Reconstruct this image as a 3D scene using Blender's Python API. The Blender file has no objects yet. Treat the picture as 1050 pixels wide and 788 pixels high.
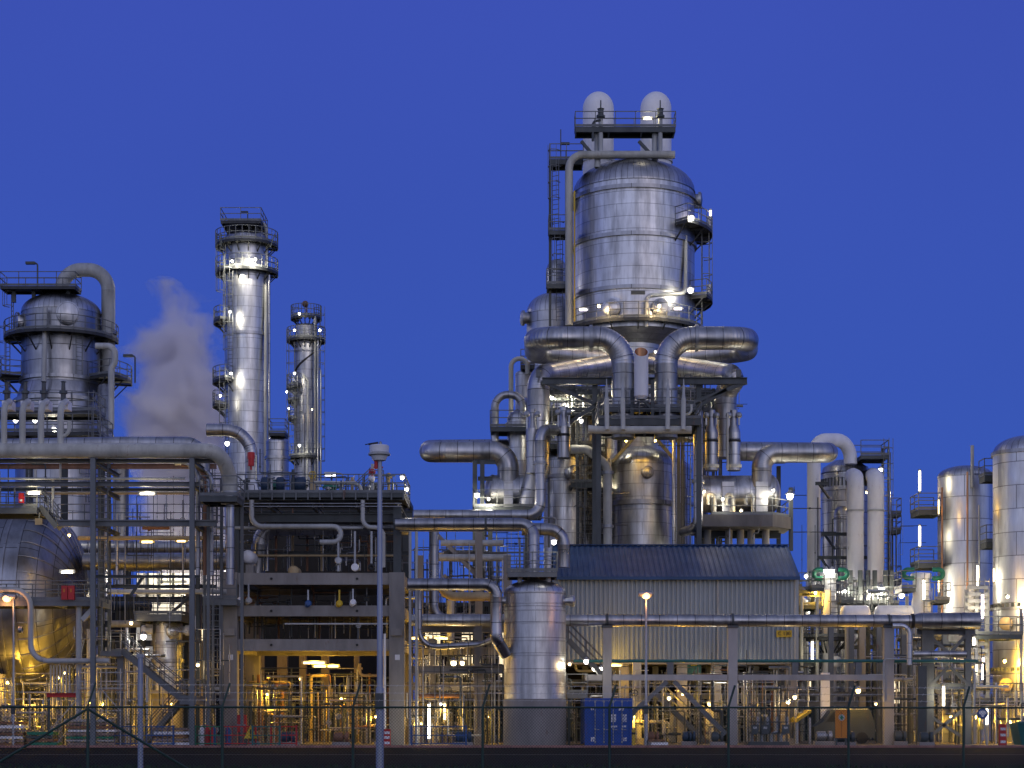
import bpy, math, random
from mathutils import Vector, Matrix
random.seed(7)
C = bpy.context.scene.collection
F, HC, HZ, CXP = 1900.0, 1.87, 730.0, 525.0
R = math.radians

# ---------------------------------------------------------------- placing: metres per picture unit at a depth
def S(d, Y): return d * Y / F
def X(px, Y): return (px - CXP) * Y / F
def Z(py, Y): return HC + (HZ - py) * Y / F
def P(px, py, Y): return Vector((X(px, Y), Y, Z(py, Y)))

# ---------------------------------------------------------------- mesh builder
def frame(axis):
    a = Vector(axis).normalized()
    u = Vector((0, 0, 1)).cross(a)
    if u.length < 1e-3: u = Vector((1, 0, 0))
    u.normalize()
    return a, u, a.cross(u)

class MB:
    def __init__(s): s.v, s.f, s.uv, s.mi, s.m = [], [], [], [], 0
    def quad(s, idx, uv): s.f.append(idx); s.uv.append(uv); s.mi.append(s.m)
    def box(s, x0, x1, y0, y1, z0, z1):
        return s.obox(Vector(((x0+x1)/2, (y0+y1)/2, (z0+z1)/2)), Vector((1,0,0)), Vector((0,1,0)), Vector((0,0,1)), abs(x1-x0)/2, abs(y1-y0)/2, abs(z1-z0)/2)
    def obox(s, c, ax, ay, az, hx, hy, hz):
        b = len(s.v)
        for i in (-1, 1):
            for j in (-1, 1):
                for k in (-1, 1): s.v.append(c + ax*(i*hx) + ay*(j*hy) + az*(k*hz))
        q = [((0,1,3,2), hy, hz), ((4,6,7,5), hy, hz), ((0,4,5,1), hx, hz), ((2,3,7,6), hx, hz), ((0,2,6,4), hx, hy), ((1,5,7,3), hx, hy)]
        uvs = [((0,0),(0,1),(1,1),(1,0)), ((0,0),(1,0),(1,1),(0,1)), ((0,0),(1,0),(1,1),(0,1)), ((0,0),(0,1),(1,1),(1,0)), ((0,0),(0,1),(1,1),(1,0)), ((0,0),(1,0),(1,1),(0,1))]
        for (ix, a, h), u in zip(q, uvs):
            s.quad([b+i for i in ix], [(p*2*a, r*2*h) for p, r in u])
        return s
    def bar(s, p, q, w, h=None, up=(0,0,1)):
        p, q = Vector(p), Vector(q); h = h or w
        d = q - p
        if d.length < 1e-6: return s
        a = d.normalized(); u = Vector(up)
        if abs(a.dot(u)) > .97: u = Vector((0,1,0))
        sd = a.cross(u).normalized(); u2 = sd.cross(a).normalized()
        return s.obox((p+q)/2, a, sd, u2, d.length/2, w/2, h/2)
    def ibeam(s, p, q, w, h, up=(0,0,1)):
        p, q = Vector(p), Vector(q); a = (q-p).normalized(); u = Vector(up)
        if abs(a.dot(u)) > .97: u = Vector((0,1,0))
        sd = a.cross(u).normalized(); u2 = sd.cross(a).normalized(); t = h*.12; L = (q-p).length/2; c = (p+q)/2
        s.obox(c+u2*(h/2-t/2), a, sd, u2, L, w/2, t/2); s.obox(c-u2*(h/2-t/2), a, sd, u2, L, w/2, t/2)
        s.obox(c, a, sd, u2, L, w*.1, h/2-t)
        return s
    def lathe(s, o, axis, prof, seg=32, a0=0., a1=360., uref=None):
        o = Vector(o); a, u, w = frame(axis)
        if abs(a.z) > .99: u, w = Vector((0,-1,0)), Vector((1,0,0))
        full = abs(a1-a0-360) < .01
        n = seg if full else seg+1
        rr = uref or max(r for r, h in prof)
        b = len(s.v); L = [0.]
        for i, (r, h) in enumerate(prof):
            if i: L.append(L[-1]+math.hypot(r-prof[i-1][0], h-prof[i-1][1]))
            for k in range(n):
                t = R(a0+(a1-a0)*k/seg)
                s.v.append(o + a*h + (u*math.cos(t)+w*math.sin(t))*max(r, 1e-4))
        st = R(a1-a0)/seg*rr
        for i in range(len(prof)-1):
            for k in range(seg):
                k2 = (k+1) % n
                s.quad([b+i*n+k, b+i*n+k2, b+(i+1)*n+k2, b+(i+1)*n+k],
                       [(k*st, L[i]), ((k+1)*st, L[i]), ((k+1)*st, L[i+1]), (k*st, L[i+1])])
        return s
    def cyl(s, p, q, r, seg=16, r2=None):
        p, q = Vector(p), Vector(q); L = (q-p).length
        return s.lathe(p, q-p, [(0,0),(r,0),(r2 or r,L),(0,L)], seg)
    def tube(s, pts, r, bend=None, seg=16, bead=False, cap=True, nb=None, r1=None):
        st = fillet([Vector(p) for p in pts], bend if bend else r*2.4, nb or (14 if bead else 7))
        rings = []
        for p, t, isb in st:
            if bead and isb:
                rings += [(p - t*.03*r, t, r), (p, t, r*1.009), (p + t*.03*r, t, r)]
            else: rings.append((p, t, r))
        a = rings[0][1]; u = frame(a)[1]; b = len(s.v); L = 0; prev = None
        if cap: rings = [(rings[0][0], rings[0][1], 1e-4)] + rings + [(rings[-1][0], rings[-1][1], 1e-4)]
        Ls = []; tot = sum((rings[i][0]-rings[i-1][0]).length for i in range(1, len(rings)))
        for p, t, rad in rings:
            if prev is not None: L += (p-prev).length
            if r1 and rad > 1e-3: rad = rad*(1+(r1/r-1)*L/tot)
            prev = p; Ls.append(L)
            u = (u - t*u.dot(t)); u.normalize(); w = t.cross(u)
            for k in range(seg):
                an = 2*math.pi*k/seg
                s.v.append(p + (u*math.cos(an)+w*math.sin(an))*rad)
        c = 2*math.pi*r/seg
        for i in range(len(rings)-1):
            for k in range(seg):
                k2 = (k+1) % seg
                s.quad([b+i*seg+k, b+i*seg+k2, b+(i+1)*seg+k2, b+(i+1)*seg+k],
                       [(k*c, Ls[i]), ((k+1)*c, Ls[i]), ((k+1)*c, Ls[i+1]), (k*c, Ls[i+1])])
        return s
    def sphere(s, c, r, seg=16, sq=1.):
        n = 8
        return s.lathe(Vector(c), (0,0,1), [(r*math.cos(R(-90+180*i/n)), r*sq*math.sin(R(-90+180*i/n))) for i in range(n+1)], seg)
    def poly(s, pts, n, th):
        n = Vector(n).normalized()*th; b = len(s.v); m = len(pts)
        s.v += [Vector(p) for p in pts] + [Vector(p)+n for p in pts]
        z = [(0,0)]*m
        s.quad(list(range(b, b+m))[::-1], z); s.quad(list(range(b+m, b+2*m)), z)
        for i in range(m):
            j = (i+1) % m
            s.quad([b+i, b+j, b+m+j, b+m+i], [(0,0)]*4)
        return s
    def build(s, name, mat, parent=None, label=None, angle=38):
        off = offset(parent)
        me = bpy.data.meshes.new(name)
        me.from_pydata([v - off for v in s.v], [], s.f)
        ul = me.uv_layers.new(name='UVMap')
        flat = [c for f in s.uv for uv in f for c in uv]
        ul.data.foreach_set('uv', flat)
        for k in (mat if isinstance(mat, list) else [mat]): me.materials.append(k)
        if isinstance(mat, list): me.polygons.foreach_set('material_index', s.mi)
        me.shade_smooth(); me.set_sharp_from_angle(angle=R(angle))
        o = bpy.data.objects.new(name, me); C.objects.link(o)
        if parent: o.parent = parent
        if label: o['label'] = label
        return o

def fillet(pts, bend, nb):
    out = []
    n = len(pts)
    for i, p in enumerate(pts):
        if i == 0: out.append((p, (pts[1]-p).normalized(), False)); continue
        if i == n-1: out.append((p, (p-pts[i-1]).normalized(), False)); continue
        d0 = (p-pts[i-1]); d1 = (pts[i+1]-p); l0, l1 = d0.length, d1.length; d0.normalize(); d1.normalize()
        ang = d0.angle(d1)
        if ang < .02: out.append((p, d0, False)); continue
        k = math.tan(ang/2); lim = min(l0*(.98 if i == 1 else .49), l1*(.98 if i == n-2 else .49))
        rad = min(bend, lim/k); t = rad*k
        nrm = (d1 - d0*d1.dot(d0)).normalized(); c = p - d0*t + nrm*rad
        for j in range(nb+1):
            a = ang*j/nb
            out.append((c + (-nrm*math.cos(a) + d0*math.sin(a))*rad, (d0*math.cos(a)+nrm*math.sin(a)).normalized(), True))
    return out

def offset(parent):
    o = Vector((0,0,0))
    while parent: o += Vector(parent.location); parent = parent.parent
    return o
def thing(name, label, cat, loc, group=None):
    o = bpy.data.objects.new(name, None); C.objects.link(o); o.location = Vector(loc); o.empty_display_size = .3
    o['label'] = label; o['category'] = cat
    if group: o['group'] = group
    return o
def tag(o, label, cat, group=None, kind=None):
    o['label'] = label; o['category'] = cat
    if group: o['group'] = group
    if kind: o['kind'] = kind
    return o
def struct(o, kind='structure'): o['kind'] = kind; return o
def dup(root, loc, label=None, group=None):
    r = root.copy(); C.objects.link(r); r.location = Vector(loc)
    if label: r['label'] = label
    if group: r['group'] = group
    def rec(a, b):
        for ch in list(a.children):
            c = ch.copy(); C.objects.link(c); c.parent = b; rec(ch, c)
    rec(root, r)
    return r

# ---------------------------------------------------------------- materials
def newmat(name):
    m = bpy.data.materials.new(name); m.use_nodes = True
    nt = m.node_tree; b = nt.nodes['Principled BSDF']
    return m, nt, b
def N(nt, t, **k):
    n = nt.nodes.new(t)
    for a, v in k.items():
        if a.startswith('i_'): n.inputs[a[2:].replace('_', ' ')].default_value = v
        else: setattr(n, a, v)
    return n
def ramp(nt, src, stops):
    r = nt.nodes.new('ShaderNodeValToRGB'); e = r.color_ramp.elements
    e[0].position, e[0].color = stops[0][0], (*([stops[0][1]]*3), 1)
    e[1].position, e[1].color = stops[-1][0], (*([stops[-1][1]]*3), 1)
    for p, v in stops[1:-1]: x = e.new(p); x.color = (v, v, v, 1)
    nt.links.new(src, r.inputs[0]); return r.outputs[0]
def mul(nt, a, b, fac=1.):
    m = N(nt, 'ShaderNodeMix', data_type='RGBA', blend_type='MULTIPLY'); m.inputs[0].default_value = fac
    nt.links.new(a, m.inputs[6]); nt.links.new(b, m.inputs[7]); return m.outputs[2]

def clad(name, col, rough=.3, row=1.0, bw=2.6, var=.1, mortar=.02, mdark=.35, stain=.5, bump=.35, metal=1., jitter=.12):
    m, nt, b = newmat(name); L = nt.links.new
    uv = N(nt, 'ShaderNodeUVMap')
    br = N(nt, 'ShaderNodeTexBrick'); br.offset = .5
    br.inputs['Scale'].default_value = 1; br.inputs['Mortar Size'].default_value = mortar; br.inputs['Mortar Smooth'].default_value = .2
    br.inputs['Brick Width'].default_value = bw; br.inputs['Row Height'].default_value = row
    br.inputs['Color1'].default_value = (*[c*(1-var) for c in col], 1); br.inputs['Color2'].default_value = (*[min(1, c*(1+var)) for c in col], 1)
    br.inputs['Mortar'].default_value = (*[c*mdark for c in col], 1)
    L(uv.outputs[0], br.inputs['Vector'])
    tc = N(nt, 'ShaderNodeTexCoord')
    mp = N(nt, 'ShaderNodeMapping'); mp.inputs['Scale'].default_value = (1.6, 1.6, .22); L(tc.outputs['Object'], mp.inputs[0])
    ns = N(nt, 'ShaderNodeTexNoise', i_Scale=1.3, i_Detail=6., i_Roughness=.65); L(mp.outputs[0], ns.inputs['Vector'])
    st = ramp(nt, ns.outputs[0], [(.3, 1-stain), (.62, 1.)])
    oi = N(nt, 'ShaderNodeObjectInfo'); mr = N(nt, 'ShaderNodeMapRange'); L(oi.outputs['Random'], mr.inputs[0]); mr.inputs[3].default_value = 1-jitter; mr.inputs[4].default_value = 1+jitter*.4
    c1 = mul(nt, br.outputs[0], st); c2 = mul(nt, c1, mr.outputs[0]); L(c2, b.inputs['Base Color'])
    b.inputs['Metallic'].default_value = metal
    n2 = N(nt, 'ShaderNodeTexNoise', i_Scale=.9, i_Detail=4.); L(tc.outputs['Object'], n2.inputs['Vector'])
    rr = N(nt, 'ShaderNodeMapRange'); L(n2.outputs[0], rr.inputs[0]); rr.inputs[1].default_value = .3; rr.inputs[2].default_value = .7; rr.inputs[3].default_value = rough-.07; rr.inputs[4].default_value = rough+.12
    L(rr.outputs[0], b.inputs['Roughness'])
    n3 = N(nt, 'ShaderNodeTexNoise', i_Scale=2.2, i_Detail=2.); L(uv.outputs[0], n3.inputs['Vector'])
    bg = N(nt, 'ShaderNodeRGBToBW'); L(br.outputs[0], bg.inputs[0])
    ad = N(nt, 'ShaderNodeMath', operation='MULTIPLY_ADD'); L(n3.outputs[0], ad.inputs[0]); ad.inputs[1].default_value = .5; L(bg.outputs[0], ad.inputs[2])
    bp = N(nt, 'ShaderNodeBump', i_Strength=bump, i_Distance=.035); L(ad.outputs[0], bp.inputs['Height']); L(bp.outputs[0], b.inputs['Normal'])
    return m
def paint(name, col, rough=.5, metal=0., var=.35, scale=1.5, rust=0., bump=.1, streak=True, jitter=.08):
    m, nt, b = newmat(name); L = nt.links.new
    tc = N(nt, 'ShaderNodeTexCoord'); mp = N(nt, 'ShaderNodeMapping'); mp.inputs['Scale'].default_value = (1, 1, .3 if streak else 1); L(tc.outputs['Object'], mp.inputs[0])
    ns = N(nt, 'ShaderNodeTexNoise', i_Scale=scale, i_Detail=8., i_Roughness=.65); L(mp.outputs[0], ns.inputs['Vector'])
    st = ramp(nt, ns.outputs[0], [(.3, 1-var), (.65, 1.)])
    rgb = N(nt, 'ShaderNodeRGB'); rgb.outputs[0].default_value = (*col, 1)
    oi = N(nt, 'ShaderNodeObjectInfo'); mr = N(nt, 'ShaderNodeMapRange'); L(oi.outputs['Random'], mr.inputs[0]); mr.inputs[3].default_value = 1-jitter; mr.inputs[4].default_value = 1+jitter
    out = mul(nt, mul(nt, rgb.outputs[0], st), mr.outputs[0])
    if rust > 0:
        n2 = N(nt, 'ShaderNodeTexNoise', i_Scale=scale*1.7, i_Detail=10., i_Roughness=.75); L(mp.outputs[0], n2.inputs['Vector'])
        rm = ramp(nt, n2.outputs[0], [(.62-rust*.2, 0.), (.75, 1.)])
        mx = N(nt, 'ShaderNodeMix', data_type='RGBA'); L(rm, mx.inputs[0]); L(out, mx.inputs[6]); mx.inputs[7].default_value = (.16, .07, .035, 1); out = mx.outputs[2]
    L(out, b.inputs['Base Color']); b.inputs['Metallic'].default_value = metal
    rr = N(nt, 'ShaderNodeMapRange'); L(ns.outputs[0], rr.inputs[0]); rr.inputs[3].default_value = rough+.15; rr.inputs[4].default_value = rough-.1; L(rr.outputs[0], b.inputs['Roughness'])
    if bump:
        bp = N(nt, 'ShaderNodeBump', i_Strength=bump, i_Distance=.02); L(ns.outputs[0], bp.inputs['Height']); L(bp.outputs[0], b.inputs['Normal'])
    return m
def glow(name, col, s):
    m, nt, b = newmat(name); b.inputs['Base Color'].default_value = (.8, .8, .8, 1); b.inputs['Emission Color'].default_value = (*col, 1); b.inputs['Emission Strength'].default_value = s
    return m
M = {}
M['alu'] = clad('aluminium_cladding', (.74, .755, .76), .40, .85, 3.6, .05, .018, .45, bump=.22)
M['alu_d'] = clad('weathered_aluminium_cladding', (.54, .55, .56), .38, .8, 2.6, .09, stain=.35)
M['alu_dk'] = clad('dark_aluminium_cladding', (.47, .48, .49), .37, 1.1, 3.2, .11, .025, .3, .35)
M['silo'] = clad('silo_cladding', (.80, .815, .82), .38, 1.45, 2.7, .06, .025, .35, .3, .15)
M['gore'] = clad('dome_gore_cladding', (.55, .56, .57), .34, 60., .42, .08, .02, .4, .4, .25)
M['pipe'] = clad('pipe_cladding', (.54, .55, .56), .36, 1.0, 9., .07, .022, .3, .45)
M['pipe_d'] = clad('dull_pipe_cladding', (.42, .43, .45), .32, 1.1, 9., .08, .022, .3, .5)
M['galv'] = paint('galvanised_steel', (.42, .44, .46), .42, .75, .4, 2.)
M['steel'] = paint('grey_green_steel_paint', (.075, .09, .092), .5, 0., .4, 1.2, rust=.15)
M['steel_l'] = paint('light_grey_steel_paint', (.16, .175, .18), .5, 0., .35, 1.2, rust=.1)
M['grate'] = paint('dark_grating_steel', (.05, .055, .06), .55, .3, .4, 2.)
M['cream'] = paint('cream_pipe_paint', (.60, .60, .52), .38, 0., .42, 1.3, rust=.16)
M['greyp'] = paint('pale_grey_pipe_paint', (.50, .52, .50), .38, 0., .42, 1.3, rust=.16)
M['white'] = paint('white_paint', (.85, .86, .87), .4, 0., .18, 1.1, rust=.06)
M['conc'] = paint('weathered_concrete', (.33, .315, .29), .85, 0., .38, .9, rust=.1, bump=.25)
M['conc_dk'] = paint('dark_weathered_concrete', (.17, .16, .15), .85, 0., .4, .9, rust=.1, bump=.25)
M['concl'] = paint('pale_concrete', (.46, .45, .42), .85, 0., .3, .9, bump=.25)
M['wallc'] = paint('corrugated_wall_paint', (.36, .42, .455), .5, .0, .22, .5, rust=.03, bump=.03)
M['roofb'] = paint('blue_roof_sheet', (.026, .078, .19), .55, 0., .3, .5, bump=.03)
M['blue'] = paint('blue_container_paint', (.012, .085, .42), .45, 0., .3, 1.3, rust=.12)
M['red'] = paint('red_paint', (.55, .02, .02), .45, 0., .25, 2.)
M['yellow'] = paint('yellow_paint', (.70, .48, .03), .45, 0., .25, 2.)
M['orange'] = paint('orange_board_paint', (.75, .26, .02), .5, 0., .2, 2.)
M['green'] = paint('green_paint', (.02, .22, .12), .42, 0., .3, 2.)
M['teal'] = paint('dark_teal_paint', (.02, .16, .15), .45, 0., .3, 2.)
M['fenceg'] = paint('dark_green_fence_coating', (.012, .05, .035), .5, 0., .3, 4.)
M['bluep'] = paint('blue_equipment_paint', (.03, .10, .30), .45, 0., .3, 2.)
M['post'] = paint('rack_post_paint', (.17, .19, .20), .5, 0., .3, 1.5)
M['dkblue'] = paint('dark_blue_machine_paint', (.03, .06, .11), .5, 0., .3, 2.)
M['rustp'] = paint('rusty_pipe_paint', (.30, .15, .08), .6, .1, .5, 2., rust=.3)
M['copper'] = paint('copper_pipe_cladding', (.50, .26, .13), .33, .9, .3, 1.5)
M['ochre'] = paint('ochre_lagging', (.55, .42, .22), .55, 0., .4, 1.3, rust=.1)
M['black'] = paint('black_rubber', (.02, .02, .02), .6, 0., .3, 3.)
M['timber'] = paint('weathered_timber', (.36, .27, .22), .8, 0., .5, 4., streak=False)
M['brick'] = paint('shade_black_building_wall', (.016, .016, .017), .8, 0., .4, .8)  # near-black colour stands in for shade in the depths behind the frames
M['pole'] = paint('blue_grey_mast_paint', (.34, .38, .46), .4, .3, .2, 1.5)
M['tube'] = glow('fluorescent_tube_glow', (1., .90, .66), 6)
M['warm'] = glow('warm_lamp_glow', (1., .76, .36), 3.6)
M['cool'] = glow('white_lamp_glow', (1., .95, .86), 10)
M['sod'] = glow('sodium_lamp_glow', (1., .46, .14), 3.0)
M['violet'] = glow('violet_tube_glow', (.95, .80, 1.), 7)
M['window'] = glow('lit_window_glow', (1., .80, .45), 1.6)

# ---------------------------------------------------------------- recurring pieces
def dirv(a): return Vector((math.sin(R(a)), -math.cos(R(a)), 0))     # 0 = to the road, 90 = right
def rails(m, pts, h=1.05, t=.05, closed=False, post=1.35, toe=True):
    n = len(pts)
    for i in range(n if closed else n-1):
        p, q = Vector(pts[i]), Vector(pts[(i+1) % n])
        for k in (1., .55): m.bar(p+Vector((0,0,h*k)), q+Vector((0,0,h*k)), t)
        if toe: m.bar(p+Vector((0,0,.1)), q+Vector((0,0,.1)), .02, .16)
        c = max(1, round((q-p).length/post))
        for j in range(c + (0 if closed else (1 if i == n-2 else 0))):
            b = p+(q-p)*(j/c); m.bar(b, b+Vector((0,0,h)), t)
def ring_platform(root, cx, cy, z, r0, w, a0, a1, brackets=True, name='platform'):
    d = MB(); n = max(3, int((a1-a0)/12)); prev = None; inner = []; outer = []
    for i in range(n+1):
        v = dirv(a0+(a1-a0)*i/n); inner.append(Vector((cx,cy,z))+v*r0); outer.append(Vector((cx,cy,z))+v*(r0+w))
    for i in range(n):
        d.poly([inner[i], outer[i], outer[i+1], inner[i+1]], (0,0,1), .07)
        d.bar(outer[i]+Vector((0,0,-.06)), outer[i+1]+Vector((0,0,-.06)), .06, .2)
    if brackets:
        for i in range(0, n+1, 2):
            v = dirv(a0+(a1-a0)*i/n); b = Vector((cx,cy,z-.1))
            d.bar(b+v*(r0*.99), b+v*(r0+w), .1, .16); d.bar(b+v*(r0*.99)+Vector((0,0,-w*.9)), b+v*(r0+w*.85), .08)
    o = d.build(name, M['grate'], root)
    rl = MB(); full = a1-a0 > 355
    pts = outer[:-1] if full else [inner[0]]+outer+[inner[-1]]
    rails(rl, [p+Vector((0,0,.07)) for p in pts], closed=full, post=1.3)
    rl.build('railing', M['steel_l'], o)
    return o
def deck(root, x0, x1, y0, y1, z, sides='fblr', th=.22, name='platform', mat='grate', rmat='steel_l', beam=True):
    d = MB(); d.box(x0, x1, y0, y1, z-.06, z)
    if beam:
        for yy in (y0+.06, y1-.06): d.box(x0+.01, x1-.01, yy-.05, yy+.05, z-th, z-.062)
        n = max(2, int((x1-x0)/2.2)+1)
        for i in range(n):
            xx = x0+.07+(x1-x0-.14)*i/(n-1); d.box(xx-.05, xx+.05, y0+.12, y1-.12, z-th, z-.063)
    o = d.build(name, M[mat], root)
    if sides:
        c = [Vector((x0,y0,z)), Vector((x1,y0,z)), Vector((x1,y1,z)), Vector((x0,y1,z))]; order = 'frbl'
        if len(set(sides)) == 4: r = MB(); rails(r, c, closed=True); r.build('railing', M[rmat], o)
        else:
            for k in range(4):
                if order[k] in sides and order[k-1] not in sides:
                    run = [c[k]]; q = k
                    while order[q % 4] in sides: run.append(c[(q+1) % 4]); q += 1
                    r = MB(); rails(r, run); r.build('railing', M[rmat], o)
    return o
def ladder(root, x, y, z0, z1, cage=True, a=0, w=.5, mat='steel_l'):
    m = MB(); s = Vector((math.cos(R(a)), math.sin(R(a)), 0)); f = dirv(a); b = Vector((x,y,0))
    for k in (-1, 1): m.bar(b+s*(k*w/2)+Vector((0,0,z0)), b+s*(k*w/2)+Vector((0,0,z1)), .055)
    z = z0+.3
    while z < z1: m.bar(b+s*(-w/2)+Vector((0,0,z)), b+s*(w/2)+Vector((0,0,z)), .035); z += .33
    o = m.build('ladder', M[mat], root)
    if cage and z1-z0 > 3:
        g = MB(); z = z0+2.3
        pts = [b+s*(math.cos(t)*.42)+f*(.1+math.sin(t)*.62) for t in (0, .7, 1.57, 2.44, 3.14)]
        while z < z1+.9:
            for i in range(4): g.bar(pts[i]+Vector((0,0,z)), pts[i+1]+Vector((0,0,z)), .03, .05)
            z += 1.1
        for p in pts[1:-1]: g.bar(p+Vector((0,0,z0+2.3)), p+Vector((0,0,z1+.9)), .035)
        g.build('safety_cage', M[mat], o)
    return o
def dome_prof(r, z, h, n=10, inner=0.):
    return [(r*math.cos(R(90*i/n)) if i < n else inner, z+h*math.sin(R(90*i/n))) for i in range(n+1)]
def bandring(root, x, y, z, r, t=.12, h=.22, mat='alu_d', name='band'):
    return MB().lathe((x,y,z), (0,0,1), [(r, -h/2), (r+t, -h/2), (r+t, h/2), (r, h/2)], 48).build(name, M[mat], root)
def vessel(name, label, cx, cy, r, zb, zt, dome, mat='alu', gore='gore', bands=(), group=None, cat='vessel', skirt=None, seg=56, base=0.):
    root = thing(name, label, cat, (cx, cy, base), group)
    zs = skirt if skirt else zb
    MB().lathe((cx,cy,0), (0,0,1), [(r*.96, zs), (r, zs+.001), (r, zt)], seg).build('shell', M[mat], root)
    if skirt: MB().lathe((cx,cy,0), (0,0,1), [(r*1.03, zb), (r*1.03, zs-.01), (r*.97, zs)], seg).build('skirt', M['conc'], root)
    MB().lathe((cx,cy,0), (0,0,1), [(r*1.012, zt-.12), (r*1.012, zt)]+[(q*1.006, h) for q, h in dome_prof(r, zt, dome)], seg).build('dome', M[gore], root)
    for z in bands: bandring(root, cx, cy, z, r)
    return root
def manway(root, c, d, r, mat='alu', name='manway'):
    d = Vector(d).normalized()
    MB().lathe(Vector(c), d, [(r*.75, -.1), (r*.75, .25), (r, .25), (r, .42), (r*.8, .5), (0, .56)], 24).build(name, M[mat], root)
def pipe(name, label, pts, r, mat='pipe', bend=None, bead=None, flanges=(), group=None, seg=18, cat='pipe', supports=(), nb=None):
    root = thing(name, label, cat, pts[0], group)
    if bead is None: bead = mat in ('pipe', 'pipe_d')
    MB().tube(pts, r, bend or r*2.6, seg, bead, nb=nb).build('run', M[mat], root)
    for (p, d) in flanges:
        d = Vector(d).normalized(); p = Vector(p)
        MB().lathe(p-d*.09, d, [(r, 0), (r*1.35, 0), (r*1.35, .08), (r*1.15, .081), (r*1.15, .10), (r*1.35, .101), (r*1.35, .18), (r, .18)], seg).build('flange', M['galv'], root)
    for p in supports:
        p = Vector(p); MB().lathe(p-Vector((.06,0,0)), (1,0,0), [(r, 0), (r*1.1, 0), (r*1.1, .12), (r, .12)], seg).box(p.x-.06, p.x+.06, p.y-r*.4, p.y+r*.4, p.z-r-.25, p.z-r*1.0).build('saddle', M['steel'], root)
    return root
def light(parent, loc, power, col, rad=.12, spot=None, aim=None):
    d = bpy.data.lights.new('lamp_light', 'SPOT' if spot else 'POINT'); d.energy = power*LP; d.color = col; d.shadow_soft_size = rad
    if spot: d.spot_size = R(spot); d.spot_blend = .6
    o = bpy.data.objects.new('lamp_light', d); C.objects.link(o); o.parent = parent; o.location = Vector(loc)-offset(parent)
    if aim is not None: o.rotation_euler = Vector(aim).to_track_quat('-Z', 'Y').to_euler()
    return o
LP = .18
WARM, COOL, SOD, YEL, TUB = (1., .70, .34), (1., .90, .70), (1., .42, .14), (1., .54, .055), (1., .86, .58)
def bulkhead(label, c, power=250, col=WARM, g='warm', r=.2, group=None, ldir=(0,-1,0), name='bulkhead_lamp', lit=True):
    """round well-glass lamp with a hood and a stub bracket"""
    c = Vector(c); t = thing(name, label, 'lamp', c, group); r *= .68
    MB().sphere(c, r, 14, 1.15).build('lens', M[g], t)
    h = MB().lathe(c+Vector((0,0,r*.55)), (0,0,1), [(r*1.5, 0), (r*1.45, .05), (r*.6, r*.9), (r*.5, r*1.3), (0, r*1.35)], 14)
    h.build('hood', M['galv'], t)
    MB().bar(c+Vector((0,0,r*1.5)), c+Vector((0,.5,r*1.5)), .07).build('bracket', M['galv'], t)
    if power: light(t, c+Vector(ldir)*(r*1.7)+Vector((0,0,-.1)), power, col, r)
    return t
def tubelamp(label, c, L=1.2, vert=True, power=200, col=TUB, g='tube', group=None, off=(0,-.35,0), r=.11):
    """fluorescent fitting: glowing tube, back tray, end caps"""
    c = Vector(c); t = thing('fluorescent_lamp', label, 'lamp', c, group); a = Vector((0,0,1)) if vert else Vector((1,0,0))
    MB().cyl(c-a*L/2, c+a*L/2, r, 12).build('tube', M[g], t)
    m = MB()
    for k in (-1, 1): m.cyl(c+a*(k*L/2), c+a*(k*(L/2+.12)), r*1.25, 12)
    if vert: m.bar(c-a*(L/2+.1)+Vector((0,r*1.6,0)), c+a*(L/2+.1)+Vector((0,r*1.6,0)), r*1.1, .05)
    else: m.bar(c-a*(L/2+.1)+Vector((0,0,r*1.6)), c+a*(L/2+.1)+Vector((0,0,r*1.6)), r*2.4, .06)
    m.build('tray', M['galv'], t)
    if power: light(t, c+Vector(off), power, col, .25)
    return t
def lamppost(label, x, y, ztop, col, g, power, arm=-.45, group='lamp posts by the road'):
    t = thing('lamp_post', label, 'lamp post', (x, y, 0), group)
    MB().lathe((x,y,0), (0,0,1), [(.11, 0), (.11, 2.2), (.07, 2.3), (.055, ztop)], 12).build('pole', M['galv'], t)
    MB().box(x-.11, x+.11, y-.13, y+.13, 1.75, 2.2).build('switch_box', M['steel'], t)
    MB().lathe((x+arm*.4, y, ztop), (1,0,0), [(0,-.42), (.14,-.4), (.2,-.1), (.17,.3), (0,.42)], 12).build('lamp_head', M['galv'], t)
    MB().sphere((x+arm*.7, y-.02, ztop-.1), .24, 12, .8).build('lens', M[g], t)
    if power: light(t, (x+arm*.7, y-.4, ztop-.5), power, col, .2)
    return t
def gooselamp(label, x, y, z, h=1.9, power=120, col=COOL, g='cool', group=None, side=1):
    t = thing('gooseneck_lamp', label, 'lamp', (x, y, z), group)
    MB().tube([(x,y,z), (x,y,z+h), (x-side*.7,y,z+h)], .04, .2, 8).build('post', M['galv'], t)
    MB().box(x-side*.75-.35, x-side*.75+.35, y-.12, y+.12, z+h-.06, z+h+.08).build('lamp_head', M['galv'], t)
    MB().box(x-side*.75-.3, x-side*.75+.3, y-.1, y+.1, z+h-.13, z+h-.062).build('lens', M[g], t)
    if power: light(t, (x-side*.75, y-.2, z+h-.45), power, col, .2)
    return t
def valve(root, c, d=(0,-1,0), r=.28, mat='galv', wheel='red'):
    c = Vector(c); d = Vector(d).normalized()
    MB().sphere(c, r*.8, 12).cyl(c, c+d*r*1.6, r*.25, 8).build('valve_body', M[mat], root)
    o = c+d*r*1.7; a, u, w = frame(d); m = MB(); pts = []
    for i in range(13): t = R(30*i); pts.append(o+(u*math.cos(t)+w*math.sin(t))*r)
    for i in range(12): m.bar(pts[i], pts[i+1], .05)
    m.bar(pts[0], pts[6], .04); m.bar(pts[3], pts[9], .04)
    m.build('handwheel', M[wheel], root)
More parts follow.
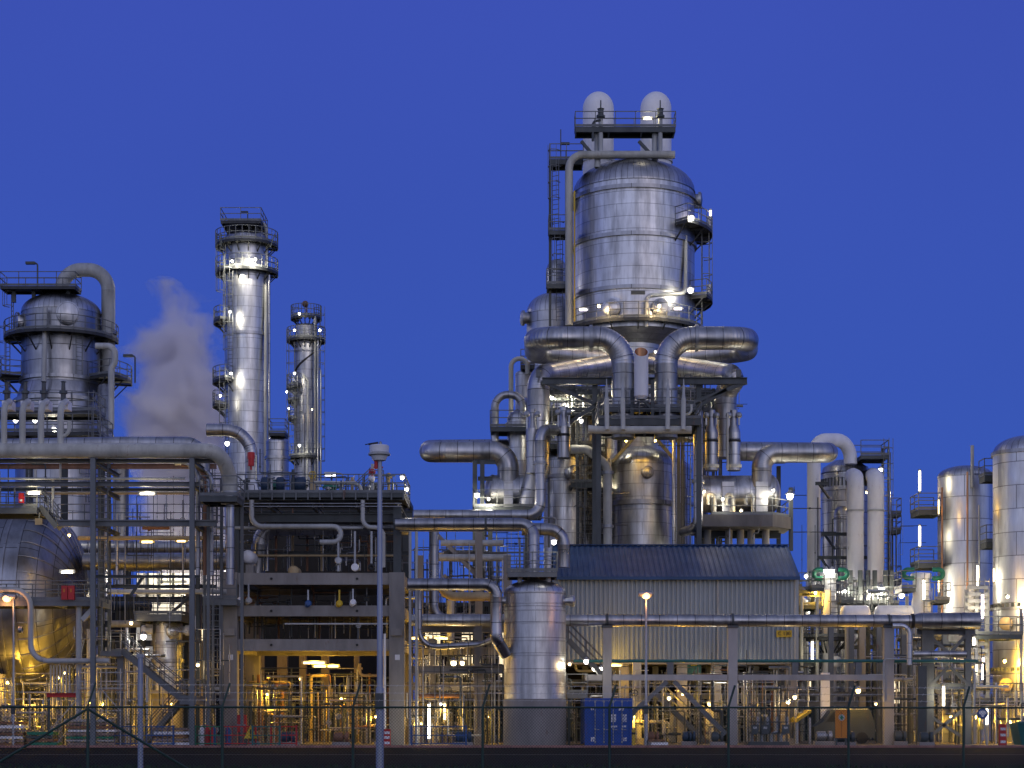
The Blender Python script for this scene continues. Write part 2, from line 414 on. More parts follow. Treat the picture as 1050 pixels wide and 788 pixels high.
def steelframe(name, label, cols, beams, braces=(), w=.35, mat='steel', group=None, cat='steel frame', bw=None):
    loc = cols[0][0] if cols else (beams[0][0] if beams else (0, 0))
    t = thing(name, label, cat, (loc[0], loc[1], 0), group)
    for p, q in cols: MB().ibeam(p, q, w, w, up=(0,1,0)).build('column', M[mat], t)
    for p, q in beams: MB().ibeam(p, q, (bw or w)*.8, (bw or w)).build('beam', M[mat], t)
    for p, q in braces: MB().bar(p, q, w*.5).build('brace', M[mat], t)
    return t
def stairs(root, p, q, width=.9, mat='steel_l', yoff=0):
    """straight flight from p (foot) to q (head) with stringers, treads and handrails"""
    p, q = Vector(p), Vector(q); m = MB(); d = q-p
    for k in (0, 1):
        o = Vector((0, width*k, 0)); m.bar(p+o, q+o, .06, .28)
    n = max(3, int(abs(d.z)/.2))
    for i in range(1, n): c = p+d*(i/n); m.box(c.x-.13, c.x+.13, c.y, c.y+width, c.z-.02, c.z+.02)
    o = m.build('stair_flight', M[mat], root); r = MB()
    for k in (0, 1):
        off = Vector((0, width*k, 0))
        for h in (.55, 1.0): r.bar(p+off+Vector((0,0,h)), q+off+Vector((0,0,h)), .05)
        c = max(2, int(d.length/1.2))
        for i in range(c+1): b = p+off+d*(i/c); r.bar(b, b+Vector((0,0,1.)), .05)
        if k == 0: r.build('handrail', M[mat], o); r = MB()
    r.build('handrail', M[mat], o)
    return o
# ================================================================ camera, sky, light
scene = bpy.context.scene
cam = bpy.data.objects.new('camera', bpy.data.cameras.new('camera')); C.objects.link(cam)
cam.location = (0, 0, HC); cam.rotation_euler = (R(90), 0, 0)
cam.data.sensor_width = 36; cam.data.lens = 36*F/1050; cam.data.shift_y = (HZ-394)/1050
cam.data.clip_start = .5; cam.data.clip_end = 6000
scene.camera = cam
scene.view_settings.view_transform = 'Standard'; scene.view_settings.look = 'None'; scene.view_settings.exposure = 0; scene.view_settings.gamma = 1
scene.cycles.max_bounces = 6; scene.cycles.diffuse_bounces = 2; scene.cycles.glossy_bounces = 4; scene.cycles.volume_bounces = 8
scene.cycles.use_denoising = True; scene.cycles.sample_clamp_indirect = 4.; scene.cycles.sample_clamp_direct = 0
scene.cycles.caustics_reflective = False; scene.cycles.caustics_refractive = False

w = bpy.data.worlds.new('World'); scene.world = w; w.use_nodes = True
nt = w.node_tree; L = nt.links.new; bgn = nt.nodes['Background']
tc = N(nt, 'ShaderNodeTexCoord'); sp = N(nt, 'ShaderNodeSeparateXYZ'); L(tc.outputs['Generated'], sp.inputs[0])
cr = nt.nodes.new('ShaderNodeValToRGB'); L(sp.outputs['Z'], cr.inputs[0]); e = cr.color_ramp.elements
e[0].position, e[0].color = 0.0, (.038, .100, .47, 1); e[1].position, e[1].color = 1.0, (.13, .15, .27, 1)
for p_, c_ in ((.12, (.039, .095, .46)), (.25, (.042, .088, .455)), (.38, (.046, .081, .45)), (.62, (.08, .11, .38))):
    x_ = e.new(p_); x_.color = (*c_, 1)
# afterglow of the set sun, behind the viewer
sky = N(nt, 'ShaderNodeTexSky', sky_type='NISHITA'); sky.sun_disc = False; sky.sun_elevation = R(-1.0); sky.sun_rotation = R(180+25)
ma = N(nt, 'ShaderNodeMapRange', interpolation_type='SMOOTHSTEP'); L(sp.outputs['Y'], ma.inputs[0])
ma.inputs[1].default_value = .42; ma.inputs[2].default_value = -.9; ma.inputs[3].default_value = 0; ma.inputs[4].default_value = 1
tint = N(nt, 'ShaderNodeMix', data_type='RGBA', blend_type='MULTIPLY'); tint.inputs[0].default_value = 1; L(sky.outputs[0], tint.inputs[6]); tint.inputs[7].default_value = (.05, .05, .07, 1)
ag = N(nt, 'ShaderNodeVectorMath', operation='SCALE'); L(tint.outputs[2], ag.inputs[0]); L(ma.outputs[0], ag.inputs['Scale'])
mb = N(nt, 'ShaderNodeMapRange', interpolation_type='SMOOTHSTEP'); L(sp.outputs['Z'], mb.inputs[0]); mb.inputs[1].default_value = 1.25; mb.inputs[2].default_value = .0
gl = N(nt, 'ShaderNodeMath', operation='MULTIPLY'); L(ma.outputs[0], gl.inputs[0]); L(mb.outputs[0], gl.inputs[1])
g2 = N(nt, 'ShaderNodeVectorMath', operation='SCALE'); g2.inputs[0].default_value = (.415, .415, .29); L(gl.outputs[0], g2.inputs['Scale'])
s1 = N(nt, 'ShaderNodeVectorMath', operation='ADD'); L(cr.outputs[0], s1.inputs[0]); L(ag.outputs[0], s1.inputs[1])
s2 = N(nt, 'ShaderNodeVectorMath', operation='ADD'); L(s1.outputs[0], s2.inputs[0]); L(g2.outputs[0], s2.inputs[1])
wn = N(nt, 'ShaderNodeTexNoise', i_Scale=3.2, i_Detail=5.); L(tc.outputs['Generated'], wn.inputs['Vector'])
wr = N(nt, 'ShaderNodeMapRange'); L(wn.outputs[0], wr.inputs[0]); wr.inputs[1].default_value = .25; wr.inputs[2].default_value = .75; wr.inputs[3].default_value = .955; wr.inputs[4].default_value = 1.045
s3 = N(nt, 'ShaderNodeVectorMath', operation='SCALE'); L(s2.outputs[0], s3.inputs[0]); L(wr.outputs[0], s3.inputs['Scale'])
L(s3.outputs[0], bgn.inputs[0]); bgn.inputs[1].default_value = 1.0

sl = bpy.data.lights.new('afterglow_sun', 'SUN'); sl.energy = .18; sl.angle = R(40); sl.color = (1., .80, .74)
so = bpy.data.objects.new('afterglow_sun', sl); C.objects.link(so); so.rotation_euler = Vector((-.42, .9, -.18)).to_track_quat('-Z', 'Y').to_euler()

# ================================================================ ground
def ground_mat(name, c1, c2, scale, rough=.9, bump=.3):
    m, nt, b = newmat(name); L = nt.links.new
    tc = N(nt, 'ShaderNodeTexCoord'); n1 = N(nt, 'ShaderNodeTexNoise', i_Scale=scale, i_Detail=10., i_Roughness=.7); L(tc.outputs['Object'], n1.inputs[0])
    n2 = N(nt, 'ShaderNodeTexNoise', i_Scale=scale*.06, i_Detail=4.); L(tc.outputs['Object'], n2.inputs[0])
    a = N(nt, 'ShaderNodeMath', operation='MULTIPLY_ADD'); L(n1.outputs[0], a.inputs[0]); a.inputs[1].default_value = .6; L(n2.outputs[0], a.inputs[2])
    f = ramp(nt, a.outputs[0], [(.55, 0.), (1.05, 1.)])
    mx = N(nt, 'ShaderNodeMix', data_type='RGBA'); L(f, mx.inputs[0]); mx.inputs[6].default_value = (*c1, 1); mx.inputs[7].default_value = (*c2, 1); L(mx.outputs[2], b.inputs['Base Color'])
    b.inputs['Roughness'].default_value = rough; b.inputs['Specular IOR Level'].default_value = .04
    bp = N(nt, 'ShaderNodeBump', i_Strength=bump, i_Distance=.03); L(n1.outputs[0], bp.inputs['Height']); L(bp.outputs[0], b.inputs['Normal'])
    return m
M['asph'] = ground_mat('dark_asphalt', (.007, .0065, .008), (.020, .018, .022), 14.)
M['pave'] = ground_mat('plant_concrete_paving', (.11, .10, .09), (.24, .22, .20), 3.)
M['soil'] = ground_mat('dark_grassy_soil', (.012, .02, .010), (.03, .04, .018), 5.)
M['kerb'] = paint('reddish_kerb_concrete', (.42, .22, .18), .85, 0., .4, 2., bump=.2)
M['line'] = paint('worn_road_line', (.35, .32, .32), .8, 0., .6, 4.)
M['grass'] = paint('short_grass', (.035, .07, .025), .8, 0., .5, 3.)
def sheet(name, x0, x1, y0, y1, z, mat):
    m = MB(); m.v += [Vector((x0,y0,z)), Vector((x1,y0,z)), Vector((x1,y1,z)), Vector((x0,y1,z))]; m.quad([0,1,2,3], [(0,0),(1,0),(1,1),(0,1)])
    return struct(m.build(name, M[mat]))
sheet('ground', -3000, 3000, -200, 5000, 0, 'soil')
sheet('road', -300, 300, 62.5, 96.2, .004, 'asph')
sheet('plant_paving', -120, 120, 96.5, 260, .008, 'pave')
sheet('road_edge_line', -300, 300, 80.2, 80.5, .008, 'line')
m = MB()
for i in range(120): m.box(-60+i*1.0, -60+i*1.0+.98, 96.2, 96.5, -.1, .12)
struct(m.build('kerb', M['kerb']))
g = MB()
for i in range(2600):
    x_ = random.uniform(-22, 22); y_ = random.uniform(58.5, 62.9) if random.random() < .8 else random.uniform(62.4, 63.3)
    h_ = random.uniform(.03, .12); a_ = random.uniform(0, 3.1); dx, dy = math.cos(a_)*.03, math.sin(a_)*.03; b_ = len(g.v); lx, ly = random.uniform(-.06, .06), random.uniform(-.06, .06)
    g.v += [Vector((x_-dx,y_-dy,0)), Vector((x_+dx,y_+dy,0)), Vector((x_+lx,y_+ly,h_))]; g.quad([b_,b_+1,b_+2], [(0,0)]*3)
struct(g.build('grass', M['grass']), 'stuff')
tag(bpy.data.objects['grass'], 'short dark grass along the near edge of the road', 'grass', kind='stuff')

# ================================================================ chain link fence (near the viewer)
def fence_pt(px, A=(-14., 39.3), k=.30):
    t = (px-CXP)/F; y = (A[1]-k*A[0])/(1-k*t); return Vector((t*y, y, 0))
fp = [-46, 90, 228, 362, 495, 625, 747, 870, 988, 1102]
fpts = [fence_pt(p) for p in fp]
fr = thing('chain_link_fence', 'dark green chain link fence with barbed wire arms along the near side of the road', 'fence', fpts[0])
dirf = (fpts[-1]-fpts[0]).normalized(); FH = 1.99
for b in fpts:
    MB().cyl(b-Vector((0,0,.3)), b+Vector((0,0,FH)), .033, 10).build('post', M['fenceg'], fr)
    q = b+Vector((0,0,FH)); MB().bar(q, q+dirf*.17+Vector((0,0,.52)), .042).build('barbed_arm', M['fenceg'], fr)
MB().tube([fpts[0]+Vector((0,0,FH-.02)), fpts[-1]+Vector((0,0,FH-.02))], .023, seg=8).build('top_rail', M['fenceg'], fr)
for k in (.14, .31, .48):
    m = MB(); o = dirf*(.17*k/.52)+Vector((0,0,FH+k)); p0, p1 = fpts[0]+o, fpts[-1]+o; m.bar(p0, p1, .008)
    n = int((p1-p0).length/.16)
    for i in range(n): c = p0+(p1-p0)*(i/n); m.bar(c+Vector((-.02,0,-.03)), c+Vector((.02,0,.03)), .006)
    m.build('barbed_wire', M['galv'], fr)
for sgn in (-1, 1):
    b = fpts[1]; q = b+dirf*(sgn*2.95)
    MB().tube([b+Vector((0,0,FH-.06)), q+Vector((0,0,.12))], .028, seg=8).build('diagonal_brace', M['fenceg'], fr)
m = MB(); Lf = (fpts[-1]-fpts[0]).length; pit = .075; hgt = 1.85; n0 = int(Lf/pit)
nrm = dirf.cross(Vector((0,0,1)))
for sg in (-1, 1):
    for i in range(-int(hgt/pit), n0+int(hgt/pit)):
        a = i*pit; bq = a+sg*hgt; p0, p1, z0, z1 = a, bq, .1, .1+hgt
        if sg*(p1-p0) <= 0: continue
        lo, hi = min(p0, p1), max(p0, p1)
        if hi < 0 or lo > Lf: continue
        def at_(t): return fpts[0]+dirf*t+Vector((0,0,z0+(t-p0)/(p1-p0)*hgt))
        t0, t1 = (max(p0, 0) if sg > 0 else min(p0, Lf)), (min(p1, Lf) if sg > 0 else max(p1, 0))
        A_, B_ = at_(t0)+nrm*.003*sg, at_(t1)+nrm*.003*sg
        if B_.z <= A_.z: continue
        d = (B_-A_).normalized(); s_ = d.cross(nrm)*.003; b0 = len(m.v)
        m.v += [A_-s_, A_+s_, B_+s_, B_-s_, A_+nrm*.003, B_+nrm*.003]
        z4 = [(0,0)]*4
        m.quad([b0,b0+1,b0+2,b0+3], z4); m.quad([b0,b0+4,b0+5,b0+3], z4); m.quad([b0+1,b0+4,b0+5,b0+2], z4)
m.build('wire_mesh', M['fenceg'], fr)

# ================================================================ near masts on the viewer's side of the road
Yp = 58.; x_ = X(389.5, Yp)
t = thing('camera_mast', 'tall blue grey mast carrying a white domed housing above the pipe deck', 'mast', (x_, Yp, 0))
MB().lathe((x_,Yp,0), (0,0,1), [(.125, 0), (.125, Z(706, Yp)), (.095, Z(705, Yp)), (.07, Z(470, Yp)), (0, Z(470, Yp))], 16).build('pole', M['pole'], t)
hz = Z(463, Yp)
MB().lathe((x_-.02,Yp,hz-.12), (0,0,1), [(0, -.22), (.2, -.17), (.27, -.02), (.30, .03), (.30, .10), (.31, .28), (.27, .31), (0, .33)], 20).build('housing', M['white'], t)
MB().lathe((x_-.02,Yp,hz-.12), (0,0,1), [(.305, -.02), (.345, .0), (.345, .05), (.305, .09)], 20).build('rim', M['greyp'], t)
MB().lathe((x_+.02,Yp,hz+.22), (0,0,1), [(.05, 0), (.05, .05), (.02, .09), (0, .09)], 10).build('top_cap', M['galv'], t)
m = MB(); m.bar((x_-.05,Yp,hz+.27), (x_-.36,Yp,hz+.22), .07, .05); m.bar((x_-.3,Yp,hz+.24), (x_-.42,Yp-.1,hz+.2), .12, .03); m.build('wind_vane', M['black'], t)
m = MB(); m.cyl((x_-.12,Yp,hz-.55), (x_-.12,Yp,hz-.3), .06, 10); m.bar((x_-.2,Yp,hz-.5), (x_+.1,Yp,hz-.5), .04); m.build('side_box', M['red'], t)
m = MB(); m.box(x_-.13, x_+.13, Yp-.17, Yp-.1, 1.95+.0, 2.45); m.build('junction_box', M['steel'], t)
Yp = 56.; x_ = X(144, Yp)
t = thing('bare_post', 'bare blue grey steel post behind the fence, between the timber stacks and stairs', 'post', (x_, Yp, 0))
MB().lathe((x_,Yp,0), (0,0,1), [(.085, 0), (.075, Z(674, Yp)), (0, Z(674, Yp))], 14).build('pole', M['pole'], t)
MB().box(x_-.10, x_+.10, Yp-.10, Yp+.10, Z(674.5, Yp), Z(671, Yp)).build('cap', M['pole'], t)
# ================================================================ LEFT: far column vessel with cone
Y = 138.; cx, cy = X(63, Y), Y; r = S(40, Y)
v = vessel('regenerator_column', 'wide clad column with a domed top and conical shoulder behind the cream pipe header', cx, cy, r, Z(404, Y), Z(322, Y), S(20, Y), 'alu_dk', 'gore', base=0)
MB().lathe((cx,cy,0), (0,0,1), [(S(46, Y), 0), (S(46, Y), Z(414, Y)), (S(40, Y), Z(396, Y))], 56).build('lower_shell', M['alu_dk'], v)
for py in (344, 392, 414): bandring(v, cx, cy, Z(py, Y), S(40.5 if py < 400 else 46, Y), .15, .25, 'alu_dk')
ring_platform(v, cx, cy, Z(349, Y), r, S(17, Y), -100, 100)
deck(v, X(9, Y), X(85, Y), Y-2.4, Y-.5, Z(301, Y), 'fblr')
m = MB()
for px in (20, 40, 75): m.bar((X(px,Y), Y-1.5, Z(315, Y)), (X(px,Y), Y-1.5, Z(302.5, Y)), .25)
m.build('platform_post', M['steel'], v)
ring_platform(v, cx, cy, Z(391, Y), S(41, Y), S(30, Y), 55, 105)
ring_platform(v, cx, cy, Z(389, Y), S(41, Y), S(20, Y), -100, -62)
ladder(v, X(22, Y)-.4, Y-1, Z(349, Y), Z(302, Y), True, -60)
ladder(v, X(10, Y), Y-.5, Z(430, Y), Z(349, Y), True, -40)
ladder(v, X(90, Y), Y-S(38, Y), Z(391, Y), Z(352, Y), True, 40)
manway(v, P(78, 330, Y)+Vector((0,-r*.92+1,0))-Vector((0,1,0)), (.35,-1,0), .85, 'alu', 'manway')
manway(v, P(26, 334, Y)+Vector((0,-r*.35,0)), (-1,-.5,0), .75, 'alu', 'manway')
MB().tube([P(58, 326, Y)+Vector((0,-r*.99-.5,0)), P(58, 420, Y)+Vector((0,-r*.99-1.,0))], S(2.6, Y), seg=12).build('downcomer', M['greyp'], v)
for px, py in ((33, 270), (133, 365)):
    MB().tube([P(px+5.5, py+28, Y-2), P(px+5.5, py, Y-2), P(px-6, py, Y-2)], .06, .2, 8).bar(P(px-6.5, py, Y-2), P(px+3, py, Y-2), .3, .18).build('lamp_arm', M['steel'], v)
Yq = 138.
pipe('overhead_pipe', 'large swan-neck pipe arching over the top of the wide left column', [P(63, 300, Yq), P(65, 277, Yq), P(111, 277, Yq), P(111, 372, Yq+.5), P(111, 400, Yq+.5)], S(7, Yq), 'greyp', S(20, Yq), flanges=[(P(111, 342, Yq), (0,0,1))], bead=True)
pipe('drop_pipe', 'fat dark pipe dropping beside the lower right flank of the wide column', [P(108, 398, 136), P(108, 450, 134), P(124, 470, 134), P(124, 600, 134)], S(8, 136), 'pipe_d')
pipe('side_pipe', 'grey pipe hooking down beside the side platform of the wide column', [P(98, 355, 133), P(118, 355, 133), P(118, 372, 133), P(114, 378, 133), P(114, 440, 133)], S(3.2, 133), 'greyp', .7)
pipe('flank_pipe', 'slim pipe climbing the left flank of the wide column', [P(36, 600, 131), P(36, 425, 131), P(30, 420, 131)], S(2, 131), 'greyp', .5)
# platform deck in front of the column with the bright windows of riser boxes
t = thing('riser_platform', 'railed steel platform behind the four cream risers', 'platform', (X(40,110), 110, 0))
deck(t, X(-20, 110), X(108, 110), 108, 112, Z(448, 110), 'fbr')
deck(t, X(-20, 112), X(104, 112), 110.5, 113, Z(425, 112), 'fr')
for px in (-8, 30, 66, 104): MB().ibeam((X(px,110), 110, 0), (X(px,110), 110, Z(449.5, 110)), .35, .35, up=(0,1,0)).build('column', M['steel'], t)
ladder(t, X(108, 110), 107.6, Z(560, 110), Z(425, 110), True)
# cream header pipe and its four risers
Yh = 97.5
hp = pipe('pipe_header', 'large cream header pipe crossing the left rack and bending down at its end', [P(-60, 462.5, Yh), P(226, 462.5, Yh), P(236, 490, Yh+1), P(236, 508, Yh+1)], S(7.8, Yh), 'cream', S(24, Yh), seg=26, flanges=[(P(236, 506, Yh+1), (0,0,1)), (P(-10, 462.5, Yh), (1,0,0))])
for i, px in enumerate((4, 23, 42, 62)):
    lab = ('leftmost cream riser of the header pipe with a white box on top', 'second cream riser from the left edge on the header pipe', 'third cream riser from the left edge on the header pipe', 'rust-stained cream riser, last of the four on the header pipe')[i]
    rt = pipe('riser_pipe', lab, [P(px, 462, Yh), P(px, 416, Yh), P(px+6, 412, Yh+1.5)], S(3.3, Yh), 'cream', .9, group='cream risers on the left header', seg=14)
    MB().box(X(px-2, Yh+1.4), X(px+8, Yh+1.4), Yh+1.4, Yh+2.2, Z(420, Yh+1.4), Z(411, Yh+1.4)).build('valve_box', M['white'], rt)
    m = MB(); m.lathe(P(px+3, 410.8, Yh+1.7), (0,0,1), [(.14, 0), (.14, .35), (.22, .36), (.22, .5), (.12, .55), (.1, .95), (.16, 1.0), (0, 1.05)], 12); m.build('relief_valve', M['steel'], rt)
MB().cyl(P(236, 600, Yh+1), P(236, 508, Yh+1), .24, 14).build('drain_leg', M['pipe_d'], hp); MB().lathe(P(236, 516, Yh+1), (0,0,1), [(.24, -.06), (.5, -.06), (.5, .08), (.3, .3), (.24, .3)], 16).build('flange', M['galv'], hp)
pipe('branch_pipe', 'short cream U-bend branch beside the last riser', [P(62, 448, Yh), P(71, 448, Yh), P(71, 432, Yh)], S(2, Yh), 'cream', .45)
pipe('parallel_pipe', 'grey clad pipe running behind the cream header and turning down into the rack', [P(-40, 458, 104), P(125, 455, 104), P(205, 455, 104), P(213, 520, 104)], S(7, 104), 'pipe', S(16, 104))
for i, (px, rr) in enumerate(((203, 2.5), (210, 2), (217, 2.2))):
    pipe('bent_pipe', ('innermost', 'middle', 'outermost')[i]+' of three thin pipes bending down under the header elbow', [P(px-24, 475+i*2, 101), P(px, 475+i*2, 101), P(px, 590, 101)], S(rr, 101), ('pipe_d', 'rustp', 'pipe_d')[i], .9, group='thin pipes under the header elbow', seg=10)
pipe('arch_pipe', 'silver clad pipe arching down in front of the tall column onto the deck', [P(212, 441, 112), P(258, 441, 112), P(258, 508, 112)], S(6.4, 112), 'pipe', S(27, 112))
t = thing('gas_detector', 'dark red cylindrical fitting hanging on the arch pipe', 'fitting', P(257.5, 470, 111))
MB().lathe(P(257.5, 478, 110.8), (0,0,1), [(0, 0), (.18, 0), (.18, .4), (.22, .41), (.22, .8), (.17, .82), (0, .83)], 12).build('body', M['red'], t)
MB().bar(P(257.5, 478, 110.8), P(257.5, 482, 110.8), .1).build('stem', M['red'], t)

# ================================================================ LEFT: steel pipe rack
fr_ = steelframe('pipe_rack', 'tall grey steel rack with round posts carrying the cream header pipe', [], [], w=.3)
fr_.location = (X(95, 98), 98, 0)
def col_(px, w_, Yc, top, mat): MB().ibeam((X(px,Yc), Yc, 0), (X(px,Yc), Yc, Z(top, Yc)), S(w_,Yc), S(w_,Yc), up=(0,1,0)).build('column', M[mat], fr_)
col_(95.5, 5, 97.5, 470, 'post'); col_(197, 5, 97.5, 470, 'post'); col_(104, 4, 104, 470, 'steel'); col_(112, 3, 104, 470, 'steel'); col_(203, 4, 104, 470, 'steel'); col_(-12, 5, 97.5, 470, 'post')
for y0, y1, Yb, mat, xa, xb in ((471, 475, 98.1, 'steel_l', -40, 222), (476, 481, 104.4, 'rustp', -40, 222), (494.5, 499, 98.1, 'steel_l', -40, 205), (501, 504, 104.4, 'steel', -40, 205), (534, 540, 98.1, 'steel_l', 60, 222), (600, 603.5, 104.4, 'steel', 90, 222), (590, 593, 98.1, 'steel', 95, 205)):
    MB().ibeam((X(xa,Yb), Yb, Z((y0+y1)/2, Yb)), (X(xb,Yb), Yb, Z((y0+y1)/2, Yb)), .25, S(y1-y0, Yb)).build('beam', M[mat], fr_)
for px in (95.5, 197):
    for py in (473, 497, 537): MB().ibeam((X(px,97.5), 97.8, Z(py, 97.5)), (X(px,97.5), 104, Z(py, 97.5)), .2, .22).build('cross_beam', M['steel'], fr_)
m = MB(); rails(m, [(X(58,98), 98.3, Z(536, 98)), (X(222,98), 98.3, Z(536, 98))], 1.0); m.build('railing', M['steel_l'], fr_)
MB().bar((X(130,98), 99, Z(610, 98)), (X(143,98), 99, Z(590, 98)), .15).bar((X(160,104), 104.3, Z(640, 104)), (X(203,104), 104.3, Z(605, 104)), .15).build('brace', M['steel'], fr_)
ladder(fr_, X(108, 100), 99.5, Z(620, 100), Z(475, 100), True)
t = thing('access_walkway', 'railed walkway on top of the dark drum with a sloping handrail', 'walkway', (X(20,100), 101, 0))
deck(t, X(-30, 100), X(40, 100), 99.6, 102.5, Z(521, 100), 'fb', th=.35, mat='steel_l')
stairs(t, (X(57, 100), 100.2, Z(529, 100)-.6), (X(40, 100), 100.2, Z(519, 100)), 1.0)
for px in (-10, 38): MB().bar((X(px,101), 101, Z(530, 101)), (X(px,101), 101, Z(524.5, 101)), .3).build('support', M['steel'], t)
for k, (nm, pts, r_, mt, b) in enumerate((
    ('thin bright pipe with lit top edge crossing the rack under the second beam', [P(40, 506, 103), P(225, 506, 103)], 1.4, 'ochre', None),
    ('narrow tan pipe crossing the rack below the railing', [P(80, 552, 103), P(225, 552, 103)], 2.2, 'ochre', None),
    ('blue-grey fat pipe crossing the rack below the tan pipe', [P(75, 562, 120), P(232, 562, 120)], 7., 'pipe', None),
    ('rust-bottomed fat clad pipe crossing low through the left rack', [P(86, 576, 108), P(234, 576, 108)], 9., 'pipe', None),
    ('grey green pipe crossing under the white lit panel', [P(110, 607, 103), P(232, 607, 103)], 2.6, 'greyp', None),
    ('thin grey pipe along the top of the second beam', [P(-30, 491, 99), P(190, 491, 99)], 1.2, 'greyp', None))):
    pipe('rack_pipe', nm, pts, S(r_, pts[0].y), mt, seg=14)
for i, px in enumerate((56, 53)):
    pipe('stub_pipe', ('longer', 'shorter')[i]+' of two short upright pipe stubs standing on the drum walkway', [P(px+4*i-2, 526 if i == 0 else 512, 99.4), P(px+4*i-2, 490, 99.4)], S(.9, 99), 'greyp', seg=8)
pipe('hanging_pipe', 'pale pipe stub hanging under the rusty rack beam', [P(62, 475, 98.6), P(62, 492, 98.6)], S(1.1, 98), 'cream', seg=8)
t = thing('fire_box', 'red equipment box on the railing of the drum walkway', 'box', P(22, 516, 99.5))
m = MB(); c = P(22, 511, 99.4); m.box(c.x-.13, c.x+.13, c.y-.08, c.y+.08, c.z-.27, c.z+.27); m.box(c.x-.15, c.x+.15, c.y-.1, c.y+.09, c.z-.02, c.z+.02); m.build('body', M['red'], t)
MB().box(c.x-.06, c.x+.06, c.y-.1, c.y-.08, c.z-.18, c.z-.08).build('plate', M['white'], t)

# ================================================================ LEFT: big dark drum
Y = 109.; r = S(97, Y); zc = Z(620, Y)
t = thing('horizontal_drum', 'huge dark clad horizontal drum with a bulging ribbed end on the left', 'drum', (X(0, Y), Y, 0))
x0, x1 = X(-150, Y), X(42, Y)
MB().lathe((x0,Y,zc), (1,0,0), [(0, 0), (r, .01), (r, x1-x0)], 72).build('shell', M['alu_dk'], t)
m = MB()
for px in (-40, 10, 27, 41): m.lathe((X(px,Y)-.06,Y,zc), (1,0,0), [(r, 0), (r+.06, 0), (r+.06, .12), (r, .12)], 72)
m.build('hoop', M['alu_d'], t)
ex = S(49, Y)
MB().lathe((x1,Y,zc), (1,0,0), [(r*1.002, 0)]+[(r*math.cos(R(90*i/14)), ex*math.sin(R(90*i/14))) for i in range(1, 15)], 72).build('end_cap', M['alu_dk'], t)
m = MB()
for k in range(36):
    an = R(360*k/36+4); pr = None
    for i in range(0, 12):
        q = Vector((x1+ex*math.sin(R(7.5*i))*1.004, Y+r*1.004*math.cos(R(7.5*i))*math.cos(an), zc+r*1.004*math.cos(R(7.5*i))*math.sin(an)))
        if pr is not None: m.bar(pr, q, .04)
        pr = q
m.build('gore_rib', M['alu_d'], t)
for px in (-60, 15): MB().box(X(px,Y)-.5, X(px,Y)+.5, Y-r*.8, Y+r*.8, 0, zc-r*.75).build('saddle', M['conc'], t)
t = thing('label_plate', 'small tan square plate at the top of the dark drum', 'plate', P(39.5, 536, 99.2))
c = P(39.5, 535, 99.3); MB().box(c.x-.19, c.x+.19, c.y, c.y+.05, c.z-.17, c.z+.17).build('plate', M['ochre'], t)
MB().bar(c+Vector((0,.04,0)), c+Vector((0,.3,.5)), .06).build('stem', M['steel'], t)

# lower platform in front of the drum
t = thing('drum_platform', 'railed platform on a pale round post in front of the dark drum', 'platform', (X(80,99), 99, 0))
deck(t, X(-30, 99), X(106, 99), 98, 100.8, Z(617, 99), 'fbr', th=.3, mat='steel_l')
MB().cyl((X(80.5,98.4), 98.5, 0), (X(80.5,98.4), 98.5, Z(621.5, 98.4)), S(3.2, 98), 16).build('post', M['greyp'], t)
MB().bar((X(84,98.4), 98.5, Z(636, 98.4)), (X(96,98.4), 98.5, Z(623, 98.4)), .25).build('brace', M['greyp'], t)
MB().cyl((X(-12,98.4), 98.5, 0), (X(-12,98.4), 98.5, Z(621.5, 98.4)), S(3.2, 98), 16).build('post', M['greyp'], t)
ladder(t, X(101, 99), 98.6, Z(668, 99), Z(617, 99), False, w=.55)
pipe('looped_pipe', 'cream pipe looping down from the platform and right in front of the drum', [P(-30, 605, 98), P(31.5, 605, 98), P(31.5, 678, 98), P(112, 678, 98)], S(2.9, 98), 'greyp', .9, seg=14, flanges=[(P(27, 646, 98)+Vector((-.3,0,0)), (1,0,0))])
for i in range(2):
    px = 66.5+i*7; c = P(px, 608, 97.9)
    t = thing('fire_cabinet', ('left', 'right')[i]+' of two bright red cabinets hung on the drum platform railing', 'cabinet', c, 'red cabinets on the drum platform')
    MB().box(c.x-.16, c.x+.16, c.y-.12, c.y+.1, c.z-.37, c.z+.37).build('body', M['red'], t)
    MB().box(c.x-.05, c.x+.03, c.y-.135, c.y-.121, c.z+.02, c.z+.2).build('plate', M['orange'], t)
for i in range(7):
    px = 52+i*3.2; pipe('standpipe', 'slim upright pipe in the row under the looped pipe', [P(px, 682, 98.6), P(px, 710, 98.6)], S(.95, 98), ('greyp', 'galv')[i % 2], seg=8, group='row of slim pipes under the looped pipe')
t = thing('red_beam', 'rusty red beam carrying the row of slim upright pipes', 'beam', (X(65, 98.6), 98.6, Z(714, 98.6)))
MB().ibeam(P(48, 713, 98.6), P(84, 713, 98.6), .3, .22).build('beam', M['red'], t)
for px in (50, 82): MB().bar(P(px, 766, 98.6)+Vector((0,.1,0)), P(px, 714.5, 98.6)+Vector((0,.1,0)), .14).build('leg', M['steel'], t)

